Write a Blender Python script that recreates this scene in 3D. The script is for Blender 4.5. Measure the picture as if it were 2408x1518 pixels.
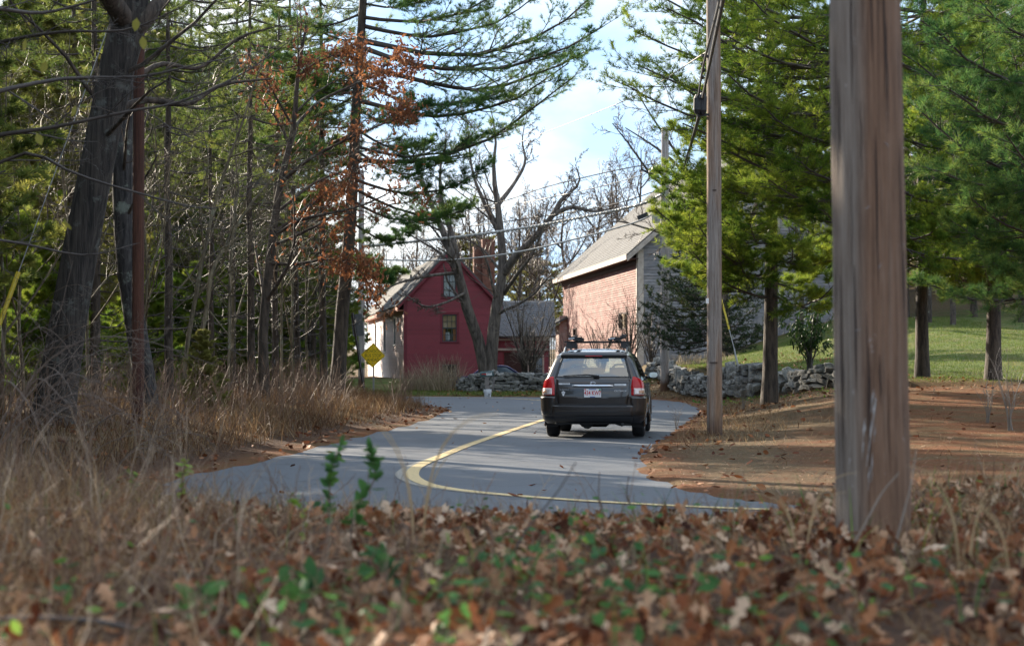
import bpy, bmesh, math
import numpy as np
from mathutils import Vector, Matrix

for _o in list(bpy.data.objects):
    bpy.data.objects.remove(_o)
SC = bpy.context.scene
COL = SC.collection
PI = math.pi
rng = np.random.default_rng(11)

# ---------------------------------------------------------------- camera
F = 4400.0            # focal length in units of a 2408 px wide frame
CX, CY, HY = 1204.0, 759.0, 855.0
CAM_H = 1.32
PITCH = math.atan((HY - CY) / F)
cam_data = bpy.data.cameras.new('camera')
cam = bpy.data.objects.new('camera', cam_data)
COL.objects.link(cam)
cam.location = (0, 0, CAM_H)
cam.rotation_euler = (PI / 2 + PITCH, 0, 0)
cam_data.sensor_width = 36.0
cam_data.lens = 36.0 * F / 2408.0
cam_data.clip_start = 0.1
cam_data.clip_end = 3000
cam_data.dof.use_dof = True
cam_data.dof.focus_distance = 34.0
cam_data.dof.aperture_fstop = 3.6
SC.camera = cam

# ---------------------------------------------------------------- light
SUN_EL = math.radians(21)
SUN_AZ = (-0.63, 0.7766)                      # direction towards the sun in plan
SKY_STRENGTH = 0.118
SUN_STRENGTH = 5.0
EXPOSURE = 1.56
world = bpy.data.worlds.new('World')
SC.world = world
world.use_nodes = True
nt = world.node_tree
nt.nodes.clear()
w_out = nt.nodes.new('ShaderNodeOutputWorld')
w_bg = nt.nodes.new('ShaderNodeBackground')
w_sky = nt.nodes.new('ShaderNodeTexSky')
w_sky.sky_type = 'NISHITA'
w_sky.sun_disc = False
w_sky.sun_elevation = SUN_EL
w_sky.sun_rotation = math.atan2(SUN_AZ[0], SUN_AZ[1])
w_sky.air_density = 1.0
w_sky.dust_density = 0.3
w_sky.ozone_density = 1.5
w_tc = nt.nodes.new('ShaderNodeTexCoord')
w_map = nt.nodes.new('ShaderNodeMapping')
w_map.inputs['Scale'].default_value = (1.0, 1.0, 1.9)
w_map.inputs['Location'].default_value = (0.41, 0.0, 0.13)
w_n = nt.nodes.new('ShaderNodeTexNoise')
w_n.inputs['Scale'].default_value = 4.4
w_n.inputs['Detail'].default_value = 7
w_n.inputs['Roughness'].default_value = 0.52
w_r = nt.nodes.new('ShaderNodeValToRGB')
w_r.color_ramp.elements[0].position = 0.42
w_r.color_ramp.elements[0].color = (0.44, 0.66, 0.98, 1)
w_r.color_ramp.elements[1].position = 0.60
w_r.color_ramp.elements[1].color = (1, 1, 1, 1)
w_mix = nt.nodes.new('ShaderNodeMix')
w_mix.data_type = 'RGBA'
w_mix.inputs['Factor'].default_value = 0.91      # a thin veil of high cloud over the whole sky
w_sc = nt.nodes.new('ShaderNodeVectorMath')
w_sc.operation = 'SCALE'
w_sc.inputs['Scale'].default_value = 4.3
nt.links.new(w_tc.outputs['Generated'], w_map.inputs['Vector'])
nt.links.new(w_map.outputs['Vector'], w_n.inputs['Vector'])
nt.links.new(w_n.outputs['Fac'], w_r.inputs['Fac'])
nt.links.new(w_r.outputs['Color'], w_sc.inputs[0])
nt.links.new(w_sc.outputs[0], w_mix.inputs['B'])
w_hs = nt.nodes.new('ShaderNodeHueSaturation')
w_hs.inputs['Saturation'].default_value = 1.15
nt.links.new(w_sky.outputs['Color'], w_hs.inputs['Color'])
nt.links.new(w_hs.outputs['Color'], w_mix.inputs['A'])
nt.links.new(w_mix.outputs['Result'], w_bg.inputs['Color'])
w_bg.inputs['Strength'].default_value = SKY_STRENGTH
nt.links.new(w_bg.outputs['Background'], w_out.inputs['Surface'])

sun_data = bpy.data.lights.new('sun', 'SUN')
sun_data.energy = SUN_STRENGTH
sun_data.angle = math.radians(0.53)
sun_data.color = (1.0, 0.87, 0.70)
sun = bpy.data.objects.new('sun', sun_data)
COL.objects.link(sun)
_sd = Vector((SUN_AZ[0] * math.cos(SUN_EL), SUN_AZ[1] * math.cos(SUN_EL), math.sin(SUN_EL)))
sun.rotation_euler = _sd.to_track_quat('Z', 'Y').to_euler()

SC.view_settings.view_transform = 'Standard'
SC.view_settings.look = 'None'
SC.view_settings.gamma = 1.0
SC.view_settings.use_curve_mapping = False
SC.view_settings.exposure = EXPOSURE
SC.render.engine = 'CYCLES'
SC.cycles.use_denoising = True
SC.cycles.max_bounces = 6
SC.cycles.diffuse_bounces = 3
SC.cycles.glossy_bounces = 3
SC.cycles.transmission_bounces = 4
SC.cycles.transparent_max_bounces = 6
SC.cycles.caustics_reflective = False
SC.cycles.caustics_refractive = False

# ---------------------------------------------------------------- helpers
_cp, _sp = math.cos(PITCH), math.sin(PITCH)

def P(x, y, Y):
    """point at depth Y on the sight line through picture position x, y (2408 wide)"""
    u, v = (x - CX) / F, (CY - y) / F
    dx, dy, dz = u, _cp - v * _sp, _sp + v * _cp
    k = Y / dy
    return np.array([dx * k, Y, CAM_H + dz * k])

def smooth(a, b, x):
    t = np.clip((x - a) / (b - a), 0, 1)
    return t * t * (3 - 2 * t)

def vnoise(x, y, seed=0):
    """cheap value noise for arrays"""
    xi, yi = np.floor(x).astype(np.int64), np.floor(y).astype(np.int64)
    xf, yf = x - xi, y - yi
    def h(a, b):
        n = (a * 374761393 + b * 668265263 + seed * 974634777) & 0x7fffffff
        n = ((n ^ (n >> 13)) * 1274126177) & 0x7fffffff
        return ((n ^ (n >> 16)) & 0xffff) / 65535.0
    u, v = xf * xf * (3 - 2 * xf), yf * yf * (3 - 2 * yf)
    return (h(xi, yi) * (1 - u) + h(xi + 1, yi) * u) * (1 - v) + (h(xi, yi + 1) * (1 - u) + h(xi + 1, yi + 1) * u) * v

def fbm(x, y, seed=0, o=3):
    s, a, t = 0, 1.0, 0
    for k in range(o):
        s = s + a * vnoise(x * 2 ** k, y * 2 ** k, seed + k)
        t += a
        a *= 0.5
    return s / t

def catmull(pts, n):
    p = np.array(pts, float)
    p = np.vstack([2 * p[0] - p[1], p, 2 * p[-1] - p[-2]])
    out = []
    for i in range(1, len(p) - 2):
        t = np.linspace(0, 1, n, endpoint=False)[:, None]
        a, b, c, d = p[i - 1], p[i], p[i + 1], p[i + 2]
        out.append(0.5 * (2 * b + (c - a) * t + (2 * a - 5 * b + 4 * c - d) * t ** 2 + (3 * b - a - 3 * c + d) * t ** 3))
    out.append(p[-2][None])
    return np.vstack(out)

def mesh_np(name, verts, faces, smooth_shade=False, attrs=None, fattrs=None, fmat=None):
    """faces: list of int arrays (n,3) / (n,4)"""
    me = bpy.data.meshes.new(name)
    verts = np.ascontiguousarray(verts, dtype=np.float32)
    me.vertices.add(len(verts))
    me.vertices.foreach_set('co', verts.ravel())
    fl = [np.asarray(f, dtype=np.int32) for f in faces if len(f)]
    loops = np.concatenate([f.ravel() for f in fl])
    tot = np.concatenate([np.full(len(f), f.shape[1], np.int32) for f in fl])
    start = np.concatenate([[0], np.cumsum(tot)[:-1]]).astype(np.int32)
    me.loops.add(len(loops))
    me.loops.foreach_set('vertex_index', loops)
    me.polygons.add(len(tot))
    me.polygons.foreach_set('loop_start', start)
    me.polygons.foreach_set('loop_total', tot)
    if fmat is not None:
        me.polygons.foreach_set('material_index', np.asarray(fmat, np.int32))
    me.update(calc_edges=True)
    me.polygons.foreach_set('use_smooth', np.full(len(tot), bool(smooth_shade)))
    for k, a in (attrs or {}).items():
        at = me.attributes.new(k, 'FLOAT', 'POINT')
        at.data.foreach_set('value', np.ascontiguousarray(a, np.float32))
    for k, a in (fattrs or {}).items():
        at = me.attributes.new(k, 'FLOAT', 'FACE')
        at.data.foreach_set('value', np.ascontiguousarray(a, np.float32))
    return me

def link(name, data, mats=None, parent=None, loc=None, rot=None):
    o = bpy.data.objects.new(name, data)
    COL.objects.link(o)
    if mats is not None and data is not None:
        data.materials.clear()
        for m in (mats if isinstance(mats, (list, tuple)) else [mats]):
            data.materials.append(m)
    if parent is not None:
        o.parent = parent
    if loc is not None:
        o.location = loc
    if rot is not None:
        o.rotation_euler = rot
    return o

def tag(o, label, cat, group=None):
    o['label'] = label
    o['category'] = cat
    if group:
        o['group'] = group
    return o

def thing(name, label, cat, loc=(0, 0, 0), rotz=0.0, group=None):
    o = link(name, None, loc=loc, rot=(0, 0, rotz))
    o.empty_display_size = 0.3
    return tag(o, label, cat, group)

def kind(o, k):
    o['kind'] = k
    return o

def copy_tree(o, parent=None):
    c = o.copy()
    COL.objects.link(c)
    if parent is not None:
        c.parent = parent
    for ch in list(o.children):
        copy_tree(ch, c)
    return c

class MB:
    """collects simple solids into one mesh"""
    def __init__(s):
        s.v, s.q, s.t, s.n = [], [], [], 0
    def add(s, v, q=None, t=None):
        v = np.asarray(v, float)
        if q is not None and len(q):
            s.q.append(np.asarray(q) + s.n)
        if t is not None and len(t):
            s.t.append(np.asarray(t) + s.n)
        s.v.append(v)
        s.n += len(v)
    def box(s, c, d, R=None):
        x, y, z = np.array(d) / 2
        v = np.array([(a * x, b * y, e * z) for e in (-1, 1) for b in (-1, 1) for a in (-1, 1)])
        if R is not None:
            v = v @ np.array(R).T
        s.add(v + np.array(c), [(0, 2, 3, 1), (4, 5, 7, 6), (0, 1, 5, 4), (2, 6, 7, 3), (0, 4, 6, 2), (1, 3, 7, 5)])
    def hexa(s, v8):
        s.add(v8, [(0, 2, 3, 1), (4, 5, 7, 6), (0, 1, 5, 4), (2, 6, 7, 3), (0, 4, 6, 2), (1, 3, 7, 5)])
    def beam(s, a, b, w, h, up=(0, 0, 1)):
        a, b = np.array(a, float), np.array(b, float)
        t = b - a
        L = np.linalg.norm(t)
        t /= L
        sd = np.cross(t, up)
        sd /= np.linalg.norm(sd)
        u = np.cross(sd, t)
        s.box((a + b) / 2, (w, L, h), np.array([sd, t, u]).T)
    def tube(s, pts, rad, k=8, cap=True):
        pts = np.array(pts, float)[None]
        rad = np.broadcast_to(np.array(rad, float), (pts.shape[1],))[None]
        v, q = tubes(pts, rad, k)
        n = pts.shape[1]
        s.add(v, q)
        if cap:
            b = s.n - len(v)
            for off in (0, (n - 1) * k):
                c = len(v) and v[off:off + k].mean(0)
                s.add(np.vstack([v[off:off + k], c]), None, [(i, (i + 1) % k, k) for i in range(k)])
    def mesh(s, name, smooth_shade=False):
        return mesh_np(name, np.vstack(s.v), [np.vstack(s.q) if s.q else [], np.vstack(s.t) if s.t else []], smooth_shade)
    def build(s, name, mat, parent=None, smooth_shade=False, loc=None, rot=None):
        return link(name, s.mesh(name, smooth_shade), mat, parent, loc, rot)

def norm(a):
    return a / np.maximum(np.linalg.norm(a, axis=-1, keepdims=True), 1e-9)

def tubes(pts, rad, k):
    """pts (B,n,3) rad (B,n) -> verts, quads"""
    B, n, _ = pts.shape
    t = norm(np.gradient(pts, axis=1))
    m = norm(t.mean(1))
    ref = np.where(np.abs(m[:, 2:3]) > 0.8, np.array([[1.0, 0.13, 0]]), np.array([[0.1, 0.07, 1.0]]))[:, None]
    sd = norm(np.cross(t, np.broadcast_to(ref, t.shape)))
    up = np.cross(sd, t)
    a = np.arange(k) * 2 * PI / k
    v = pts[:, :, None] + rad[:, :, None, None] * (np.cos(a)[None, None, :, None] * sd[:, :, None] + np.sin(a)[None, None, :, None] * up[:, :, None])
    idx = np.arange(B * n * k).reshape(B, n, k)
    j = np.roll(idx, -1, axis=2)
    q = np.stack([idx[:, :-1], j[:, :-1], j[:, 1:], idx[:, 1:]], -1).reshape(-1, 4)
    return v.reshape(-1, 3), q

# ---------------------------------------------------------------- materials
class NG:
    def __init__(s, name):
        s.m = bpy.data.materials.new(name)
        s.m.use_nodes = True
        s.t = s.m.node_tree
        s.b = s.t.nodes['Principled BSDF']
        s.out = s.t.nodes['Material Output']
    def n(s, ty, **kw):
        nd = s.t.nodes.new(ty)
        for k, v in kw.items():
            if k in nd.inputs:
                nd.inputs[k].default_value = v
            else:
                setattr(nd, k, v)
        return nd
    def l(s, a, b):
        s.t.links.new(a, b)
    def coords(s, scale=(1, 1, 1), src='Object'):
        tc = s.n('ShaderNodeTexCoord')
        mp = s.n('ShaderNodeMapping')
        mp.inputs['Scale'].default_value = scale
        s.l(tc.outputs[src], mp.inputs['Vector'])
        return mp.outputs['Vector']
    def noise(s, vec, scale, detail=4, rough=0.55):
        nd = s.n('ShaderNodeTexNoise', Scale=scale, Detail=detail, Roughness=rough)
        s.l(vec, nd.inputs['Vector'])
        return nd.outputs['Fac']
    def ramp(s, fac, stops):
        r = s.n('ShaderNodeValToRGB')
        e = r.color_ramp.elements
        while len(e) < len(stops):
            e.new(0.5)
        for i, (p, c) in enumerate(stops):
            e[i].position = p
            e[i].color = (*c, 1) if len(c) == 3 else c
        s.l(fac, r.inputs['Fac'])
        return r.outputs['Color']
    def mix(s, fac, a, b, mode='MIX'):
        m = s.n('ShaderNodeMix', data_type='RGBA', blend_type=mode)
        for sock, val in (('Factor', fac), ('A', a), ('B', b)):
            ip = m.inputs[sock]
            if isinstance(val, (int, float)):
                ip.default_value = val
            elif isinstance(val, tuple):
                ip.default_value = (*val, 1)
            else:
                s.l(val, ip)
        return m.outputs['Result']
    def attr(s, name):
        return s.n('ShaderNodeAttribute', attribute_name=name).outputs['Fac']
    def math(s, op, a, b=0.0):
        m = s.n('ShaderNodeMath', operation=op)
        for i, v in enumerate((a, b)):
            if isinstance(v, (int, float)):
                m.inputs[i].default_value = v
            else:
                s.l(v, m.inputs[i])
        return m.outputs[0]
    def color(s, c):
        if isinstance(c, tuple):
            s.b.inputs['Base Color'].default_value = (*c, 1)
        else:
            s.l(c, s.b.inputs['Base Color'])
    def bump(s, h, strength=0.4, dist=0.02):
        b = s.n('ShaderNodeBump', Strength=strength, Distance=dist)
        s.l(h, b.inputs['Height'])
        s.l(b.outputs['Normal'], s.b.inputs['Normal'])
    def set(s, **kw):
        for k, v in kw.items():
            s.b.inputs[k.replace('_', ' ')].default_value = v
        return s
    def rnd(s):
        return s.n('ShaderNodeObjectInfo').outputs['Random']

def plain(name, c, rough=0.6, metal=0.0, var=0.15, scale=6.0, **kw):
    g = NG(name)
    f = g.noise(g.coords(), scale, 4)
    lo, hi = tuple(x * (1 - var) for x in c), tuple(min(1, x * (1 + var)) for x in c)
    g.color(g.ramp(f, [(0.3, lo), (0.7, hi)]))
    g.set(Roughness=rough, Metallic=metal, **kw)
    return g.m

def leafy(name, stops, trans=0.35, rough=0.6, spec=0.12):
    """leaf / needle material: the tint attribute picks the leaf's own colour"""
    g = NG(name)
    c = g.ramp(g.attr('tint'), stops)
    g.color(c)
    g.set(Roughness=rough)
    g.b.inputs['Specular IOR Level'].default_value = spec
    tr = g.n('ShaderNodeBsdfTranslucent')
    g.l(c, tr.inputs['Color'])
    mx = g.n('ShaderNodeMixShader')
    mx.inputs[0].default_value = trans
    g.l(g.b.outputs[0], mx.inputs[1])
    g.l(tr.outputs[0], mx.inputs[2])
    g.l(mx.outputs[0], g.out.inputs['Surface'])
    return g.m

def bark(name, dark, light, sc=9.0, lichen=None, stretch=0.18, depth=0.03):
    g = NG(name)
    v = g.coords((1, 1, stretch))
    f = g.noise(v, sc, 7, 0.65)
    c = g.ramp(f, [(0.38, dark), (0.62, light)])
    if lichen:
        lf = g.noise(g.coords(), 3.3, 6, 0.7)
        c = g.mix(g.ramp(lf, [(0.56, (0, 0, 0)), (0.64, (1, 1, 1))]), c, lichen)
    g.color(c)
    g.bump(f, 0.9, depth)
    g.set(Roughness=0.85)
    return g.m

M = {}
M['needle'] = leafy('pine_needles', [(0.0, (0.026, 0.085, 0.032)), (0.5, (0.085, 0.175, 0.048)), (1.0, (0.230, 0.280, 0.055))], 0.52)
M['needle_light'] = leafy('light_pine_needles', [(0.0, (0.030, 0.095, 0.016)), (0.5, (0.140, 0.225, 0.030)), (1.0, (0.340, 0.390, 0.050))], 0.55)
M['needle_dark'] = leafy('shade_pine_needles', [(0.0, (0.052, 0.092, 0.026)), (0.5, (0.165, 0.210, 0.048)), (1.0, (0.360, 0.350, 0.080))], 0.60)
M['cedar'] = leafy('cedar_sprays', [(0.0, (0.022, 0.042, 0.022)), (0.6, (0.045, 0.072, 0.028)), (1.0, (0.110, 0.105, 0.032))], 0.25)
M['needle_sunlit'] = leafy('sunlit_gold_needles', [(0.0, (0.120, 0.130, 0.035)), (0.5, (0.200, 0.200, 0.050)), (1.0, (0.300, 0.280, 0.080))], 0.45)  # sunlight on the pines put into the needle colour
M['oak_leaf'] = leafy('rust_oak_leaves', [(0.0, (0.100, 0.040, 0.024)), (0.5, (0.210, 0.090, 0.048)), (1.0, (0.420, 0.180, 0.070))], 0.45)
M['litter'] = leafy('fallen_leaves', [(0.0, (0.035, 0.012, 0.007)), (0.28, (0.170, 0.050, 0.018)), (0.56, (0.330, 0.135, 0.056)), (0.80, (0.480, 0.300, 0.180)), (1.0, (0.640, 0.480, 0.340))], 0.15)
M['dry'] = leafy('dry_grass', [(0.0, (0.075, 0.036, 0.018)), (0.5, (0.215, 0.125, 0.062)), (1.0, (0.500, 0.370, 0.205))], 0.30)
M['straw'] = leafy('pale_straw', [(0.0, (0.190, 0.140, 0.090)), (1.0, (0.450, 0.370, 0.260))], 0.35)
M['green_leaf'] = leafy('green_leaves', [(0.0, (0.040, 0.105, 0.045)), (0.5, (0.090, 0.210, 0.050)), (1.0, (0.290, 0.400, 0.045))], 0.40)
M['rhodo'] = leafy('dark_glossy_leaves', [(0.0, (0.018, 0.042, 0.014)), (1.0, (0.060, 0.110, 0.022))], 0.2, 0.5, 0.2)
M['olive_leaf'] = leafy('olive_leaves', [(0.0, (0.14, 0.14, 0.04)), (1.0, (0.26, 0.24, 0.05))], 0.4)
M['lawn_blade'] = leafy('lawn_grass', [(0.0, (0.060, 0.095, 0.020)), (0.6, (0.130, 0.180, 0.036)), (1.0, (0.270, 0.240, 0.080))], 0.40)
M['bark_pine'] = bark('pine_bark', (0.020, 0.015, 0.011), (0.092, 0.070, 0.052), 12)
M['bark_grey'] = bark('grey_bark', (0.022, 0.016, 0.012), (0.090, 0.068, 0.052), 12, (0.14, 0.14, 0.11))
M['bark_lichen'] = bark('lichened_bark', (0.008, 0.007, 0.007), (0.060, 0.055, 0.052), 16, (0.15, 0.17, 0.14))
M['bark_oak'] = bark('furrowed_oak_bark', (0.007, 0.0055, 0.0045), (0.058, 0.048, 0.040), 16, (0.085, 0.088, 0.078), 0.07, 0.06)
M['bark_maple'] = bark('pale_maple_bark', (0.042, 0.034, 0.028), (0.165, 0.138, 0.114), 9)
M['bark_olive'] = bark('olive_brown_bark', (0.050, 0.040, 0.024), (0.190, 0.155, 0.092), 12, (0.20, 0.20, 0.14))
M['twig_olive'] = plain('olive_twigs', (0.150, 0.115, 0.066), 0.5, 0, 0.35, 3)
M['twig'] = plain('twigs', (0.098, 0.066, 0.046), 0.5, 0, 0.35, 3)
M['stem_tan'] = plain('tan_stems', (0.170, 0.100, 0.060), 0.6, 0, 0.6, 1.5)
M['stem_pale'] = plain('pale_stems', (0.360, 0.270, 0.180), 0.6, 0, 0.3, 1.5)
M['twig_dark'] = plain('dark_twigs', (0.055, 0.043, 0.036), 0.6, 0, 0.3, 3)
M['twig_pale'] = plain('pale_twigs', (0.200, 0.165, 0.130), 0.5, 0, 0.3, 3)

# ---------------------------------------------------------------- road lines
LEFT = catmull([(-60, 71), (-15, 69), (-7, 66.5), (-3.6, 62), (-2.0, 56), (-1.75, 52.5), (-2.0, 43), (-2.5, 36.3), (-3.0, 29.8), (-3.39, 24.7),
                (-3.72, 22.1), (-3.6, 19.6), (-3.05, 17.6), (-2.0, 15.9), (0, 14.7), (3, 13.9), (8, 13.4), (20, 13), (60, 12)], 12)
RIGHT = catmull([(-60, 80), (-15, 78), (-6, 76.2), (0, 74.6), (3, 72.5), (5.0, 69.5), (5.7, 65), (5.6, 58), (5.1, 51.4), (3.6, 40), (2.4, 31.4),
                 (1.9, 27.7), (1.64, 24.7), (1.56, 22.8), (1.60, 21.0), (1.76, 19.55), (2.23, 18.0), (2.9, 17.3), (5, 16.7), (20, 16), (60, 15.2)], 12)
YELLOW = catmull([(-60, 75.5), (-15, 74.2), (-6, 73.0), (-1.2, 71.3), (1.03, 66.3), (1.85, 61), (1.95, 56), (1.65, 51), (0.64, 42.4), (-0.53, 31.4), (-0.98, 26.4),
                  (-1.18, 23.7), (-1.165, 21.9), (-1.03, 20.7), (-0.78, 19.7), (-0.23, 18.7), (0.78, 17.6), (1.9, 16.8), (2.65, 16.5), (5, 15.8), (20, 15), (60, 14)], 12)
WALLLINE = catmull([(5.75, 84), (5.96, 78), (7.1, 63), (7.7, 57), (8.75, 50), (9.1, 47)], 10)

def seg_dist(x, y, line):
    """distance to a polyline for arrays of points, chunked"""
    p = np.stack([x.ravel(), y.ravel()], -1)
    best = np.full(len(p), 1e9)
    a, b = line[:-1], line[1:]
    for i in range(0, len(p), 20000):
        q = p[i:i + 20000]
        ab = (b - a)[None]
        t = np.clip(((q[:, None] - a[None]) * ab).sum(-1) / np.maximum((ab ** 2).sum(-1), 1e-9), 0, 1)
        d = np.linalg.norm(q[:, None] - (a[None] + t[..., None] * ab), axis=-1)
        best[i:i + 20000] = d.min(1)
    return best.reshape(x.shape)

ROADPOLY = np.vstack([LEFT, RIGHT[::-1]])

def inside(x, y, poly):
    px, py = x.ravel(), y.ravel()
    c = np.zeros(len(px), bool)
    j = len(poly) - 1
    for i in range(len(poly)):
        xi, yi = poly[i]
        xj, yj = poly[j]
        if yi != yj:
            k = ((yi > py) != (yj > py)) & (px < (xj - xi) * (py - yi) / (yj - yi) + xi)
            c ^= k
        j = i
    return c.reshape(x.shape)

def wall_x(y):
    return np.interp(y, WALLLINE[::-1, 1], WALLLINE[::-1, 0])

def ground_z(x, y):
    """terrain height, and the fields the ground colours need"""
    x, y = np.broadcast_arrays(np.asarray(x, float), np.asarray(y, float))
    dl, dr = seg_dist(x, y, LEFT), seg_dist(x, y, RIGHT)
    ins = inside(x, y, ROADPOLY)
    d = np.minimum(dl, dr)
    outer = dl < dr
    bump = (fbm(x * 0.9, y * 0.9, 5) - 0.5)
    # outer side: the near bank and the wooded bank
    near = 0.57 * smooth(0.2, 6.6 - 3.3 * smooth(0.9, 2.6, x), d)
    wood = 0.42 * smooth(0.1, 3.5, d) + 0.35 * smooth(4, 25, d)
    wy = smooth(15.5, 23, y + 0.6 * np.minimum(0, -x - 3))
    zo = near * (1 - wy) + wood * wy
    # inner side: verge, needle flat, lawn rising to the right and back
    lawn = 0.9 + np.maximum(y - 50, 0) * (0.010 + 0.062 * smooth(6.5, 18, x)) 
    flat = (0.08 + 0.62 * smooth(24, 50, y)) * smooth(0.1, 4.5, d)
    q = x - wall_x(y)
    behind = smooth(-0.1, 0.5, q) * smooth(44, 49, y)
    zi = flat * (1 - behind) + lawn * behind
    zi = np.where(y < 47, flat + (lawn - 0.65) * smooth(40, 52, y) * smooth(8, 12, x) * 0.5, zi)
    # beyond the far bend: the house plot and the hollow of its drive
    far = smooth(70, 74, y) * smooth(6.0, 4.6, x)
    plot = 0.14 * smooth(0.05, 1.5, d) + 0.45 * smooth(3, 9, d) - 1.0 * smooth(-2.0, -0.6, x) * smooth(4.5, 3.2, x) * smooth(78, 80.0, y) * smooth(93, 88, y)
    zi = np.minimum(zi, 3.4)
    zi = zi * (1 - far) + plot * far
    z = np.where(outer, zo, zi)
    z = z + bump * (0.05 + 0.25 * smooth(6, 25, d)) * smooth(0.2, 1.5, d) * np.where(outer, 1.0, 0.4)
    z = z + 7.5 * smooth(84, 125, y) * smooth(15, 23, x) + smooth(120, 300, y) * 3 + smooth(40, 160, np.abs(x)) * 2
    edge = (fbm(x * 3.1, y * 3.1, 9) - 0.5) * 0.16
    z = np.where(ins, -0.05, np.maximum(z, 0) + np.clip(0.012 + (d + edge - 0.05) * 0.25, -0.06, 0.03))
    return z, d, ins, outer

def gz(x, y):
    return float(ground_z(np.array([x]), np.array([y]))[0][0])

def axis(parts):
    return np.unique(np.concatenate([np.arange(a, b, s) for a, b, s in parts]))

gx = axis([(-260, -40, 14), (-40, -14, 1.6), (-14, 14, 0.24), (14, 40, 1.3), (40, 261, 14)])
gy = axis([(-20, 2, 2), (2, 16, 0.2), (16, 60, 0.3), (60, 92, 0.4), (92, 140, 3), (140, 420, 20)])
GX, GY = np.meshgrid(gx, gy)
GZ, GD, GI, GO = ground_z(GX, GY)
nx, ny = len(gx), len(gy)
idx = np.arange(nx * ny).reshape(ny, nx)
quads = np.stack([idx[:-1, :-1], idx[:-1, 1:], idx[1:, 1:], idx[1:, :-1]], -1).reshape(-1, 4)
q_ = GX - wall_x(GY)
nz = fbm(GX * 0.7, GY * 0.7, 21)
lawn_m = np.where(~GO, smooth(0.2, 1.2, q_) * smooth(47, 51, GY + 4 * (nz - 0.5)), 0)
lawn_m = np.maximum(lawn_m, np.where(~GO, smooth(46, 53, GY + 5 * (nz - 0.5)) * smooth(9.2, 11, GX), 0))
lawn_m = np.maximum(lawn_m, np.where(~GO, smooth(73.5, 74.5, GY) * smooth(6, 4, GX) * smooth(0.1, 0.5, GD), 0))
lawn_m = lawn_m * smooth(94, 86, GY + 8 * (nz - 0.5))
needle_m = np.where(GO, smooth(0.7, 0.15, GD) * smooth(14, 19, GY), np.maximum(smooth(0.9, 0.2, GD), smooth(2.2, 4.5, GX - np.interp(GY, [15, 22, 30, 40, 52], [0, 0.6, 1.9, 3.6, 7.0]) + 2.5 * (nz - 0.5)) * smooth(50, 44, GY)))
dry_m = np.where(GO, smooth(0.6, 2.0, GD) * smooth(19, 26, GY), 1 - np.maximum(needle_m, lawn_m))
ground_me = mesh_np('ground', np.stack([GX, GY, GZ], -1).reshape(-1, 3), [quads], True,
                    {'lawn': lawn_m.ravel(), 'needle': needle_m.ravel(), 'dry': dry_m.ravel()})
g = NG('earth_and_litter')
co = g.coords()
n1, n2, n3 = g.noise(co, 14, 6, 0.7), g.noise(co, 1.3, 4), g.noise(co, 60, 3, 0.7)
c_lit = g.ramp(n1, [(0.3, (0.040, 0.022, 0.014)), (0.55, (0.115, 0.060, 0.034)), (0.75, (0.200, 0.125, 0.075))])
c_ndl = g.ramp(n3, [(0.25, (0.105, 0.040, 0.017)), (0.5, (0.225, 0.088, 0.034)), (0.8, (0.340, 0.165, 0.075))])
c_ndl = g.mix(g.ramp(n2, [(0.42, (0, 0, 0)), (0.62, (0.75, 0.75, 0.75))]), c_ndl, (0.175, 0.125, 0.058))
c_dry = g.ramp(n1, [(0.3, (0.085, 0.055, 0.030)), (0.7, (0.250, 0.180, 0.095))])
c_lwn = g.ramp(n1, [(0.25, (0.060, 0.090, 0.022)), (0.6, (0.120, 0.165, 0.036)), (0.85, (0.210, 0.200, 0.070))])
c_lwn = g.mix(g.ramp(n2, [(0.46, (0, 0, 0)), (0.66, (0.8, 0.8, 0.8))]), c_lwn, (0.20, 0.165, 0.07))
c = g.mix(g.attr('dry'), c_lit, c_dry)
c = g.mix(g.attr('needle'), c, c_ndl)
c = g.mix(g.attr('lawn'), c, c_lwn)
g.color(c)
g.bump(g.math('ADD', n3, g.math('MULTIPLY', n1, 2.0)), 0.9, 0.05)
g.set(Roughness=0.95)
g.b.inputs['Specular IOR Level'].default_value = 0.2
ground = kind(link('ground', ground_me, g.m), 'structure')

# ---------------------------------------------------------------- road
def resample(line, n):
    s = np.concatenate([[0], np.cumsum(np.linalg.norm(np.diff(line, axis=0), axis=1))])
    t = np.linspace(0, s[-1], n)
    return np.stack([np.interp(t, s, line[:, 0]), np.interp(t, s, line[:, 1])], -1)

def widen(line, other, w):
    t = norm(np.gradient(line, axis=0))
    n = np.stack([-t[:, 1], t[:, 0]], -1)
    side = np.sign(((other[len(other) // 2] - line[len(line) // 2]) * n[len(line) // 2]).sum())
    return line - n * side * w

_Yl = resample(YELLOW, 420)
def nearest(line, pts):
    d = np.linalg.norm(line[None] - pts[:, None], axis=-1)
    return np.maximum.accumulate(d.argmin(1))
_Lw, _Rw = widen(LEFT, RIGHT, 0.14), widen(RIGHT, LEFT, 0.14)
_Lw, _Rw = resample(_Lw, 2400), resample(_Rw, 2400)
li, ri = _Lw[nearest(_Lw, _Yl)], _Rw[nearest(_Rw, _Yl)]
rows = np.stack([li, li * 0.5 + _Yl * 0.5, _Yl, ri * 0.5 + _Yl * 0.5, ri], 1)
rz = np.array([0.0, 0.018, 0.026, 0.018, 0.0])
rv = np.concatenate([rows, np.broadcast_to(rz[None, :, None], rows.shape[:2] + (1,))], -1)
ri_ = np.arange(len(_Yl) * 5).reshape(-1, 5)
rq = np.stack([ri_[:-1, :-1], ri_[:-1, 1:], ri_[1:, 1:], ri_[1:, :-1]], -1).reshape(-1, 4)
g = NG('asphalt')
co = g.coords()
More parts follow.
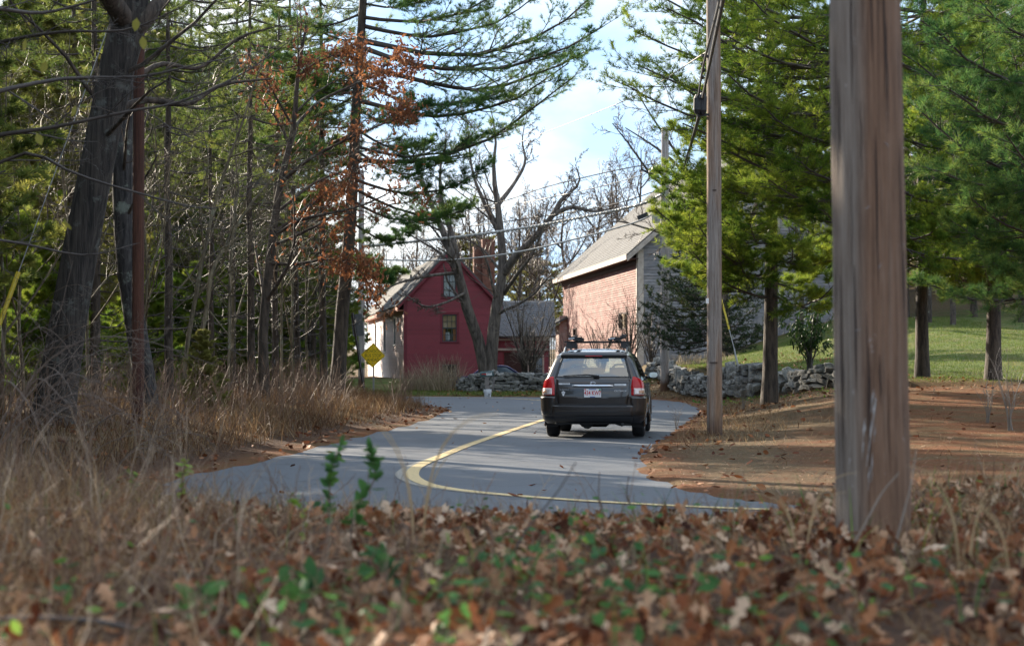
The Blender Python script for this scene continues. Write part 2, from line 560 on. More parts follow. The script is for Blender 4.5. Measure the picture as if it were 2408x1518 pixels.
n1, n2, n3 = g.noise(co, 90, 3, 0.8), g.noise(co, 0.55, 4), g.noise(co, 9, 4)
c = g.ramp(n1, [(0.25, (0.055, 0.063, 0.073)), (0.6, (0.096, 0.109, 0.125)), (0.85, (0.165, 0.178, 0.196))])
c = g.mix(g.ramp(n2, [(0.36, (0.55, 0.55, 0.55)), (0.58, (0, 0, 0))]), c, (0.066, 0.071, 0.079))
vo = g.n('ShaderNodeTexVoronoi', Scale=0.42, feature='DISTANCE_TO_EDGE')
wv = g.n('ShaderNodeVectorMath', operation='ADD')
sc_ = g.n('ShaderNodeVectorMath', operation='SCALE')
nn = g.n('ShaderNodeTexNoise', Scale=1.1, Detail=5)
g.l(co, nn.inputs['Vector'])
g.l(nn.outputs['Color'], sc_.inputs[0])
sc_.inputs['Scale'].default_value = 1.2
g.l(co, wv.inputs[0])
g.l(sc_.outputs[0], wv.inputs[1])
g.l(wv.outputs[0], vo.inputs['Vector'])
crack = g.ramp(vo.outputs['Distance'], [(0.0, (0.75, 0.75, 0.75)), (0.011, (0, 0, 0))])
c = g.mix(crack, c, (0.035, 0.037, 0.040))
g.color(c)
g.bump(n1, 0.35, 0.006)
g.set(Roughness=0.72)
road = kind(link('road', mesh_np('road', rv.reshape(-1, 3), [rq], True), g.m), 'structure')

def paint_line(name, line, w, z, mat):
    t = norm(np.gradient(line, axis=0))
    n = np.stack([-t[:, 1], t[:, 0]], -1)
    v = np.concatenate([np.c_[line + n * w / 2, np.full(len(line), z)], np.c_[line - n * w / 2, np.full(len(line), z)]])
    k = len(line)
    i = np.arange(k - 1)
    return kind(link(name, mesh_np(name, v, [np.stack([i, i + 1, i + k + 1, i + k], -1)], True), mat), 'structure')
g = NG('worn_yellow_paint')
co = g.coords()
f = g.noise(co, 40, 5, 0.7)
g.color(g.ramp(f, [(0.30, (0.16, 0.14, 0.11)), (0.44, (0.60, 0.44, 0.20)), (0.8, (0.72, 0.56, 0.29))]))
g.set(Roughness=0.7)
paint_line('yellow_line', _Yl, 0.155, 0.034, g.m)
g = NG('ghost_of_old_line_paint')
f = g.noise(g.coords(), 60, 5, 0.75)
g.color(g.ramp(f, [(0.42, (0.115, 0.118, 0.120)), (0.60, (0.42, 0.38, 0.30))]))
g.set(Roughness=0.75)
_k = (_Yl[:, 1] > 17.4) & (_Yl[:, 1] < 27.0) & (_Yl[:, 0] < 1.5)
_off = _Yl[_k].copy()
_off[:, 0] -= 0.13 * np.clip(1 - np.abs(_off[:, 1] - 22.0) / 5.0, 0, 1) - 0.0
paint_line('old_line_ghost', _off, 0.15, 0.030, g.m)

# ---------------------------------------------------------------- branch and foliage generators
def at_t(pts, t):
    """pts (B,n,3), t (B,m) -> positions, tangents (B,m,3)"""
    n = pts.shape[1]
    s = np.clip(t, 0, 1) * (n - 1)
    i = np.minimum(s.astype(int), n - 2)
    f = (s - i)[..., None]
    b = np.arange(len(pts))[:, None]
    a, c = pts[b, i], pts[b, i + 1]
    return a * (1 - f) + c * f, norm(c - a)

def grow(p0, d0, L, n, wig, up, r):
    """branches from p0 along d0: (B,n,3)"""
    B = len(p0)
    out = np.empty((B, n, 3))
    out[:, 0] = p0
    d = norm(d0)
    step = (np.broadcast_to(L, (B,)) / (n - 1))[:, None]
    for k in range(1, n):
        d = norm(d + r.normal(0, wig, (B, 3)) + np.array([0, 0, up]))
        out[:, k] = out[:, k - 1] + d * step
    return out

def spawn(pts, rad, m, t0, t1, ang, L, n, r, wig=0.12, up=0.05, rr=0.5, tip=0.25, flat=0.0, keep=1.0, shrink=0.5, rmin=0.003):
    """m children on every parent branch; flat > 0 keeps the children near the parent's level plane"""
    B = len(pts)
    t = (np.arange(m)[None] + r.random((B, m))) / m * (t1 - t0) + t0
    p, tg = at_t(pts, t)
    pl = np.linalg.norm(pts[:, -1] - pts[:, 0], axis=-1)[:, None]
    ref = norm(r.normal(0, 1, (B, m, 3)))
    sd = norm(np.cross(tg, ref))
    if flat > 0:
        h = norm(np.cross(tg, np.array([0, 0, 1.0])))
        sg = np.where((np.arange(m)[None, :, None] + r.integers(0, 2, (B, 1, 1))) % 2 == 0, 1.0, -1.0)
        sd = norm(h * sg * flat + sd * (1 - flat))
    a = np.radians(r.normal(ang, ang * 0.22, (B, m)))[..., None]
    d = tg * np.cos(a) + sd * np.sin(a)
    ln = pl * L * (1 - shrink * (t - t0) / max(t1 - t0, 1e-6)) * r.uniform(0.55, 1.25, (B, m))
    s = t * (pts.shape[1] - 1)
    r0 = rad[np.arange(B)[:, None], np.minimum(s.astype(int), pts.shape[1] - 1)] * rr
    k = r.random((B, m)) < keep
    c = grow(p[k], d[k], ln[k], n, wig, up, r)
    r0 = np.maximum(r0[k], rmin)
    rd = r0[:, None] * np.linspace(1, tip, n)[None]
    return c, np.maximum(rd, rmin * 0.6)

class Acc:
    def __init__(s):
        s.v, s.q, s.n = [], [], 0
    def add(s, pts, rad, k):
        if len(pts) == 0:
            return
        v, q = tubes(pts, rad, k)
        s.v.append(v)
        s.q.append(q + s.n)
        s.n += len(v)
    def mesh(s, name, sm=True):
        return mesh_np(name, np.vstack(s.v), [np.vstack(s.q)], sm)

def tuft_mesh(name, pos, dirs, K, ln, w, r, spread=(15, 70), tint=None):
    """K narrow needles fanning out at every position"""
    T = len(pos)
    d = norm(dirs)
    a = norm(np.cross(d, norm(r.normal(0, 1, (T, 3)))))
    b = np.cross(d, a)
    ph = np.radians(r.uniform(*spread, (T, K)))[..., None]
    ps = r.uniform(0, 2 * PI, (T, K))[..., None]
    nd = d[:, None] * np.cos(ph) + (a[:, None] * np.cos(ps) + b[:, None] * np.sin(ps)) * np.sin(ph)
    sd = norm(np.cross(nd, norm(r.normal(0, 1, (T, K, 3)))))
    l = ln * r.uniform(0.7, 1.2, (T, K, 1))
    p = pos[:, None] + r.normal(0, ln * 0.10, (T, K, 3))
    v = np.stack([p - sd * w / 2, p + sd * w / 2, p + nd * l], 2).reshape(-1, 3)
    f = np.arange(T * K * 3).reshape(-1, 3)
    if tint is None:
        tint = r.random(T)
    tn = np.clip(tint[:, None] + r.normal(0, 0.10, (T, K)), 0, 1)
    return mesh_np(name, v, [f], False, {'tint': np.repeat(tn.ravel(), 3)})

# a small lobed oak leaf and a plain leaf, both folded along the midrib
def oak_outline():
    half = [(0.01, 0.0), (0.15, 0.22), (0.06, 0.36), (0.24, 0.52), (0.10, 0.64), (0.22, 0.80), (0.0, 1.0)]
    return half
def leaf_template(half, curl=0.25, fold=0.25):
    """strip between the two edges with a raised midrib"""
    v, q, t = [], [], []
    for x, y in half:
        z = curl * (y - 0.4) ** 2
        v += [(-x, y, z + fold * x), (0, y, z), (x, y, z + fold * x)]
    v = np.array(v)
    for i in range(len(half) - 1):
        a = i * 3
        q += [(a, a + 1, a + 4, a + 3), (a + 1, a + 2, a + 5, a + 4)]
    return v, np.array(q)
OAK_V, OAK_Q = leaf_template(oak_outline(), 0.9, 0.5)
LEAF_V, LEAF_Q = leaf_template([(0.0, 0.0), (0.22, 0.25), (0.27, 0.5), (0.16, 0.8), (0.0, 1.0)], 0.3, 0.25)
SMALL_V, SMALL_Q = leaf_template([(0.0, 0.0), (0.26, 0.35), (0.22, 0.7), (0.0, 1.0)], 0.5, 0.4)
LONG_V, LONG_Q = leaf_template([(0.0, 0.0), (0.11, 0.2), (0.14, 0.5), (0.08, 0.8), (0.0, 1.0)], -0.3, 0.2)

def frames(d, r, nrm=None):
    """rotation matrices whose y axis is d (and z near nrm)"""
    d = norm(d)
    ref = norm(r.normal(0, 1, d.shape)) if nrm is None else norm(nrm + r.normal(0, 0.05, d.shape))
    x = norm(np.cross(d, ref))
    z = np.cross(x, d)
    return np.stack([x, d, z], -1)

def leaf_cloud(name, tv, tq, pos, dirs, size, r, nrm=None, tint=None, warp=0.15):
    T = len(pos)
    R = frames(dirs, r, nrm)
    size = np.broadcast_to(size, (T,)) * r.uniform(0.65, 1.25, T)
    w = tv[None] * np.stack([r.uniform(0.8, 1.25, T), np.ones(T), r.uniform(-1.2, 1.6, T)], -1)[:, None]
    w = w + np.stack([np.zeros((T, len(tv))), np.zeros((T, len(tv))), warp * r.normal(0, 1, (T, 1)) * tv[None, :, 0] * tv[None, :, 1] * 3], -1)
    v = np.einsum('tij,tkj->tki', R, w) * size[:, None, None] + pos[:, None]
    q = (tq[None] + (np.arange(T) * len(tv))[:, None, None]).reshape(-1, 4)
    if tint is None:
        tint = r.random(T)
    return mesh_np(name, v.reshape(-1, 3), [q], False, {'tint': np.repeat(tint, len(tv))})

def blades(name, pos, h, w, r, lean=0.35, bend=0.5, n=3, tint=None, d=None):
    """grass blades: tapered strips that lean and bend"""
    T = len(pos)
    az = r.uniform(0, 2 * PI, T)
    out = np.stack([np.cos(az), np.sin(az), np.zeros(T)], -1)
    h = np.broadcast_to(h, (T,)) * r.uniform(0.5, 1.2, T)
    ln = np.abs(r.normal(0, lean, T))[:, None]
    bd = np.abs(r.normal(0, bend, T))[:, None]
    a2 = az + r.uniform(0, 2 * PI, T)
    sd = np.stack([np.cos(a2), np.sin(a2), np.zeros(T)], -1)
    s = np.linspace(0, 1, n + 1)
    v = np.empty((T, 2 * (n + 1), 3))
    for i, u in enumerate(s):
        c = pos + h[:, None] * (np.array([0, 0, 1.0]) * (u - 0.35 * bd * u * u) + out * (ln * u + bd * 0.6 * u * u))
        ww = w * (1 - 0.85 * u)
        v[:, 2 * i] = c - sd * ww / 2
        v[:, 2 * i + 1] = c + sd * ww / 2
    base = (np.arange(T) * 2 * (n + 1))[:, None, None]
    q = np.array([[2 * i, 2 * i + 1, 2 * i + 3, 2 * i + 2] for i in range(n)])
    if tint is None:
        tint = r.random(T)
    return mesh_np(name, v.reshape(-1, 3), [(q[None] + base).reshape(-1, 4)], False, {'tint': np.repeat(tint, 2 * (n + 1))})

# ---------------------------------------------------------------- pines
def bough_foliage(B_pts, B_rad, acc, r, m2=22, m3=5, L2=0.30, L3=0.42, k3=1, t_in=0.22, per=3, keep=1.0):
    """side branchlets and twigs of boughs; returns tuft positions and directions"""
    p2, r2 = spawn(B_pts, B_rad, m2, t_in, 1.0, 52, L2, 5, r, 0.07, 0.035, 0.45, 0.35, flat=0.74, shrink=0.55, keep=keep, rmin=0.006)
    p3, r3 = spawn(p2, r2, m3, 0.25, 1.0, 40, L3, 3, r, 0.10, 0.10, 0.6, 0.5, flat=0.55, shrink=0.4, rmin=0.004)
    acc.add(p2, r2, 4)
    acc.add(p3, r3, 3)
    t = np.linspace(0.35, 1.0, per)[None].repeat(len(p3), 0) + r.normal(0, 0.08, (len(p3), per))
    a, ta = at_t(p3, t)
    b, tb = at_t(p2, np.linspace(0.55, 1.0, 3)[None].repeat(len(p2), 0))
    pos = np.concatenate([a.reshape(-1, 3), b.reshape(-1, 3)])
    dr = np.concatenate([ta.reshape(-1, 3), tb.reshape(-1, 3)]) + np.array([0, 0, 0.30])
    return pos, dr

def clump_tint(pos, r, base=0.45, amp=0.55, sc=1.1):
    f = fbm(pos[:, 0] * sc + pos[:, 2] * 0.7, pos[:, 1] * sc + pos[:, 2] * sc, 31)
    return np.clip(base + amp * (f - 0.5) * 2 + r.normal(0, 0.12, len(pos)), 0, 1)

def pine_parts(r, H, R0, boughs, K=9, ln=0.13, w=0.011, m2=20, m3=5, per=3, lean=(0, 0), dead=0, t_in=0.22, tintbase=0.45, trunk_top=0.25, L2=0.30):
    """boughs: list of (z, azimuth, length, rise) ; returns trunk mesh, branch mesh, crown mesh"""
    n = 14
    z = np.linspace(-0.3, H, n)
    wob = np.cumsum(r.normal(0, 0.02, (n, 2)), 0)
    tp = np.stack([lean[0] * z / H + wob[:, 0], lean[1] * z / H + wob[:, 1], z], -1)[None]
    tr = (R0 * (1 - (1 - trunk_top) * np.clip(z / H, 0, 1)) + 0.35 * R0 * np.exp(-np.maximum(z, 0) * 3.0))[None]
    ta = Acc()
    ta.add(tp, tr, 14)
    ba = Acc()
    bp, bl = [], []
    for (bz, az, L, rise) in boughs:
        c = np.array([np.interp(bz, z, tp[0, :, 0]), np.interp(bz, z, tp[0, :, 1]), bz])
        k = 9
        s = np.linspace(0, 1, k)
        d = np.array([math.cos(az), math.sin(az), 0])
        sd = np.array([-d[1], d[0], 0])
        bendy = r.normal(0, 0.06)
        zz = rise * s + 0.10 * (s ** 3) - 0.10 * np.sin(s * PI)
        pts = c + L * (s[:, None] * d + zz[:, None] * np.array([0, 0, 1]) + (bendy * s ** 2)[:, None] * sd) + np.cumsum(r.normal(0, 0.014 * L, (k, 3)), 0) * s[:, None]
        bp.append(pts)
        bl.append(0.011 * L + 0.008)
    bp, bl = np.array(bp), np.array(bl)
    br = bl[:, None] * np.linspace(1, 0.22, 9)[None]
    live = np.arange(len(bp)) >= dead
    ba.add(bp, br, 6)
    if dead:
        p2, r2 = spawn(bp[:dead], br[:dead], 9, 0.2, 1, 50, 0.35, 4, r, 0.15, 0.0, 0.4, 0.3, flat=0.6, rmin=0.004)
        p3, r3 = spawn(p2, r2, 4, 0.2, 1, 45, 0.4, 3, r, 0.2, 0.0, 0.5, 0.4, rmin=0.003)
        ba.add(p2, r2, 4)
        ba.add(p3, r3, 3)
    pos, dr = bough_foliage(bp[live], br[live], ba, r, m2, m3, L2, 0.42, per=per, t_in=t_in)
    crown = tuft_mesh('crown', pos, dr, K, ln, w, r, tint=clump_tint(pos, r, tintbase))
    return ta.mesh('trunk'), ba.mesh('branches'), crown

def pine_thing(meshes, mats, loc, rz, label, group=None, name='pine_tree', cat='pine tree', scale=1.0):
    t = thing(name, label, cat, loc, rz, group)
    if scale != 1.0:
        t.scale = (scale,) * 3
    for nm, me, mt in zip(('trunk', 'branches', 'crown'), meshes, mats):
        o = link(nm, me, mt, t)
        if nm == 'crown':
            kind(o, 'stuff')
    return t

def ring_boughs(r, z0, z1, dz, n, len_fn, rise=(-0.05, 0.18)):
    out = []
    z = z0
    while z < z1:
        a0 = r.uniform(0, 2 * PI)
        for k in range(n):
            out.append((z + r.uniform(-0.18, 0.18), a0 + 2 * PI * k / n + r.normal(0, 0.25), len_fn(z) * r.uniform(0.65, 1.15), r.uniform(*rise)))
        z += dz * r.uniform(0.8, 1.2)
    return out

# ---------------------------------------------------------------- bare trees
def bare_tree(r, limbs, twig_levels=((7, 0.42, 38, 6), (6, 0.45, 40, 5), (5, 0.5, 42, 4)), up=0.05, wig=0.13, t_first=0.25, sides=(10, 5, 4, 3), rmin=0.004, rr=0.45):
    """limbs: list of (polyline, radii). The first limb is the trunk."""
    tk, lb, tw = Acc(), Acc(), Acc()
    P_, R_ = [], []
    for i, (pl, rd) in enumerate(limbs):
        c = catmull(pl, 5)
        rad = np.interp(np.linspace(0, 1, len(c)), np.linspace(0, 1, len(rd)), rd)
        s = np.linspace(0, 1, 16)
        u = np.linspace(0, 1, len(c))
        c = np.stack([np.interp(s, u, c[:, k]) for k in range(3)], -1)
        rad = np.interp(s, u, rad)
        (tk if i == 0 else lb).add(c[None], rad[None], sides[0] if i == 0 else 7)
        P_.append(c)
        R_.append(rad)
    pts, rad = np.array(P_), np.array(R_)
    last = pts
    for lv, (m, L, ang, n) in enumerate(twig_levels):
        pts, rad = spawn(pts, rad, m, t_first if lv == 0 else 0.15, 1.0, ang, L, n, r, wig, up, rr, 0.3, rmin=rmin, keep=0.9, shrink=0.45)
        (lb if lv == 0 else tw).add(pts, rad, sides[min(lv + 1, 3)])
        last = pts
    return tk, lb, tw, last

def bare_thing(parts, mats, loc, rz, label, group=None, name='bare_tree', cat='tree', scale=1.0):
    t = thing(name, label, cat, loc, rz, group)
    if scale != 1.0:
        t.scale = (scale,) * 3
    for nm, me, mt in zip(('trunk', 'limbs', 'twigs'), parts, mats):
        if me is None:
            continue
        o = link(nm, me, mt, t)
        if nm == 'twigs':
            kind(o, 'stuff')
    return t
def acc_meshes(tk, lb, tw):
    return [tk.mesh('trunk'), lb.mesh('limbs') if lb.v else None, tw.mesh('twigs') if tw.v else None]

# ---------------------------------------------------------------- buildings
def paint(name, base, worn, wear=(0.55, 0.75), rough=0.55, sc=(1, 1, 1), nscale=5.0, rndv=0.10, spec=0.4):
    g = NG(name)
    co = g.coords(sc)
    f = g.noise(co, nscale, 7, 0.68)
    c = g.mix(g.ramp(f, [(wear[0], (0, 0, 0)), (wear[1], (1, 1, 1))]), base, worn)
    hs = g.n('ShaderNodeHueSaturation')
    rr = g.math('MULTIPLY_ADD', g.rnd(), 2 * rndv)
    g.t.nodes[-1].inputs[2].default_value = 1 - rndv
    g.l(rr, hs.inputs['Value'])
    g.l(c, hs.inputs['Color'])
    g.color(hs.outputs['Color'])
    g.bump(g.noise(co, nscale * 6, 4, 0.7), 0.25, 0.01)
    g.set(Roughness=rough)
    g.b.inputs['Specular IOR Level'].default_value = spec
    return g.m

M['red_paint'] = paint('red_clapboard_paint', (0.200, 0.021, 0.031), (0.138, 0.017, 0.024), rough=0.5)
M['red_trim'] = paint('red_trim_paint', (0.150, 0.016, 0.026), (0.110, 0.014, 0.020), rough=0.45)
M['sunlit_pink'] = paint('sunlit_pink_wall_paint', (0.56, 0.37, 0.33), (0.40, 0.23, 0.20), rough=0.5)  # sun glare on the side wall put into this pale pink base
M['eave_paint'] = paint('faded_eave_paint', (0.42, 0.18, 0.12), (0.30, 0.12, 0.09), rough=0.6)
M['barn_red'] = paint('weathered_barn_red', (0.200, 0.078, 0.066), (0.290, 0.185, 0.160), (0.42, 0.66), 0.75, (1, 0.35, 1), 2.2, 0.14, 0.18)
M['barn_grey'] = paint('weathered_grey_boards', (0.215, 0.215, 0.230), (0.360, 0.330, 0.315), (0.45, 0.70), 0.8, (0.4, 1, 1), 4.0, 0.16)
M['barn_trim'] = paint('weathered_trim', (0.50, 0.44, 0.38), (0.34, 0.28, 0.24), (0.45, 0.68), 0.7, (1, 1, 1), 4.0)
M['dark_wood'] = paint('dark_soffit_wood', (0.060, 0.030, 0.026), (0.090, 0.050, 0.040), rough=0.8)
M['shed_paint'] = paint('shed_boards', (0.40, 0.25, 0.21), (0.46, 0.38, 0.33), (0.45, 0.7), 0.7)
M['void'] = plain('dark_interior', (0.010, 0.010, 0.012), 0.9)
def roofing(name, lo, hi, sc):
    g = NG(name)
    co = g.coords((1, 1, 1))
    f = g.noise(co, sc, 6, 0.7)
    f2 = g.noise(co, 0.5, 4, 0.6)
    c = g.ramp(f, [(0.3, lo), (0.7, hi)])
    c = g.mix(g.ramp(f2, [(0.45, (0, 0, 0)), (0.65, (0.5, 0.5, 0.5))]), c, tuple(0.7 * x for x in lo))
    g.color(c)
    g.bump(f, 0.5, 0.01)
    g.set(Roughness=0.85)
    return g.m
M['roof_grey'] = roofing('grey_shingles', (0.060, 0.060, 0.058), (0.130, 0.128, 0.122), 9)
M['roof_dark'] = roofing('dark_shingles', (0.075, 0.078, 0.082), (0.140, 0.142, 0.148), 9)
def brick_mat():
    g = NG('chimney_bricks')
    f = g.noise(g.coords(), 7, 5, 0.7)
    c = g.ramp(f, [(0.3, (0.115, 0.045, 0.032)), (0.7, (0.270, 0.120, 0.080))])
    g.color(c)
    g.set(Roughness=0.85)
    return g.m
M['brick'] = brick_mat()
M['mortar'] = plain('mortar', (0.24, 0.21, 0.18), 0.9)
def glass_mat(name, tint, rough=0.02, fr=0.12):
    g = NG(name)
    tr = g.n('ShaderNodeBsdfTransparent')
    tr.inputs['Color'].default_value = (*tint, 1)
    gl = g.n('ShaderNodeBsdfGlossy', Roughness=rough)
    lw = g.n('ShaderNodeLayerWeight', Blend=0.5)
    fac = g.math('ADD', g.math('MULTIPLY', g.math('POWER', lw.outputs['Facing'], 5.0), 0.9), 0.04 + fr)
    mx = g.n('ShaderNodeMixShader')
    g.l(fac, mx.inputs[0])
    g.l(tr.outputs[0], mx.inputs[1])
    g.l(gl.outputs[0], mx.inputs[2])
    g.l(mx.outputs[0], g.out.inputs['Surface'])
    return g.m
M['pane'] = glass_mat('window_glass', (0.75, 0.80, 0.80), 0.03, 0.04)
M['sash'] = plain('dark_sash_paint', (0.035, 0.045, 0.050), 0.5)
M['curtain'] = plain('tan_blind', (0.50, 0.32, 0.17), 0.8, 0, 0.12, 3)
M['curtain_o'] = plain('orange_curtain', (0.55, 0.20, 0.07), 0.8, 0, 0.15, 9)
M['white_paint'] = plain('white_paint', (0.72, 0.72, 0.70), 0.5, 0, 0.06)
M['lamp_white'] = plain('white_lampshade', (0.62, 0.63, 0.66), 0.6, 0, 0.05)

def cut(a, b, holes):
    """interval [a,b] minus the holes"""
    seg = [(a, b)]
    for h0, h1 in holes:
        out = []
        for s0, s1 in seg:
            if h1 <= s0 or h0 >= s1:
                out.append((s0, s1))
                continue
            if h0 > s0:
                out.append((s0, h0))
            if h1 < s1:
                out.append((h1, s1))
        seg = out
    return [(s0, s1) for s0, s1 in seg if s1 - s0 > 0.04]

def clapboards(parent, mat, axis_, off, z0, z1, pitch, span, holes, name='clapboard', proud=0.040, r=rng):
    """lapped boards on a wall: axis_ 'x' = wall along local x facing -y, 'y' = along local y facing -x; span(z) -> (a, b)"""
    z = z0
    while z < z1 - 0.02:
        zt = min(z + pitch, z1)
        a, b = span(z), span(zt)
        hs = [(h[0], h[1]) for h in holes if h[2] < zt - 0.005 and h[3] > z + 0.005]
        for s0, s1 in cut(a[0], a[1], hs):
            t0 = max(s0, b[0]) if s0 == a[0] else s0
            t1 = min(s1, b[1]) if s1 == a[1] else s1
            if t1 <= t0:
                t0 = t1 = (s0 + s1) / 2
            j = r.normal(0, 0.002)
            pb, ptp = off + proud + j, off + 0.006 + j
            if axis_ == 'x':
                v = [(s0, -off + 0.02, z), (s1, -off + 0.02, z), (s0, -pb, z), (s1, -pb, z), (t0, -off + 0.02, zt), (t1, -off + 0.02, zt), (t0, -ptp, zt), (t1, -ptp, zt)]
                v = [v[2], v[3], v[0], v[1], v[6], v[7], v[4], v[5]]
            else:
                v = [(-pb, s0, z), (-off + 0.02, s0, z), (-pb, s1, z), (-off + 0.02, s1, z), (-ptp, t0, zt), (-off + 0.02, t0, zt), (-ptp, t1, zt), (-off + 0.02, t1, zt)]
            m = MB()
            m.hexa(v)
            m.build(name, mat, parent)
        z = zt

def sash_window(parent, axis_, off, c, z0, z1, w, nx_, nz_, casing=0.1, casing_mat=None, back=True, drape=None):
    """window > frame (casing), sash bars, pane. c is the centre along the wall"""
    def tr(s, d, z):      # s along the wall, d outward
        return (s, -off - d, z) if axis_ == 'x' else (-off - d, s, z)
    def dim(a, d, h):
        return (a, d, h) if axis_ == 'x' else (d, a, h)
    root = MB()
    if casing:
        for s in (-1, 1):
            root.box(tr(c + s * (w / 2 + casing / 2), 0.025, (z0 + z1) / 2), dim(casing, 0.06, z1 - z0))
        root.box(tr(c, 0.03, z1 + casing / 2), dim(w + 2 * casing, 0.07, casing))
        root.box(tr(c, 0.045, z0 - 0.03), dim(w + 2 * casing + 0.04, 0.10, 0.06))
    else:
        root.box(tr(c, 0.02, z0 - 0.02), dim(w, 0.05, 0.04))
    win = root.build('window', casing_mat, parent)
    sb = MB()
    t = 0.022
    for k in range(nx_ + 1):
        tt = t * (1.8 if k in (0, nx_) else 1)
        sb.box(tr(c - w / 2 + tt / 2 + (w - tt) * k / nx_, 0.012, (z0 + z1) / 2), dim(tt, 0.03, z1 - z0))
    for k in range(nz_ + 1):
        tt = t * (2.2 if k in (0, nz_) or (k * 2 == nz_) else 1)
        sb.box(tr(c, 0.015, z0 + tt / 2 + (z1 - z0 - tt) * k / nz_), dim(w, 0.034, tt))
    sb.build('sash', M['sash'], win)
    for i in range(nx_):
        for k in range(nz_):
            m = MB()
            pw, ph = w / nx_, (z1 - z0) / nz_
            d_ = rng.normal(0, 0.0008)
            xa, xb, za, zb = c - w / 2 + pw * i, c - w / 2 + pw * (i + 1), z0 + ph * k, z0 + ph * (k + 1)
            m.add([tr(xa, d_, za), tr(xb, d_, za), tr(xb, d_ + rng.normal(0, 0.001), zb), tr(xa, d_, zb)], [(0, 1, 2, 3)])
            m.build('pane', M['pane'], win)
    if back:
        m = MB()
        m.box(tr(c, -0.5, (z0 + z1) / 2), dim(w + 0.6, 0.02, z1 - z0 + 0.6))
        m.build('room_shade', M['void'], win)
    return win, tr, dim

def roof_slab(parent, mat, e0, e1, r1, r0, thick, name='roof', courses=0):
    """sloping roof between eave e0-e1 and ridge r0-r1, in lapped courses"""
    e0, e1, r0, r1 = (np.array(q, float) for q in (e0, e1, r0, r1))
    nrm = np.cross(e1 - e0, r0 - e0)
    nrm /= np.linalg.norm(nrm)
    if nrm[2] < 0:
        nrm = -nrm
    m = MB()
    m.hexa([e0, e1, r0, r1, e0 + nrm * thick, e1 + nrm * thick, r0 + nrm * thick, r1 + nrm * thick])
    o = m.build(name, mat, parent)
    if courses:
        m = MB()
        for k in range(courses):
            a, b = k / courses, (k + 1) / courses
            p0, p1 = e0 + (r0 - e0) * a, e1 + (r1 - e1) * a
            q0, q1 = e0 + (r0 - e0) * b, e1 + (r1 - e1) * b
            lo, hi = nrm * (thick + 0.022), nrm * (thick + 0.006)
            m.hexa([p0 + nrm * thick * 0.99, p1 + nrm * thick * 0.99, q0 + nrm * thick * 0.99, q1 + nrm * thick * 0.99, p0 + lo, p1 + lo, q0 + hi, q1 + hi])
        kind(m.build('shingle_courses', mat, o), 'stuff')
    return o

def yaw_of(slope):
    return math.atan2(-slope, 1.0)

# --- red house: local x runs to the right along the gable, local y away
hz = 0.35
HOUSE = thing('red_house', 'narrow dark red clapboard house with its gable to the road', 'house', (-4.96, 86.0, hz), math.atan(0.146))
W, L, ZE, ZA = 4.25, 24.0, 4.23 - hz, 6.50 - hz
m = MB()
m.hexa([(0.03, 0.03, -1.2), (W - 0.03, 0.03, -1.2), (0.03, L, -1.2), (W - 0.03, L, -1.2), (0.03, 0.03, ZE), (W - 0.03, 0.03, ZE), (0.03, L, ZE), (W - 0.03, L, ZE)])
house_wall = MB()
# the gable's own wall stands behind the boards with real openings, built as strips round the windows
WIN_C = 2.10
G_HOLES = [(WIN_C - 0.33, WIN_C + 0.33, 2.34 - hz, 3.60 - hz), (WIN_C - 0.29, WIN_C + 0.29, 4.39 - hz, 5.46 - hz), (WIN_C - 0.33, WIN_C + 0.33, 0.72 - hz, 1.30 - hz)]
def gable_span(W_, ze, za):
    def f(z):
        if z <= ze:
            return (0.0, W_)
        k = min(1.0, (z - ze) / (za - ze))
        return (W_ / 2 * k, W_ - W_ / 2 * k)
    return f
gs = gable_span(W, ZE, ZA)
def backing(parent, axis_, off, z0, z1, span, holes, mat, dz=0.12, name='wall'):
    zs = sorted(set([z0, z1] + [h[2] for h in holes] + [h[3] for h in holes] + list(np.arange(z0, z1, dz))))
    m = MB()
    for a, b in zip(zs[:-1], zs[1:]):
        if b - a < 1e-4:
            continue
        sa, sb2 = span(a), span(b)
        hs = [(h[0], h[1]) for h in holes if h[2] < b - 1e-3 and h[3] > a + 1e-3]
        for s0, s1 in cut(sa[0], sa[1], hs):
            t0 = max(s0, sb2[0]) if s0 == sa[0] else s0
            t1 = min(s1, sb2[1]) if s1 == sa[1] else s1
            if axis_ == 'x':
                m.hexa([(s0, -off, a), (s1, -off, a), (s0, -off + 0.1, a), (s1, -off + 0.1, a), (t0, -off, b), (t1, -off, b), (t0, -off + 0.1, b), (t1, -off + 0.1, b)])
            else:
                m.hexa([(-off, s0, a), (-off + 0.1, s0, a), (-off, s1, a), (-off + 0.1, s1, a), (-off, t0, b), (-off + 0.1, t0, b), (-off, t1, b), (-off + 0.1, t1, b)])
    return m.build(name, mat, parent)
wall_f = backing(HOUSE, 'x', 0.0, -1.0, ZA, gs, G_HOLES, M['red_paint'])
casing_h = [(h[0] - 0.11, h[1] + 0.11, h[2] - 0.06, h[3] + 0.11) for h in G_HOLES]
corner_holes = casing_h + [(-0.1, 0.12, -2, ZE), (W - 0.12, W + 0.1, -2, ZE)]
clapboards(wall_f, M['red_paint'], 'x', 0.0, -0.9, ZA - 0.1, 0.097, gs, corner_holes)
for (a, b, z0, z1), (nxp, nzp) in zip(G_HOLES, ((3, 4), (2, 3), (3, 2))):
    sash_window(HOUSE, 'x', -0.03, (a + b) / 2, z0, z1, b - a, nxp, nzp, 0.11, M['red_trim'])
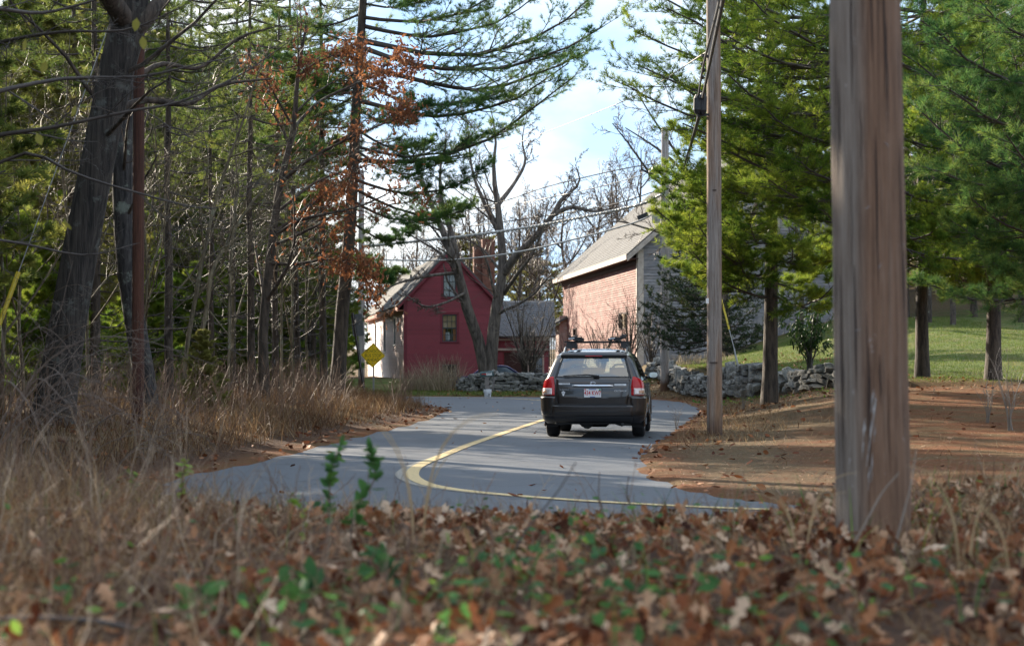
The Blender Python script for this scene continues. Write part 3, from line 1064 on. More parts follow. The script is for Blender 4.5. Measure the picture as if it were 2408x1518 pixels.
# the lit window's blind, curtain and lamp, and the pale curtain above
m = MB(); m.box((WIN_C, 0.065, 3.27 - hz), (0.66, 0.02, 0.66)); m.build('window_blind', M['curtain'], HOUSE)
m = MB()
for s in (-1, 1):
    m.box((WIN_C + s * 0.255, 0.085, 2.75 - hz), (0.14, 0.015, 0.82))
m.build('curtain', M['curtain_o'], HOUSE)
m = MB(); m.tube([(WIN_C - 0.08, 0.22, z - hz) for z in (2.36, 2.45, 2.62, 2.78)], [0.07, 0.13, 0.14, 0.10], 12); m.build('lamp_shade', M['lamp_white'], HOUSE)
m = MB(); m.box((WIN_C, 0.07, 4.92 - hz), (0.58, 0.02, 1.07)); m.build('lace_curtain', M['lamp_white'], HOUSE)
L_HOLES = [(4.6, 5.5, 2.25 - hz, 3.55 - hz), (10.7, 11.8, 1.95 - hz, 3.60 - hz), (17.2, 18.3, 2.25 - hz, 3.55 - hz)]
wall_l = backing(HOUSE, 'y', 0.0, -1.0, ZE, lambda z: (0.02, L), L_HOLES, M['sunlit_pink'], 5)
clapboards(wall_l, M['sunlit_pink'], 'y', 0.0, -0.6, ZE, 0.105, lambda z: (0.0, L), [(h[0] - 0.1, h[1] + 0.1, h[2] - 0.06, h[3] + 0.1) for h in L_HOLES])
for (a, b, z0, z1) in L_HOLES:
    sash_window(HOUSE, 'y', -0.03, (a + b) / 2, z0, z1, b - a, 2, 3, 0.10, M['white_paint'])
m = MB()
m.box((W + 0.0, L / 2, ZE / 2 - 0.5), (0.06, L - 0.2, ZE + 1.0)); m.build('side_wall', M['red_paint'], HOUSE)
m = MB()
m.box((0.055, -0.018, ZE / 2 - 0.5), (0.15, 0.05, ZE + 1.0)); m.box((W - 0.055, -0.018, ZE / 2 - 0.5), (0.15, 0.05, ZE + 1.0))
m.build('corner_board', M['red_trim'], HOUSE)
OV, OE = 0.16, 0.30
sl = (ZA - ZE) / (W / 2)
for s, nm in ((-1, 'left'), (1, 'right')):
    ex = W / 2 + s * (W / 2 + OE)
    ez = ZE - OE * sl + 0.03
    e0, e1, r0, r1 = (ex, -OV, ez), (ex, L, ez), (W / 2, -OV, ZA + 0.03), (W / 2, L, ZA + 0.03)
    rf = roof_slab(HOUSE, M['roof_grey'], e0, e1, r1, r0, 0.07, 'roof', 26)
    b = MB()
    b.beam((ex, -OV - 0.005, ez - 0.04), (W / 2, -OV - 0.005, ZA - 0.01), 0.03, 0.15, (0, 1, 0.01)) if False else None
    b.hexa([(ex, -OV - 0.02, ez - 0.13), (W / 2, -OV - 0.02, ZA - 0.10), (ex, -OV + 0.03, ez - 0.13), (W / 2, -OV + 0.03, ZA - 0.10),
            (ex, -OV - 0.02, ez + 0.02), (W / 2, -OV - 0.02, ZA + 0.05), (ex, -OV + 0.03, ez + 0.02), (W / 2, -OV + 0.03, ZA + 0.05)])
    b.build('rake_board', M['red_trim'], HOUSE)
    c_ = MB()
    c_.box((ex + s * -0.02, L / 2, ez - 0.06), (0.06, L - 0.02, 0.17))
    c_.box((ex - s * 0.16, L / 2, ez - 0.16), (0.28, L - 0.1, 0.05))
    c_.build('eave_cornice', M['eave_paint'], HOUSE)
m = MB(); m.tube([(1.0, 7.5, ZE + 0.6), (1.0, 7.5, ZE + 1.55)], 0.05, 8); m.build('vent_pipe', M['sash'], HOUSE)
# brick chimney outside the right-hand wall
def brick_stack(parent, c, w, d, z0, z1, name='chimney'):
    core = MB()
    core.box((c[0], c[1], (z0 + z1) / 2), (w - 0.03, d - 0.03, z1 - z0))
    ch = core.build(name, M['mortar'], parent)
    m = MB()
    z, k = z0, 0
    while z < z1:
        for (ax, ln, fx) in ((0, w, -d / 2), (0, w, d / 2), (1, d, -w / 2), (1, d, w / 2)):
            s = -ln / 2 + (0.0 if k % 2 else -0.10)
            while s < ln / 2:
                a, b = max(s, -ln / 2), min(s + 0.19, ln / 2)
                if b - a > 0.03:
                    j = rng.normal(0, 0.004)
                    cc = (c[0] + (a + b) / 2, c[1] + fx + j, z + 0.028) if ax == 0 else (c[0] + fx + j, c[1] + (a + b) / 2, z + 0.028)
                    m.box(cc, (b - a, 0.05, 0.056) if ax == 0 else (0.05, b - a, 0.056))
                s += 0.20
        z += 0.067
        k += 1
    m.box((c[0], c[1], z1 + 0.03), (w + 0.08, d + 0.08, 0.06))
    kind(m.build('brickwork', M['brick'], ch), 'stuff')
    return ch
brick_stack(HOUSE, (W + 0.33, 5.2, 0), 0.56, 0.56, -0.8, 7.35 - hz)
brick_stack(HOUSE, (W - 0.10, 5.5, 0), 0.46, 0.50, ZE - 0.5, 7.0 - hz)

# --- the red ell behind the maple
ELL = thing('red_ell', 'low red building with a dark grey roof between house and barn', 'outbuilding', (-0.9, 95.0, -0.2))
ew = 2.75
ELL_H = [(0.5, 1.5, 0.2, 2.1), (1.75, 2.45, 0.6, 1.9)]
wl = backing(ELL, 'x', 0.0, -0.6, 3.0, lambda z: (0, ew), ELL_H, M['red_paint'], 5)
clapboards(wl, M['red_paint'], 'x', 0.0, -0.4, 3.0, 0.12, lambda z: (0, ew), [(h[0] - 0.08, h[1] + 0.08, h[2] - 0.06, h[3] + 0.08) for h in ELL_H])
sash_window(ELL, 'x', -0.02, 2.10, 0.6, 1.9, 0.7, 2, 3, 0.08, M['barn_trim'])
m = MB(); m.box((1.0, 0.05, 1.15), (1.0, 0.05, 1.9)); m.build('door', M['dark_wood'], ELL)
m = MB()
for z_ in (0.05, 2.25, 2.75):
    m.box((ew / 2, -0.08, z_), (ew, 0.10, 0.12))
m.build('trim_board', M['barn_trim'], ELL)
roof_slab(ELL, M['roof_dark'], (-0.3, -0.5, 2.85), (ew + 0.35, -0.5, 2.85), (ew + 0.35, 3.2, 4.75), (-0.3, 3.2, 4.75), 0.08, 'roof', 18)

# --- barn
bz = 1.0
BARN = thing('barn', 'tall weathered barn with a pinkish red side wall and grey gable', 'barn', (5.92, 88.0, bz), math.atan(0.108))
BW, BL, BE, BA = 12.0, 26.0, 6.72 - bz, 12.0 - bz
B_H = [(2.85, 5.2, 3.05 - bz, 3.80 - bz), (20.2, 21.4, 2.95 - bz, 3.35 - bz)]
wl = backing(BARN, 'y', 0.0, -1.0, BE, lambda z: (0.03, BL), B_H, M['barn_red'], 5, 'side_wall')
clapboards(wl, M['barn_red'], 'y', 0.0, -0.6, BE, 0.115, lambda z: (0.0, BL), B_H + [(-0.1, 0.16, -3, BE)], proud=0.034)
for h in B_H:
    m = MB()
    c_, z_ = (h[0] + h[1]) / 2, (h[2] + h[3]) / 2
    for s in (-1, 1):
        m.box((-0.03, c_ + s * (h[1] - h[0]) / 2, z_), (0.07, 0.10, h[3] - h[2] + 0.1))
    m.box((-0.03, c_, h[3]), (0.08, h[1] - h[0] + 0.2, 0.07)); m.box((-0.03, c_, h[2]), (0.09, h[1] - h[0] + 0.2, 0.06)); m.box((0.02, c_, z_), (0.04, 0.07, h[3] - h[2]))
    wn = m.build('window', M['dark_wood'], BARN)
    m = MB(); m.box((0.30, c_, z_), (0.02, h[1] - h[0] + 0.4, h[3] - h[2] + 0.4)); m.build('dark_opening', M['void'], wn)
bgs = gable_span(BW, BE, BA)
BG_H = [(5.3, 6.7, 6.5, 7.7)]
wl = backing(BARN, 'x', 0.0, -1.0, BA, bgs, BG_H, M['barn_grey'], 0.25, 'gable_wall')
clapboards(wl, M['barn_grey'], 'x', 0.0, -0.6, BA - 0.15, 0.145, bgs, BG_H + [(-0.1, 0.28, -3, BE), (4.4, 7.6, -3, 2.6)], proud=0.036)
sash_window(BARN, 'x', -0.02, 6.0, 6.5, 7.7, 1.4, 3, 3, 0.12, M['barn_trim'])
m = MB(); m.box((0.13, -0.025, BE / 2 - 0.3), (0.28, 0.07, BE + 0.6)); m.box((-0.025, 0.08, BE / 2 - 0.3), (0.06, 0.16, BE + 0.6)); m.build('corner_board', M['barn_trim'], BARN)
dr_ = link('barn_door', None, parent=BARN)
for k in range(12):
    m = MB(); m.box((4.52 + k * 0.265, -0.03 + rng.normal(0, 0.006), 1.2), (0.25, 0.05, 2.75)); m.build('plank', M['barn_grey'], dr_)
sl = (BA - BE) / (BW / 2)
OE, OV = 0.55, 0.35
for s in (-1, 1):
    ex = BW / 2 + s * (BW / 2 + OE)
    ez = BE - OE * sl + 0.12
    roof_slab(BARN, M['roof_grey'], (ex, -OV, ez), (ex, BL + OV, ez), (BW / 2, BL + OV, BA + 0.12), (BW / 2, -OV, BA + 0.12), 0.09, 'roof', 40)
    m = MB()
    m.box((ex - s * -0.035, BL / 2, ez - 0.02), (0.06, BL + 2 * OV, 0.26))
    m.build('fascia_board', M['barn_trim'], BARN)
    m = MB()
    m.box((ex - s * 0.28, BL / 2, ez - 0.10), (0.50, BL + 2 * OV - 0.1, 0.05))
    m.box((ex - s * 0.49, BL / 2, ez - 0.24), (0.10, BL - 0.1, 0.24))
    m.build('soffit', M['dark_wood'], BARN)
    m = MB()
    m.hexa([(ex, -OV - 0.03, ez - 0.22), (BW / 2, -OV - 0.03, BA - 0.10), (ex, -OV + 0.03, ez - 0.22), (BW / 2, -OV + 0.03, BA - 0.10),
            (ex, -OV - 0.03, ez + 0.06), (BW / 2, -OV - 0.03, BA + 0.18), (ex, -OV + 0.03, ez + 0.06), (BW / 2, -OV + 0.03, BA + 0.18)])
    m.build('rake_board', M['barn_trim'], BARN)

# --- lean-to shed at the far end of the barn
SX, SY = P(1316, 800, 112)[0], 112.0
SX2 = P(1281, 800, 124)[0]
SHED = thing('lean_to_shed', 'low lean-to shed with a tall many-paned window beside the barn', 'shed', (SX, SY, 0.6), math.atan(-(SX2 - SX) / 12.0))
S_H = [(2.6, 8.6, 0.5, 2.75)]
wl = backing(SHED, 'y', 0.0, -0.8, 3.1, lambda z: (0, 12), S_H, M['shed_paint'], 5)
clapboards(wl, M['shed_paint'], 'y', 0.0, -0.6, 3.1, 0.14, lambda z: (0, 12), [(h[0] - 0.3, h[1] + 0.3, h[2] - 0.06, h[3] + 0.1) for h in S_H])
sash_window(SHED, 'y', -0.02, 5.6, 0.5, 2.75, 6.0, 3, 5, 0.14, M['shed_paint'])
m = MB(); m.box((1.9, 0.0, 1.4), (3.8, 0.08, 4.4)); m.build('end_wall', M['shed_paint'], SHED)
roof_slab(SHED, M['roof_grey'], (-0.5, -0.3, 2.95), (-0.5, 12.3, 2.95), (3.6, 12.3, 5.0), (3.6, -0.3, 5.0), 0.09, 'roof', 14)
m = MB(); m.box((-0.52, 6, 2.93), (0.06, 12.6, 0.24)); m.build('fascia_board', M['barn_trim'], SHED)

# ---------------------------------------------------------------- dry stone walls
def stone_meshes(n, r):
    out = []
    for k in range(n):
        bm = bmesh.new()
        for i in range(24):
            d = r.normal(0, 1, 3)
            d /= np.linalg.norm(d)
            e = np.sign(d) * np.abs(d) ** 0.55
            e = e / np.max(np.abs(e)) * r.uniform(0.86, 1.0) * 0.5
            bm.verts.new(e)
        res = bmesh.ops.convex_hull(bm, input=bm.verts)
        bmesh.ops.delete(bm, geom=[v for v in bm.verts if not v.link_faces], context='VERTS')
        me = bpy.data.meshes.new('stone')
        bm.to_mesh(me)
        bm.free()
        out.append(me)
    return out
g = NG('field_stone')
co = g.coords()
f = g.noise(co, 2.4, 7, 0.7)
c = g.ramp(f, [(0.28, (0.060, 0.062, 0.060)), (0.5, (0.180, 0.180, 0.168)), (0.75, (0.370, 0.355, 0.320))])
c = g.mix(g.ramp(g.noise(co, 5.0, 4), [(0.55, (0, 0, 0)), (0.65, (0.6, 0.6, 0.6))]), c, (0.30, 0.27, 0.20))
hs = g.n('ShaderNodeHueSaturation')
vv = g.math('MULTIPLY_ADD', g.rnd(), 0.7)
g.t.nodes[-1].inputs[2].default_value = 0.62
g.l(vv, hs.inputs['Value'])
g.l(c, hs.inputs['Color'])
g.color(hs.outputs['Color'])
g.bump(f, 0.8, 0.12)
g.set(Roughness=0.88)
M['stone'] = g.m
STONES = stone_meshes(16, rng)
for s in STONES:
    s.materials.append(M['stone'])

def stone_wall(label, line, hfun, thick, rows_, size, limit, r, jumble=0.0):
    line = np.array(line)
    root = thing('stone_wall', label, 'stone wall', (float(line[0, 0]), float(line[0, 1]), 0))
    o0 = np.array([line[0, 0], line[0, 1], 0])
    seg = np.diff(line, axis=0)
    s = np.concatenate([[0], np.cumsum(np.linalg.norm(seg, axis=1))])
    total = s[-1]
    def at(u):
        p = np.array([np.interp(u, s, line[:, 0]), np.interp(u, s, line[:, 1])])
        q = np.array([np.interp(min(u + 0.1, total), s, line[:, 0]), np.interp(min(u + 0.1, total), s, line[:, 1])])
        t = q - p
        t = t / max(np.linalg.norm(t), 1e-6) if np.linalg.norm(t) > 1e-6 else seg[-1] / np.linalg.norm(seg[-1])
        return p, t
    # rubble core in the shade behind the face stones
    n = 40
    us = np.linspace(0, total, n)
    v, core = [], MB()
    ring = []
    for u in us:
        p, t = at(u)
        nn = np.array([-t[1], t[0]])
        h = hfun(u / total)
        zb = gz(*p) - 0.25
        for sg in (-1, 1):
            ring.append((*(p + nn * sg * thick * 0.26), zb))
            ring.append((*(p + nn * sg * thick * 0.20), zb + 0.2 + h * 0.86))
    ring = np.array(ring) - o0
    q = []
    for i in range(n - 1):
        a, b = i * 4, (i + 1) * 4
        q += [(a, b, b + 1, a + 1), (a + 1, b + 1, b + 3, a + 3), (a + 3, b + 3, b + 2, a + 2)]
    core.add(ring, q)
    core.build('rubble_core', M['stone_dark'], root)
    cnt = 0
    spots = []
    for side in (-1, 1):
        for k in range(rows_):
            u = r.uniform(0, size * 0.5)
            while u < total:
                w = size * r.uniform(0.55, 1.55)
                if side == -1 or k >= rows_ - 1:
                    spots.append((side, k, u + w / 2, w))
                u += w * 0.93
    if len(spots) > limit:
        spots = sorted(spots, key=lambda q_: q_[0])[:limit]
    for side, k, u, w in spots:
        p, t = at(min(u, total))
        nn = np.array([-t[1], t[0]])
        h = hfun(min(u, total) / total)
        rh = h / rows_
        zc = gz(*p) + rh * (k + 0.45) + r.normal(0, rh * 0.10)
        c = p + nn * side * (thick * 0.30 * (1 - 0.3 * k / rows_) + r.normal(0, 0.03))
        o = bpy.data.objects.new('stone', STONES[r.integers(len(STONES))])
        COL.objects.link(o)
        o.parent = root
        o.location = Vector(np.array([c[0], c[1], zc]) - o0)
        tilt = r.normal(0, 0.10) + (r.choice([0, 0.7, 1.2, -0.8]) if r.random() < jumble else 0)
        o.rotation_euler = (r.normal(0, 0.12), tilt, math.atan2(t[1], t[0]) + r.normal(0, 0.12))
        o.scale = (w * 1.06, thick * 0.55 * r.uniform(0.8, 1.2), rh * r.uniform(1.0, 1.45))
        cnt += 1
    return root
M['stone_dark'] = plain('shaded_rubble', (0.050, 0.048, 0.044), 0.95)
stone_wall('low dry stone wall behind the mailbox and white bucket', [(-2.25, 77.4), (-1.2, 77.0), (0.6, 76.8), (2.6, 76.6), (4.6, 77.0)],
           lambda t: 0.42 + 0.34 * min(1, t * 9), 0.6, 5, 0.33, 240, rng, 0.12)
_w = catmull([(5.98, 78.5), (6.05, 76.5), (7.1, 63), (7.7, 57)], 8)
stone_wall('tumbled dry stone wall behind the far utility poles', _w, lambda t: 0.62 + 0.34 * smooth(0.5, 0.95, t) , 0.7, 5, 0.50, 295, rng, 0.22)
stone_wall('low flat-topped stretch of stone wall beside the big pine trunk', [(7.85, 55.5), (8.3, 52.5), (8.75, 50), (9.05, 47.8)], lambda t: 0.62 - 0.1 * t, 0.7, 4, 0.42, 150, rng, 0.25)

# ---------------------------------------------------------------- utility poles
def pole_mat(name, grey, brown, sc=1.0, mixpos=(0.42, 0.58), foot=None, marks=False):
    g = NG(name)
    v = g.coords((1, 1, 0.035))
    f = g.noise(v, 34 * sc, 8, 0.78)
    f2 = g.noise(g.coords((1, 1, 0.10)), 4.0 * sc, 3)
    if marks:                                   # the weather side has gone grey, the other kept its brown
        tc0 = g.n('ShaderNodeTexCoord')
        sp0 = g.n('ShaderNodeSeparateXYZ')
        g.l(tc0.outputs['Object'], sp0.inputs[0])
        f2 = g.math('ADD', g.math('MULTIPLY', f2, 0.45), g.math('ADD', g.math('MULTIPLY', sp0.outputs[0], 2.6), 0.42))
    c = g.mix(g.ramp(f2, [(mixpos[0], (0, 0, 0)), (mixpos[1], (1, 1, 1))]), grey, brown)
    c = g.mix(g.ramp(f, [(0.34, (0.9, 0.9, 0.9)), (0.50, (0, 0, 0))]), c, tuple(0.28 * x for x in brown))
    c = g.mix(g.ramp(f, [(0.52, (0, 0, 0)), (0.70, (0.6, 0.6, 0.6))]), c, tuple(min(1, 1.5 * x) for x in grey))
    ff = g.noise(g.coords((1, 1, 0.014)), 120 * sc, 5, 0.8)
    c = g.mix(g.ramp(ff, [(0.36, (0.75, 0.75, 0.75)), (0.52, (0, 0, 0))]), c, tuple(0.35 * x for x in brown))
    if foot:
        tc = g.n('ShaderNodeTexCoord')
        sep = g.n('ShaderNodeSeparateXYZ')
        g.l(tc.outputs['Object'], sep.inputs[0])
        zz = g.math('ADD', sep.outputs[2], g.math('MULTIPLY', f, 0.9))
        c = g.mix(g.ramp(zz, [(0.0, (1, 1, 1)), (foot[0] , (1, 1, 1)), (min(1, foot[0] + 0.4), (0, 0, 0))]), c, foot[1])
    if marks:
        mk = g.noise(g.coords((5, 5, 1.6)), 3.2, 5, 0.7)
        c = g.mix(g.ramp(mk, [(0.66, (0, 0, 0)), (0.70, (0.8, 0.8, 0.8))]), c, (0.50, 0.49, 0.48))
    g.color(c)
    g.bump(f, 1.0, 0.02)
    g.set(Roughness=0.85)
    return g.m

def pole_mesh(h, r0, r1, k=28, n=30, seed=0, below=0.4):
    r = np.random.default_rng(seed)
    z = np.linspace(-below, h, n)
    wob = np.cumsum(r.normal(0, r0 * 0.012, (n, 2)), 0)
    v, q = tubes(np.stack([wob[:, 0], wob[:, 1], z], -1)[None], np.linspace(r0, r1, n)[None] * (1 + r.normal(0, 0.006, (1, n))), k)
    v[:, :2] *= (1 + 0.012 * np.sin(np.arctan2(v[:, 1], v[:, 0]) * 5 + v[:, 2] * 0.4))[:, None]
    cap = [(n - 1) * k + i for i in range(k)]
    c = np.vstack([v, v[cap].mean(0)])
    t = [(cap[i], cap[(i + 1) % k], len(v)) for i in range(k)]
    return mesh_np('pole', c, [q, np.array(t)], True)

GREYW, BROWNW = (0.235, 0.220, 0.215), (0.215, 0.135, 0.098)
M['pole_near'] = pole_mat('weathered_near_pole', (0.225, 0.186, 0.150), (0.228, 0.126, 0.074), 0.8, (0.42, 0.56), None, True)
M['pole_mid'] = pole_mat('weathered_pole', (0.285, 0.250, 0.220), (0.290, 0.170, 0.098), 1.0, (0.44, 0.62), (0.45, (0.075, 0.038, 0.022)))
M['pole_far'] = pole_mat('pale_pole', (0.360, 0.330, 0.310), (0.330, 0.215, 0.150), 1.0, (0.55, 0.75), (0.75, (0.110, 0.055, 0.030)))
M['pole_red'] = pole_mat('rust_brown_pole', (0.105, 0.040, 0.022), (0.060, 0.022, 0.014), 1.2)
M['black_metal'] = plain('black_hardware', (0.014, 0.014, 0.016), 0.45)
M['steel'] = plain('galvanised_steel', (0.30, 0.30, 0.30), 0.6, 0.5)
M['cable_black'] = plain('black_cable', (0.020, 0.020, 0.022), 0.5)
M['cable_grey'] = plain('pale_cable', (0.46, 0.44, 0.40), 0.35, 0.35)
M['knot'] = plain('dark_knot', (0.030, 0.018, 0.014), 0.9)
M['pale_scrape'] = plain('pale_scraped_wood', (0.33, 0.305, 0.28), 0.8, 0, 0.35, 60)

def utility_pole(label, px, Y, h, r0, r1, mat, seed, lean=(0, 0), zoff=0.0, group=None):
    x = (px - CX) / F * Y
    z = gz(x, Y) + zoff
    t = thing('utility_pole', label, 'utility pole', (x, Y, z), 0, group)
    t.rotation_euler = (lean[1], lean[0], 0)
    link('pole', pole_mesh(h, r0, r1, seed=seed), mat, t)
    return t, x, z

near, npx, npz = utility_pole('thick weathered utility pole, nearest of the poles, in the leaves at right', 2052, 7.8, 9.5, 0.158, 0.118, M['pole_near'], 1, (-0.012, 0.0))
for (zk, ang, s) in ((1.08, -0.35, 1.0), (1.21, -0.42, 0.7), (0.50, -0.30, 0.6)):
    rr = 0.152 - 0.004 * zk
    m = MB()
    th = np.linspace(0, 2 * PI, 10, endpoint=False)
    ring = [(rr * math.sin(-ang + 0.20 * s * math.cos(a)) * 1.01, -rr * math.cos(-ang + 0.20 * s * math.cos(a)) * 1.01, zk + 0.022 * s * math.sin(a)) for a in th]
    m.add(ring + [(rr * math.sin(-ang) * 0.985, -rr * math.cos(ang) * 0.985, zk)], None, [(i, (i + 1) % 10, 10) for i in range(10)])
    m.build('knot', M['knot'], near)
mid, mpx, mpz = utility_pole('slim grey utility pole standing just right of the dark car', 1680, 33.0, 10.5, 0.138, 0.115, M['pole_mid'], 2, (-0.002, 0))
far, fpx, fpz = utility_pole('pale utility pole in front of the barn corner', 1563, 72.0, 10.2, 0.178, 0.140, M['pole_far'], 3, (0.003, 0), -0.05)
red, rpx, rpz = utility_pole('slender rust-brown pole among the trees at left', 325, 29.0, 6.2, 0.098, 0.085, M['pole_red'], 4)
gry, gpx, gpz = utility_pole('pale grey pole behind the leaning sign post', 850, 82.0, 9.5, 0.145, 0.12, M['pole_far'], 5)

# hardware on the far pole
def local(o, p):
    return np.array(p) - np.array(o.location)
m = MB(); q0 = local(far, P(1540, 600 - 12, 71.7)); 
m.box(local(far, P(1541, 568 - 60 - 0, 71.6)), (0.30, 0.26, 0.52)); m.build('junction_box', M['steel'], far)
m = MB(); m.beam(local(far, P(1505, 398, 71.8)), local(far, P(1575, 430, 71.8)), 0.08, 0.08); m.build('cross_arm', M['black_metal'], far)
m = MB()
for (x_, y_) in ((1527, 408), (1535, 399), (1545, 395)):
    a = local(far, P(x_, y_, 71.7)); m.tube([a - (0, 0, 0.10), a, a + (0, 0, 0.10)], [0.05, 0.09, 0.05], 8)
m.build('insulator', M['black_metal'], far)
m = MB(); m.beam(local(far, P(1498, 513, 71.6)), local(far, P(1522, 503, 71.6)), 0.16, 0.16); m.build('splice_case', M['black_metal'], far)
m = MB(); m.tube([local(far, P(x_, y_, 71.55)) for x_, y_ in ((1551, 395), (1558, 408), (1570, 408), (1584, 392), (1596, 360))], 0.025, 6); m.build('wire_loop', M['cable_grey'], far)
m = MB(); m.tube([local(far, P(x_, y_, 71.6)) for x_, y_ in ((1556, 452), (1563, 462), (1572, 474))], 0.03, 6); m.build('bracket', M['steel'], far)
# hardware on the middle pole
m = MB()
for (x_, y0, y1, rad) in ((1643, 222, 268, 0.075), (1655, 218, 270, 0.07)):
    a, b = local(mid, P(x_, y0, 32.8)), local(mid, P(x_ - 1, y1, 32.8))
    m.tube([a, a * 0.8 + b * 0.2, a * 0.2 + b * 0.8, b], [rad * 0.55, rad, rad, rad * 0.6], 10)
m.build('splice_case', M['black_metal'], mid)
m = MB()
for (x_, y_) in ((1654, 150), (1656, 165), (1652, 182)):
    a = local(mid, P(x_, y_, 32.85)); m.tube([a - (0, 0, 0.035), a, a + (0, 0, 0.035)], [0.02, 0.05, 0.02], 8)
m.build('insulator', M['black_metal'], mid)
m = MB(); m.beam(local(mid, P(1640, 272, 32.8)), local(mid, P(1672, 269, 32.95)), 0.04, 0.04); m.beam(local(mid, P(1652, 130, 32.85)), local(mid, P(1675, 135, 33.0)), 0.04, 0.05); m.build('bracket', M['black_metal'], mid)
m = MB(); m.box(local(mid, P(1664, 707, 32.85)), (0.05, 0.02, 0.09)); m.build('pole_tag', M['white_paint'], mid)
m = MB(); m.box(local(mid, P(1681, 447, 32.86)), (0.07, 0.012, 0.015)); m.box(local(mid, P(1678, 852, 32.85)), (0.14, 0.012, 0.018)); m.build('split', M['knot'], mid)

# ---------------------------------------------------------------- wires
def wire(name, label, pts, rad, mat, sag=0.0, cat='cable', n=24, twist=0):
    pts = [np.array(p, float) for p in pts]
    c = catmull(pts, n) if len(pts) > 2 else np.array([pts[0] + (pts[1] - pts[0]) * t for t in np.linspace(0, 1, n)])
    t = np.linspace(0, 1, len(c))
    c[:, 2] -= sag * 4 * t * (1 - t)
    m = MB()
    if twist:
        ph = np.linspace(0, twist * 2 * PI, len(c))
        for s in (0, PI):
            m.tube(c + np.stack([np.cos(ph + s) * rad * 0.9, 0 * ph, np.sin(ph + s) * rad * 0.9], -1), rad, 5, False)
    else:
        m.tube(c, rad, 6, False)
    o = m.build(name, mat, None, True)
    return tag(o, label, cat)
G1 = P(848, 575, 82); G2 = P(848, 612, 82)
wire('overhead_cable', 'upper pale cable sagging from the far pole above the red house roof', [P(1557, 458, 71.8), P(1480, 487, 72.6), P(1200, 541, 76.5), P(895, 576, 81), G1], 0.042, M['cable_grey'], twist=70, n=60)
wire('overhead_cable', 'lower pale cable crossing just above the red gable', [P(1557, 488, 71.8), P(1480, 527, 72.6), P(1230, 590, 76.2), P(1050, 611, 79), P(890, 611, 81.5), G2], 0.034, M['cable_grey'], n=30)
wire('overhead_wire', 'thin dark wire leaving the cross arm of the far pole to the left', [P(1540, 385, 71.8), P(1450, 400, 73), P(1290, 438, 76), P(1180, 474, 79), P(990, 522, 84)], 0.020, M['cable_black'], cat='wire')
wire('overhead_wire', 'pale thin wire sloping through the bare maple branches', [P(1560, 395, 71.8), P(1430, 434, 74), P(1240, 475, 79), P(1130, 495, 82)], 0.018, M['cable_grey'], cat='wire')
wire('overhead_wire', 'faint double wire below the pale thin wire', [P(1555, 445, 71.8), P(1430, 483, 74), P(1250, 512, 79), P(1000, 545, 86)], 0.020, M['cable_black'], cat='wire')
wire('overhead_wire', 'single thin wire rising to the upper right against the sky', [P(1668, 118, 33), P(1500, 222, 45), P(1345, 287, 60), P(1180, 350, 80)], 0.012, M['cable_grey'], cat='wire')
_a = P(1652, 232, 32.9)
wire('overhead_cable', 'thick black cable climbing past the middle pole to the top of the frame', [_a, P(1675, 120, 24.0), P(1700, 2, 18.2), P(1745, -220, 13.2), P(2020, -1700, 7.9)], 0.022, M['cable_black'])
wire('overhead_cable', 'second black cable beside the one climbing past the middle pole', [P(1642, 226, 32.85), P(1655, 150, 26.5), P(1690, 10, 19.2), P(1735, -210, 13.6), P(2000, -1650, 7.9)], 0.016, M['cable_black'])
wire('overhead_cable', 'black cable hanging from the middle pole to the far pole', [P(1644, 268, 32.9), P(1622, 345, 40), P(1600, 415, 52), P(1572, 470, 71.8)], 0.022, M['cable_black'])
wire('overhead_cable', 'second black cable hanging between the middle and far poles', [P(1648, 268, 32.9), P(1628, 335, 40), P(1608, 400, 52), P(1575, 440, 71.8)], 0.016, M['cable_black'])

# guy wires with yellow guards
def guy(label, top, bot, f0, f1, rad=0.008, grad=0.028):
    top, bot = np.array(top), np.array(bot)
    t = thing('guy_wire', label, 'guy wire', tuple(bot))
    m = MB(); m.tube([(0, 0, 0), top - bot], rad, 6, False); m.build('cable', M['steel'], t)
    m = MB(); m.tube([(top - bot) * f0, (top - bot) * f1], grad, 10); m.build('guard', M['guard_yellow'], t)
    m = MB(); m.tube([(0, 0, -0.3), (top - bot) * f0 * 0.5], rad * 1.7, 6); m.build('anchor_rod', M['steel'], t)
    return t
M['guard_yellow'] = plain('yellow_plastic_guard', (0.56, 0.42, 0.03), 0.45, 0, 0.12)
guy('guy wire with a yellow guard slanting down beside the big pine trunk', P(1566, 205, 71.8), [P(1739, 884, 66)[0], 66.0, gz(P(1739, 884, 66)[0], 66.0)], 0.13, 0.28, 0.016, 0.036)
_b = P(-52, 900, 27)
guy('guy wire with a yellow guard at the left edge of the frame', P(300, -60, 28.5), _b, 0.13, 0.26, 0.008, 0.035)

# ---------------------------------------------------------------- lettering
def text_part(name, body, size, mat, parent, loc, rot, extrude=0.001, sx=1.0, align='CENTER', offset=0.0):
    cu = bpy.data.curves.new(name, 'FONT')
    cu.body = body
    cu.size = size
    cu.extrude = extrude
    cu.align_x = align
    cu.align_y = 'CENTER'
    cu.offset = offset
    tmp = bpy.data.objects.new(name, cu)
    COL.objects.link(tmp)
    dg = bpy.context.evaluated_depsgraph_get()
    me = bpy.data.meshes.new_from_object(tmp.evaluated_get(dg))
    bpy.data.objects.remove(tmp)
    o = link(name, me, mat, parent, loc, rot)
    o.scale = (sx, 1, 1)
    return o

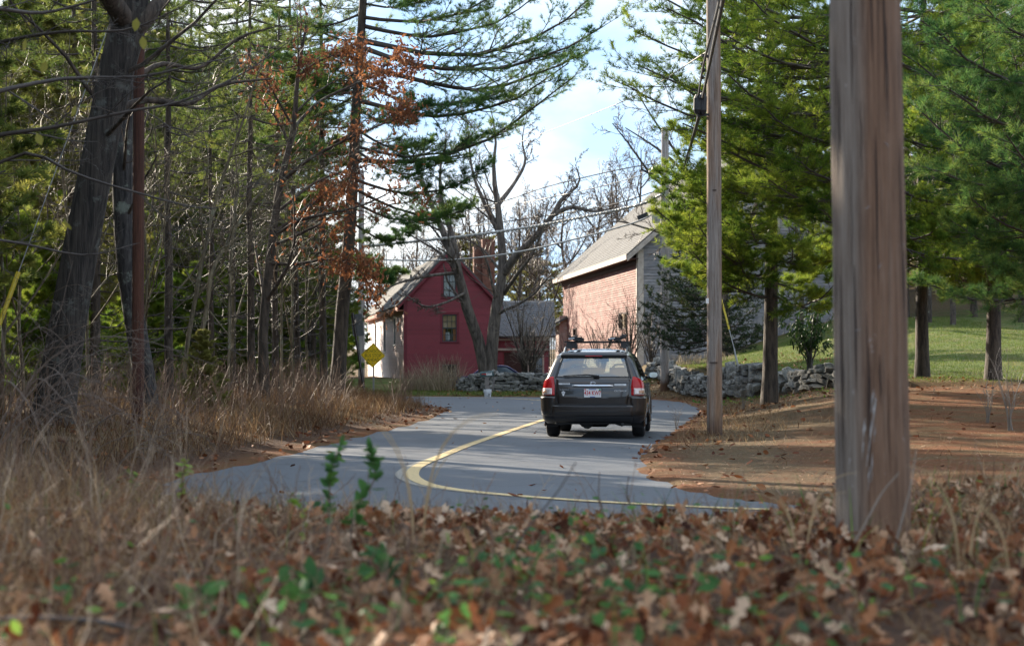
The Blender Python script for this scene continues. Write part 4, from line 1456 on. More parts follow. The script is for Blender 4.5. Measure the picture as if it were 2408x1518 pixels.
# --- school bus stop sign
def sign_yellow():
    g = NG('yellow_sign_sheeting')
    f = g.noise(g.coords(), 5, 6, 0.75)
    g.color(g.ramp(f, [(0.26, (0.40, 0.26, 0.02)), (0.36, (0.90, 0.60, 0.010)), (0.70, (0.95, 0.66, 0.012)), (0.78, (0.72, 0.58, 0.25))]))
    g.set(Roughness=0.45)
    return g.m
M['sign_yellow'] = sign_yellow()
M['sign_black'] = plain('black_sign_print', (0.018, 0.017, 0.015), 0.6)
M['sign_grey'] = plain('bare_aluminium_sign_back', (0.120, 0.130, 0.140), 0.45, 0.5)
M['post_brown'] = plain('rusty_dark_post', (0.032, 0.020, 0.016), 0.7, 0.2, 0.4, 8)
sp = P(877, 835, 64)
SGN = thing('bus_stop_sign', 'yellow diamond school bus stop sign on a thin post at the bend', 'road sign', (sp[0], 64.0, gz(sp[0], 64.0)))
sz = sp[2] - SGN.location.z
m = MB(); m.box((0.02, 0.05, sz / 2 - 0.3), (0.055, 0.035, sz + 1.0)); m.build('post', M['steel'], SGN)
def rounded_diamond(half, rad, thick):
    v = []
    for k in range(4):
        a = k * PI / 2 + PI / 2
        c = np.array([math.cos(a), math.sin(a)]) * (half - rad * 1.414)
        for j in range(5):
            b = a - PI / 4 + j * PI / 8
            v.append(c + rad * np.array([math.cos(b), math.sin(b)]))
    return np.array(v)
def plate(name, outline, y0, y1, mat, parent, cz=0.0, cx=0.0, roll=0.0):
    n = len(outline)
    c_, s_ = math.cos(roll), math.sin(roll)
    o = outline @ np.array([[c_, s_], [-s_, c_]])
    f = np.c_[o[:, 0] + cx, np.full(n, y0), o[:, 1] + cz]
    b = np.c_[o[:, 0] + cx, np.full(n, y1), o[:, 1] + cz]
    ctr = [(cx, y0, cz), (cx, y1, cz)]
    v = np.vstack([f, b, ctr])
    i = np.arange(n)
    j = (i + 1) % n
    q = np.stack([i, j, j + n, i + n], -1)
    t = np.vstack([np.stack([j, i, np.full(n, 2 * n)], -1), np.stack([i + n, j + n, np.full(n, 2 * n + 1)], -1)])
    return link(name, mesh_np(name, v, [q, t]), mat, parent)
ROLL = -0.045
sg_f = plate('sign_panel', rounded_diamond(0.425, 0.04, 0.003), -0.004, 0.0, M['sign_yellow'], SGN, sz, 0, ROLL)
def diamond_ring(h0, h1, rad):
    a, b = rounded_diamond(h0, rad, 0), rounded_diamond(h1, rad * 0.8, 0)
    return a, b
a_, b_ = diamond_ring(0.402, 0.386, 0.035)
c_, s_ = math.cos(ROLL), math.sin(ROLL)
RM = np.array([[c_, s_], [-s_, c_]])
a_, b_ = a_ @ RM, b_ @ RM
v = np.vstack([np.c_[a_[:, 0], np.full(20, -0.006), a_[:, 1] + sz], np.c_[b_[:, 0], np.full(20, -0.006), b_[:, 1] + sz]])
i = np.arange(20)
link('border', mesh_np('border', v, [np.stack([i, (i + 1) % 20, (i + 1) % 20 + 20, i + 20], -1)]), M['sign_black'], SGN)
for k, (tx, w_) in enumerate((('SCHOOL', 1.0), ('BUS STOP', 1.0), ('AHEAD', 1.0))):
    zz = 0.135 - 0.145 * k
    text_part('lettering', tx, 0.158, M['sign_black'], SGN, (zz * math.sin(-ROLL) * -1, -0.0065, sz + zz), (PI / 2, -ROLL * 0, 0), 0.0006, 0.82, 'CENTER', -0.0015)
m = MB()
for dz in (0.26, -0.26):
    m.tube([(0.0, -0.004, sz + dz), (0.0, -0.014, sz + dz)], 0.016, 8)
m.build('bolt', M['steel'], SGN)

# --- leaning sign seen from behind
p0, p1 = P(858, 955, 59), P(829, 735, 59)
LS = thing('leaning_sign', 'dark sign seen from behind on a leaning rusty post', 'road sign', (p0[0], 59.0, gz(p0[0], 59.0)))
d = np.array([p1[0] - p0[0], 0.0, p1[2] - LS.location.z])
m = MB(); m.beam((-d * 0.08), d, 0.085, 0.035, (0, 1, 0)); m.build('post', M['post_brown'], LS)
m = MB(); m.beam(d * 0.0 + (0.018, -0.03, 0), d + (0.018, -0.03, 0), 0.012, 0.02, (0, 1, 0)); m.build('post_flange', M['steel'], LS)
cz = d * 0.86 + (0.10, 0.045, -0.02)
rct = []
for sx_, sz_ in ((1, 1), (-1, 1), (-1, -1), (1, -1)):
    a0 = math.atan2(sz_, sx_)
    for j in range(4):
        b = a0 - PI / 4 + j * PI / 6
        rct.append((sx_ * 0.135 + 0.04 * math.cos(b), sz_ * 0.31 + 0.04 * math.sin(b)))
lp = plate('sign_panel', np.array(rct), 0.0, 0.004, M['sign_grey'], LS, cz[2], cz[0], 0.09)
lp.location.y = 0.03

# ---------------------------------------------------------------- mailbox, bucket
mp = P(1143, 890, 74.0)
MBX = thing('mailbox', 'dark green mailbox numbered 699 on a leaning wooden post', 'mailbox', (mp[0] + 0.03, 74.9, gz(mp[0] + 0.03, 74.9)))
M['mail_green'] = plain('dark_green_enamel', (0.018, 0.060, 0.062), 0.35)
M['red_flag'] = plain('red_flag_paint', (0.50, 0.020, 0.020), 0.45)
M['post_wood'] = plain('grey_post_wood', (0.175, 0.155, 0.140), 0.85, 0, 0.3, 8)
zt = P(0, 887, 74.9)[2] - MBX.location.z
m = MB(); m.beam((0.10, 0, -0.3), (-0.02, 0, zt), 0.16, 0.15, (0, 1, 0)); m.beam((0.22, 0, zt * 0.45), (0.30, 0, zt - 0.02), 0.06, 0.06, (0, 1, 0)); m.beam((-0.25, 0, zt), (0.27, 0, zt + 0.05), 0.16, 0.03, (0, 0, 1)); m.build('post', M['post_wood'], MBX)
prof = [(-0.085, 0.0), (-0.085, 0.13)] + [(-0.085 * math.cos(a), 0.13 + 0.085 * math.sin(a)) for a in np.linspace(0.2, PI - 0.2, 9)] + [(0.085, 0.13), (0.085, 0.0)]
vv = [(-0.27, y, z) for y, z in prof] + [(0.27, y, z) for y, z in prof]
n = len(prof)
m = MB(); m.add(vv + [(-0.27, 0, 0.1), (0.27, 0, 0.1)], [(i, (i + 1) % n, n + (i + 1) % n, n + i) for i in range(n)], [((i + 1) % n, i, 2 * n) for i in range(n)] + [(n + i, n + (i + 1) % n, 2 * n + 1) for i in range(n)])
bx = m.build('box', M['mail_green'], MBX, False, (0, 0, zt + 0.035), (0, -0.09, 0))
m = MB(); m.box((0.09, -0.087, 0.10), (0.235, 0.004, 0.115)); m.build('number_plate', M['white_paint'], bx)
text_part('number', '699', 0.135, M['sign_black'], bx, (0.09, -0.0905, 0.10), (PI / 2, 0, 0), 0.0008, 0.95, 'CENTER', 0.004)
m = MB(); m.box((-0.12, -0.090, 0.115), (0.19, 0.004, 0.028)); m.box((-0.055, -0.090, 0.10), (0.06, 0.005, 0.06)); m.build('flag', M['red_flag'], bx)
bp = P(1146, 930, 73.9)
BKT = thing('bucket', 'white plastic bucket standing on the verge below the mailbox', 'bucket', (bp[0], 74.72, gz(bp[0], 74.72)))
M['bucket'] = plain('white_plastic', (0.72, 0.74, 0.76), 0.4, 0, 0.05)
m = MB(); m.tube([(0, 0, 0.0), (0, 0, 0.005), (0, 0, 0.24), (0, 0, 0.241), (0, 0, 0.30), (0, 0, 0.301), (0, 0, 0.36)], [0.12, 0.128, 0.152, 0.165, 0.165, 0.158, 0.160], 20); m.build('pail', M['bucket'], BKT)
m = MB(); m.box((0.06, -0.148, 0.13), (0.05, 0.008, 0.11)); m.build('sticker', M['sign_grey'], BKT)
m = MB(); m.tube([(0.16 * math.cos(a), -0.10 * math.sin(a) * 0.2, 0.30 - 0.20 * math.sin(a)) for a in np.linspace(0, PI, 12)], 0.004, 5, False)
m.v[-1][:, 1] -= 0.165
m.build('handle', M['steel'], BKT)

# drying cracks, staples and a metal tag on the near pole
_r = np.random.default_rng(55)
for k in range(26):
    a = _r.uniform(-1.35, 1.35)
    z0 = _r.uniform(0.2, 2.0)
    ln = _r.uniform(0.15, 0.9)
    w = _r.uniform(0.0016, 0.0045)
    n = 7
    v = []
    for i in range(n):
        zz = z0 + ln * i / (n - 1)
        rr = 0.1585 - 0.0042 * (zz + 0.4) + 0.0022
        aa = a + _r.normal(0, 0.008)
        ww = w * math.sin(PI * (i + 0.35) / n) / rr
        v += [(rr * math.sin(aa - ww), -rr * math.cos(aa - ww), zz), (rr * math.sin(aa + ww), -rr * math.cos(aa + ww), zz)]
    m = MB()
    m.add(v, [(2 * i, 2 * i + 1, 2 * i + 3, 2 * i + 2) for i in range(n - 1)])
    m.build('crack', M['knot'], near)
for (a, zz, tilt) in ((-0.2, 1.36, 0.5), (0.35, 1.62, -0.8), (-0.5, 0.86, 0.2), (0.1, 1.12, 1.0)):
    rr = 0.1585 - 0.0042 * (zz + 0.4) + 0.003
    m = MB()
    c = np.array([rr * math.sin(a), -rr * math.cos(a), zz])
    t = np.array([math.cos(a) * math.cos(tilt), math.sin(a) * math.cos(tilt), math.sin(tilt)]) * 0.011
    m.tube([c - t, c + t], 0.0014, 5)
    m.build('staple', M['steel'], near)
for (a0, z0, a1, z1, w) in ((-0.16, 0.46, -0.07, 0.60, 0.008), (-0.40, 0.42, -0.36, 0.50, 0.009), (-0.28, 0.36, -0.17, 0.50, 0.006), (-0.22, 0.24, -0.18, 0.36, 0.004), (-0.34, 0.30, -0.27, 0.36, 0.004), (-0.10, 0.58, -0.03, 0.57, 0.005), (-0.30, 0.20, -0.26, 0.31, 0.004), (-0.14, 0.40, -0.10, 0.47, 0.004), (-0.20, 0.52, -0.12, 0.62, 0.005), (-0.44, 0.33, -0.40, 0.44, 0.004)):
    n = 9
    v = []
    k_s = _r.uniform(0, 6)
    for i in range(n):
        u = i / (n - 1)
        zz, aa = z0 + (z1 - z0) * u, a0 + (a1 - a0) * u + _r.normal(0, 0.006)
        rr = 0.1585 - 0.0042 * (zz + 0.4) + 0.0026
        ww = w * (0.25 + math.sin(PI * u)) / rr * 0.38 * (1 + 0.5 * math.sin(9 * u + k_s))
        v += [(rr * math.sin(aa - ww), -rr * math.cos(aa - ww), zz), (rr * math.sin(aa + ww), -rr * math.cos(aa + ww), zz)]
    m = MB()
    m.add(v, [(2 * i, 2 * i + 1, 2 * i + 3, 2 * i + 2) for i in range(n - 1)])
    m.build('scrape', M['pale_scrape'], near)

# ---------------------------------------------------------------- the car
CARX, CARY, CYAW = P(1392, 1000, 32.8)[0], 32.62, -math.radians(6.2)
CAR = thing('station_wagon', 'dark grey station wagon with a roof rack driving away round the bend', 'car', (CARX, CARY, 0.022), CYAW)

def car_paint():
    g = NG('dark_grey_car_paint')
    f = g.noise(g.coords(), 400, 2)
    g.color(g.ramp(f, [(0.3, (0.014, 0.012, 0.011)), (0.7, (0.026, 0.022, 0.020))]))
    g.set(Roughness=0.28, Metallic=0.35)
    g.b.inputs['Coat Weight'].default_value = 1.0
    g.b.inputs['Coat Roughness'].default_value = 0.04
    return g.m
M['car_paint'] = car_paint()
M['car_black'] = plain('black_car_plastic', (0.012, 0.012, 0.013), 0.55)
M['car_lip'] = plain('dark_bumper_plastic', (0.018, 0.018, 0.020), 0.35)
M['rubber'] = plain('tyre_rubber', (0.013, 0.013, 0.014), 0.8, 0, 0.3, 20)
M['chrome'] = plain('chrome', (0.75, 0.76, 0.78), 0.12, 1.0, 0.02)
M['dark_mirror'] = plain('mirror_glass', (0.36, 0.40, 0.38), 0.05, 1.0, 0.02)
M['alloy'] = plain('alloy_wheel', (0.45, 0.46, 0.48), 0.3, 0.9, 0.05)
M['car_glass'] = glass_mat('tinted_car_glass', (0.76, 0.90, 0.80), 0.01, 0.20)
M['seat'] = plain('grey_seat_cloth', (0.120, 0.125, 0.120), 0.85)
M['seat_pale'] = plain('pale_headrest_trim', (0.50, 0.54, 0.44), 0.7)
M['lamp_red'] = plain('red_lamp_lens', (0.40, 0.004, 0.007), 0.12, 0, 0.10, 20)
M['lamp_clear'] = plain('clear_lamp_lens', (0.60, 0.50, 0.47), 0.10, 0.3, 0.15, 30)
M['lamp_amber'] = plain('amber_lamp_lens', (0.48, 0.27, 0.17), 0.15, 0.1, 0.15, 30)
M['plate_white'] = plain('licence_plate_white', (0.70, 0.70, 0.70), 0.45, 0, 0.03)
M['plate_red'] = plain('licence_plate_red', (0.50, 0.025, 0.035), 0.5, 0, 0.03)
M['plate_blue'] = plain('licence_plate_blue', (0.05, 0.10, 0.32), 0.5, 0, 0.03)
M['sticker_green'] = plain('green_sticker', (0.02, 0.26, 0.16), 0.5, 0, 0.05)
M['sticker_white'] = plain('white_sticker', (0.62, 0.63, 0.64), 0.5, 0, 0.08)
M['badge_grey'] = plain('grey_badge', (0.34, 0.34, 0.35), 0.3, 0.6, 0.05)

#        z     rear   front   half-w corner crown
LV = np.array([
    [0.24, 0.30, 4.45, 0.72, 0.14, 0.05], [0.31, 0.16, 4.60, 0.815, 0.16, 0.055], [0.36, 0.10, 4.70, 0.850, 0.17, 0.06],
    [0.46, 0.085, 4.76, 0.872, 0.17, 0.06], [0.60, 0.085, 4.78, 0.880, 0.17, 0.06], [0.74, 0.085, 4.75, 0.880, 0.16, 0.055],
    [0.85, 0.095, 4.62, 0.874, 0.15, 0.05], [0.93, 0.110, 4.35, 0.866, 0.15, 0.05], [0.99, 0.125, 3.92, 0.854, 0.14, 0.05],
    [1.03, 0.140, 3.72, 0.838, 0.13, 0.05], [1.08, 0.170, 3.62, 0.815, 0.12, 0.05], [1.20, 0.250, 3.42, 0.770, 0.12, 0.05],
    [1.32, 0.335, 3.20, 0.722, 0.12, 0.05], [1.40, 0.395, 3.03, 0.690, 0.13, 0.055], [1.445, 0.440, 2.90, 0.666, 0.14, 0.06],
    [1.475, 0.560, 2.80, 0.638, 0.16, 0.06], [1.510, 0.76, 2.68, 0.595, 0.18, 0.06], [1.543, 1.05, 2.54, 0.520, 0.18, 0.05], [1.570, 1.45, 2.40, 0.390, 0.16, 0.03]])
def car_S(u, z, sg):
    """point on the body shell: u 0..1 rear, 1..2 rear corner, 2..3 flank, 3..4 front corner, 4..5 nose"""
    u, z = np.broadcast_arrays(np.asarray(u, float), np.asarray(z, float))
    yr, yf, w, rc, cr = (np.interp(z, LV[:, 0], LV[:, k]) for k in range(1, 6))
    x, y = np.zeros_like(u), np.zeros_like(u)
    wi = w - rc
    k = u <= 1
    a = np.clip(u, 0, 1)
    yc = yr + cr * (wi / w) ** 2
    x = np.where(k, wi * a, x)
    y = np.where(k, yr + cr * (wi * a / w) ** 2, y)
    k = (u > 1) & (u <= 2)
    t = (u - 1) * PI / 2
    x = np.where(k, wi + rc * np.sin(t), x)
    y = np.where(k, yc + rc * 1.25 * (1 - np.cos(t)), y)
    ys, ye = yc + rc * 1.25, yf - 0.35
    k = (u > 2) & (u <= 3)
    a = np.clip(u - 2, 0, 1)
    x = np.where(k, w * (1 - 0.035 * (2 * a - 1) ** 4) + 0.035 * w * 0 + 0.0, x)
    x = np.where(k, w - 0.035 * w * np.clip((a - 0.75) / 0.25, 0, 1) ** 2, x)
    y = np.where(k, ys + (ye - ys) * a, y)
    k = (u > 3) & (u <= 4)
    t = (u - 3) * PI / 2
    w2 = w * 0.965
    x = np.where(k, w2 - 0.30 * (1 - np.cos(t)), x)
    y = np.where(k, ye + 0.27 * np.sin(t), y)
    k = u > 4
    a = np.clip(u - 4, 0, 1)
    x = np.where(k, (w2 - 0.30) * (1 - a), x)
    y = np.where(k, ye + 0.27 + 0.08 * (1 - (1 - a) ** 2), y)
    return np.stack([sg * x, y, z], -1)

def ux(x, z):
    """u on the rear face for a half-width x"""
    w, rc = np.interp(z, LV[:, 0], LV[:, 3]), np.interp(z, LV[:, 0], LV[:, 4])
    return x / (w - rc)
def uy(y, z):
    yr, yf, w, rc, cr = (np.interp(z, LV[:, 0], LV[:, k]) for k in range(1, 6))
    ys, ye = yr + cr * ((w - rc) / w) ** 2 + rc * 1.25, yf - 0.35
    return 2 + (y - ys) / (ye - ys)

def patch(name, mat, parent, uL, uR, z0, z1, sg, off, nu=14, nv=10, thick=0.0, rad=0.0, smooth_=True):
    """skin patch lifted off the shell by off, with rounded ends and turned-in edges"""
    vs = np.linspace(0, 1, nv + 1)
    z = z0 + (z1 - z0) * vs
    L_ = np.array([uL(q) if callable(uL) else uL for q in z])
    R_ = np.array([uR(q) if callable(uR) else uR for q in z])
    if rad:
        e = np.minimum(vs, 1 - vs) * (z1 - z0)
        ins = np.where(e < rad, rad - np.sqrt(np.maximum(rad ** 2 - (rad - e) ** 2, 0)), 0) / 0.7
        L_ = L_ + ins * (1 if rad > 0 else 0)
        R_ = R_ - ins
    us = np.linspace(0, 1, nu + 1)
    U = L_[:, None] + (R_ - L_)[:, None] * us[None]
    Z = np.broadcast_to(z[:, None], U.shape)
    p = car_S(U, Z, sg)
    e = 1e-3
    n = np.cross(car_S(U + e, Z, sg) - car_S(U - e, Z, sg), car_S(U, Z + e, sg) - car_S(U, Z - e, sg)) * sg
    n = norm(n)
    q = p + n * off
    v = [q.reshape(-1, 3)]
    a = np.arange((nv + 1) * (nu + 1)).reshape(nv + 1, nu + 1)
    f = np.stack([a[:-1, :-1], a[:-1, 1:], a[1:, 1:], a[1:, :-1]], -1).reshape(-1, 4)
    quads = [f]
    if thick:
        ring = np.concatenate([a[0, :-1], a[:-1, -1], a[-1, :0:-1], a[:0:-1, 0]])
        v.append((q - n * thick).reshape(-1, 3)[ring])
        b = len(v[0]) + np.arange(len(ring))
        i = np.arange(len(ring))
        j = (i + 1) % len(ring)
        quads.append(np.stack([ring[j], ring[i], b[i], b[j]], -1))
    fs = np.vstack(quads)
    if sg < 0:
        fs = fs[:, ::-1]
    me = mesh_np(name, np.vstack(v), [fs], smooth_)
    return link(name, me, mat, parent)

def both(name, mat, parent, uL, uR, z0, z1, off, **kw):
    return [patch(name, mat, parent, uL, uR, z0, z1, s, off, **kw) for s in (1, -1)]

# shell with real openings for the glass, the wheels and the tail
usamp = np.unique(np.concatenate([np.linspace(0, 1, 25), np.linspace(1, 2, 9), np.linspace(2, 3, 90), np.linspace(3, 4, 9), np.linspace(4, 5, 16)]))
zsamp = np.unique(np.concatenate([np.linspace(0.24, 1.03, 40), np.linspace(1.03, 1.45, 34), np.linspace(1.45, 1.570, 12)]))
U, Z = np.meshgrid(usamp, zsamp)
AX = (1.02, 3.66)
WR = 0.345
def hole(p, u, z):
    x, y = np.abs(p[..., 0]), p[..., 1]
    h = np.zeros(u.shape, bool)
    h |= (u < 1.0) & (z > 1.075) & (z < 1.395) & (x < np.interp(z, [1.075, 1.395], [0.655, 0.555]))
    h |= (u > 2.0) & (u < 3.0) & (z > 1.065) & (z < 1.40) & (y > np.interp(z, [1.065, 1.4], [0.62, 0.80])) & (y < np.interp(z, [1.065, 1.4], [3.16, 2.56])) & ~((np.abs(y - 1.35) < 0.05) | (np.abs(y - 2.2) < 0.05))
    h |= (u > 4.0) & (z > 1.06) & (z < 1.43) & (u > 4.08)
    for a in AX:
        h |= (u > 1.8) & (u < 3.2) & ((y - a) ** 2 + (z - WR) ** 2 < 0.405 ** 2)
    return h
vv, qq, nn_ = [], [], 0
for sg in (1, -1):
    p = car_S(U, Z, sg)
    a = np.arange(U.size).reshape(U.shape)
    um, zm = (U[:-1, :-1] + U[1:, 1:]) / 2, (Z[:-1, :-1] + Z[1:, 1:]) / 2
    k = ~hole(car_S(um, zm, sg), um, zm)
    f = np.stack([a[:-1, :-1], a[:-1, 1:], a[1:, 1:], a[1:, :-1]], -1)[k]
    if sg < 0:
        f = f[:, ::-1]
    vv.append(p.reshape(-1, 3)); qq.append(f + nn_); nn_ += U.size
    top = p[-1]                                     # close the roof
    rng_ = np.arange(len(usamp))
    c = top * np.array([0, 1, 1]) + np.array([0, 0, 0.004])
    vv.append(c)
    f = np.stack([a[-1, :-1], a[-1, 1:], U.size + rng_[1:], U.size + rng_[:-1]], -1)
    if sg < 0:
        f = f[:, ::-1]
    qq.append(f + nn_ - U.size); nn_ += len(c)
link('body', mesh_np('body', np.vstack(vv), [np.vstack(qq)], True), M['car_paint'], CAR)

# tailgate glass, side glass, windscreen
patch_g = []
xg = lambda z: ux(np.interp(z, [1.06, 1.41], [0.665, 0.56]), z)
def rear_center(name, mat, parent, xfun, z0, z1, off, nu=24, nv=10, thick=0.0):
    """one patch across the whole tail, both sides of the centre line"""
    z = np.linspace(z0, z1, nv + 1)
    s = np.linspace(-1, 1, nu + 1)
    X = np.array([xfun(q) for q in z])[:, None] * s[None]
    Z_ = np.broadcast_to(z[:, None], X.shape)
    p = car_S(ux(np.abs(X), Z_), Z_, 1.0)
    p[..., 0] = X
    e = 1e-3
    dz = car_S(ux(np.abs(X), Z_ + e), Z_ + e, 1.0)[..., 1] - car_S(ux(np.abs(X), Z_ - e), Z_ - e, 1.0)[..., 1]
    n = norm(np.stack([0 * X, -np.full(X.shape, 2 * e), dz], -1))
    q = p + n * off
    a = np.arange(X.size).reshape(X.shape)
    f = [np.stack([a[:-1, :-1], a[:-1, 1:], a[1:, 1:], a[1:, :-1]], -1).reshape(-1, 4)]
    v = [q.reshape(-1, 3)]
    if thick:
        ring = np.concatenate([a[0, :-1], a[:-1, -1], a[-1, :0:-1], a[:0:-1, 0]])
        v.append((q - n * thick).reshape(-1, 3)[ring])
        b = X.size + np.arange(len(ring))
        i = np.arange(len(ring))
        j = (i + 1) % len(ring)
        f.append(np.stack([ring[j], ring[i], b[i], b[j]], -1))
    return link(name, mesh_np(name, np.vstack(v), [np.vstack(f)], True), mat, parent)
RW = rear_center('rear_window', M['car_glass'], CAR, lambda z: np.interp(z, [1.06, 1.41], [0.665, 0.565]), 1.062, 1.405, 0.006)
for z0, z1 in ((1.050, 1.075), (1.392, 1.412)):
    rear_center('window_seal', M['car_black'], RW, lambda z: np.interp(z, [1.05, 1.412], [0.672, 0.568]), z0, z1, 0.009, nv=2, thick=0.008)
for sg in (1, -1):
    patch('window_seal', M['car_black'], RW, lambda z: ux(np.interp(z, [1.05, 1.412], [0.63, 0.53]), z), lambda z: ux(np.interp(z, [1.05, 1.412], [0.672, 0.568]), z), 1.05, 1.412, sg, 0.0085, nu=2, nv=10, thick=0.008)
for sg in (1, -1):
    for (a0, a1, b0, b1) in ((0.55, 1.31, 0.76, 1.31), (1.39, 2.16, 1.39, 2.16), (2.24, 3.20, 2.24, 2.60)):
        patch('side_window', M['car_glass'], CAR, lambda z, a0=a0, b0=b0: uy(np.interp(z, [1.06, 1.405], [a0, b0]), z), lambda z, a1=a1, b1=b1: uy(np.interp(z, [1.06, 1.405], [a1, b1]), z), 1.058, 1.405, sg, 0.005, nu=8, nv=6)
    patch('side_molding', M['car_lip'], CAR, lambda z: uy(1.45, z), lambda z: uy(3.20, z), 0.44, 0.52, sg, 0.014, nu=12, nv=2, thick=0.014)
for sg in (1, -1):
    patch('windscreen', M['car_glass'], CAR, 4.05, 5.0, 1.05, 1.44, sg, 0.004, nu=8, nv=6)

# tailgate skin, plate recess, bumper
TG = rear_center('tailgate', M['car_paint'], CAR, lambda z: np.interp(z, [0.57, 0.75, 1.03], [0.60, 0.635, 0.645]), 0.575, 1.045, 0.012, thick=0.014, nv=14)
rear_center('plate_recess', M['car_paint'], TG, lambda z: np.interp(z, [0.69, 0.90], [0.265, 0.285]), 0.685, 0.895, 0.0155, nu=10, nv=4)
m = MB()
def rear_y(x, z, off=0.0):
    return float(car_S(ux(abs(x), z), z, 1.0)[1]) - off
def rear_pts(x0, x1, z, off, n=9):
    return [(x, rear_y(x, z, off), z) for x in np.linspace(x0, x1, n)]
m.tube(rear_pts(-0.36, 0.36, 0.915, 0.034, 13), [0.008] + [0.019] * 11 + [0.008], 8)
m.build('chrome_bar', M['chrome'], TG, True)
m = MB()
m.tube([(x, rear_y(x, 0.956, 0.014), 0.962 + 0.0) for x in np.linspace(-0.63, 0.63, 13)], 0.0035, 5)
m.build('crease', M['car_black'], TG)
# licence plate with frame and text
py = rear_y(0.15, 0.79, 0.030)
LP = MB(); LP.box((0, py + 0.004, 0.790), (0.325, 0.010, 0.168))
lpo = LP.build('licence_plate', M['car_black'], TG)
m = MB(); m.box((0, py - 0.003, 0.790), (0.300, 0.006, 0.148)); m.build('plate_face', M['plate_white'], lpo)
text_part('plate_number', '434 KW7', 0.105, M['plate_red'], lpo, (0, py - 0.0068, 0.787), (PI / 2, 0, 0), 0.0006, 0.70, 'CENTER', 0.002)
m = MB(); m.box((0, py - 0.0065, 0.853), (0.13, 0.001, 0.013)); m.box((0, py - 0.0065, 0.722), (0.09, 0.001, 0.012)); m.build('plate_print', M['plate_blue'], lpo)
m = MB(); m.box((0.128, py - 0.0068, 0.846), (0.034, 0.001, 0.028)); m.build('plate_sticker', M['sticker_green'], lpo)
m = MB(); m.box((-0.128, py - 0.0068, 0.850), (0.030, 0.001, 0.018)); m.build('plate_sticker', M['plate_red'], lpo)
# badges, stickers
def rear_text(s, x, z, size, mat, off, sx=1.0):
    slope = math.atan2(rear_y(x + 0.05, z) - rear_y(x - 0.05, z), 0.1)
    return text_part('lettering', s, size, mat, TG, (x, rear_y(x, z, off), z), (PI / 2, 0, slope), 0.0012, sx)
rear_text('SUBARU', -0.50, 0.846, 0.042, M['badge_grey'], 0.0165, 1.05)
rear_text('OUTBACK', 0.485, 0.826, 0.042, M['chrome'], 0.0165, 1.10)
th = np.linspace(0, 2 * PI, 24, endpoint=False)
m = MB()
m.tube([(0.046 * math.cos(a), rear_y(0, 0.957, 0.018), 0.957 + 0.026 * math.sin(a)) for a in np.linspace(0, 2 * PI, 25)], 0.005, 6, False)
em = m.build('emblem', M['chrome'], TG, True)
m = MB()
for (sx_, sz_, r_) in ((-0.020, 0.006, 0.011), (0.004, 0.010, 0.005), (0.016, 0.008, 0.005), (0.024, -0.002, 0.005), (0.010, -0.008, 0.005), (-0.004, -0.010, 0.005)):
    c_ = np.array([sx_, rear_y(0, 0.957, 0.021), 0.957 + sz_])
    pts = [c_ + (r_ * (1 if k % 2 == 0 else 0.4) * math.sin(k * PI / 4), 0, r_ * (1 if k % 2 == 0 else 0.4) * math.cos(k * PI / 4)) for k in range(8)]
    m.add(pts + [c_ - (0, 0.002, 0)], None, [((k + 1) % 8, k, 8) for k in range(8)])
m.build('emblem_star', M['chrome'], em)
def decal(x0, x1, z0, z1, mat, off=0.0165, name='sticker'):
    m = MB()
    n = 5
    a = [(x, rear_y(x, z0, off), z0) for x in np.linspace(x0, x1, n)] + [(x, rear_y(x, z1, off), z1) for x in np.linspace(x0, x1, n)]
    m.add(a, [(i, i + 1, i + 1 + n, i + n) for i in range(n - 1)])
    return m.build(name, mat, TG)
d_ = decal(-0.60, -0.40, 0.937, 0.967, M['sticker_white'])
for k in range(5):
    x0 = -0.525 + k * 0.024
    m = MB(); m.box((x0, rear_y(x0, 0.95, 0.0178), 0.952), (0.014, 0.001, 0.016)); m.build('print', M['badge_grey'], d_)
d_ = decal(0.38, 0.585, 0.918, 0.950, M['sticker_white'])
for k in range(6):
    x0 = 0.405 + k * 0.024
    m = MB(); m.box((x0, rear_y(x0, 0.934, 0.0178), 0.934), (0.015, 0.001, 0.014)); m.build('print', M['badge_grey'], d_)
m = MB()
cx_, cz_ = -0.515, 0.780
pts = [(cx_ - 0.034, 0.022), (cx_, 0.045), (cx_ + 0.034, 0.022), (cx_ + 0.008, -0.042), (cx_ - 0.008, -0.042)]
m.add([(x, rear_y(x, cz_ + z, 0.0165), cz_ + z) for x, z in pts] + [(cx_, rear_y(cx_, cz_, 0.0165), cz_)], None, [((k + 1) % 5, k, 5) for k in range(5)])
st = m.build('sticker', M['sticker_white'], TG)
m = MB(); m.tube([(cx_ + 0.013 * math.cos(a), rear_y(cx_, cz_, 0.018), cz_ + 0.012 + 0.013 * math.sin(a)) for a in np.linspace(0, 2 * PI, 13)], 0.003, 5, False); m.build('print', M['badge_grey'], st)

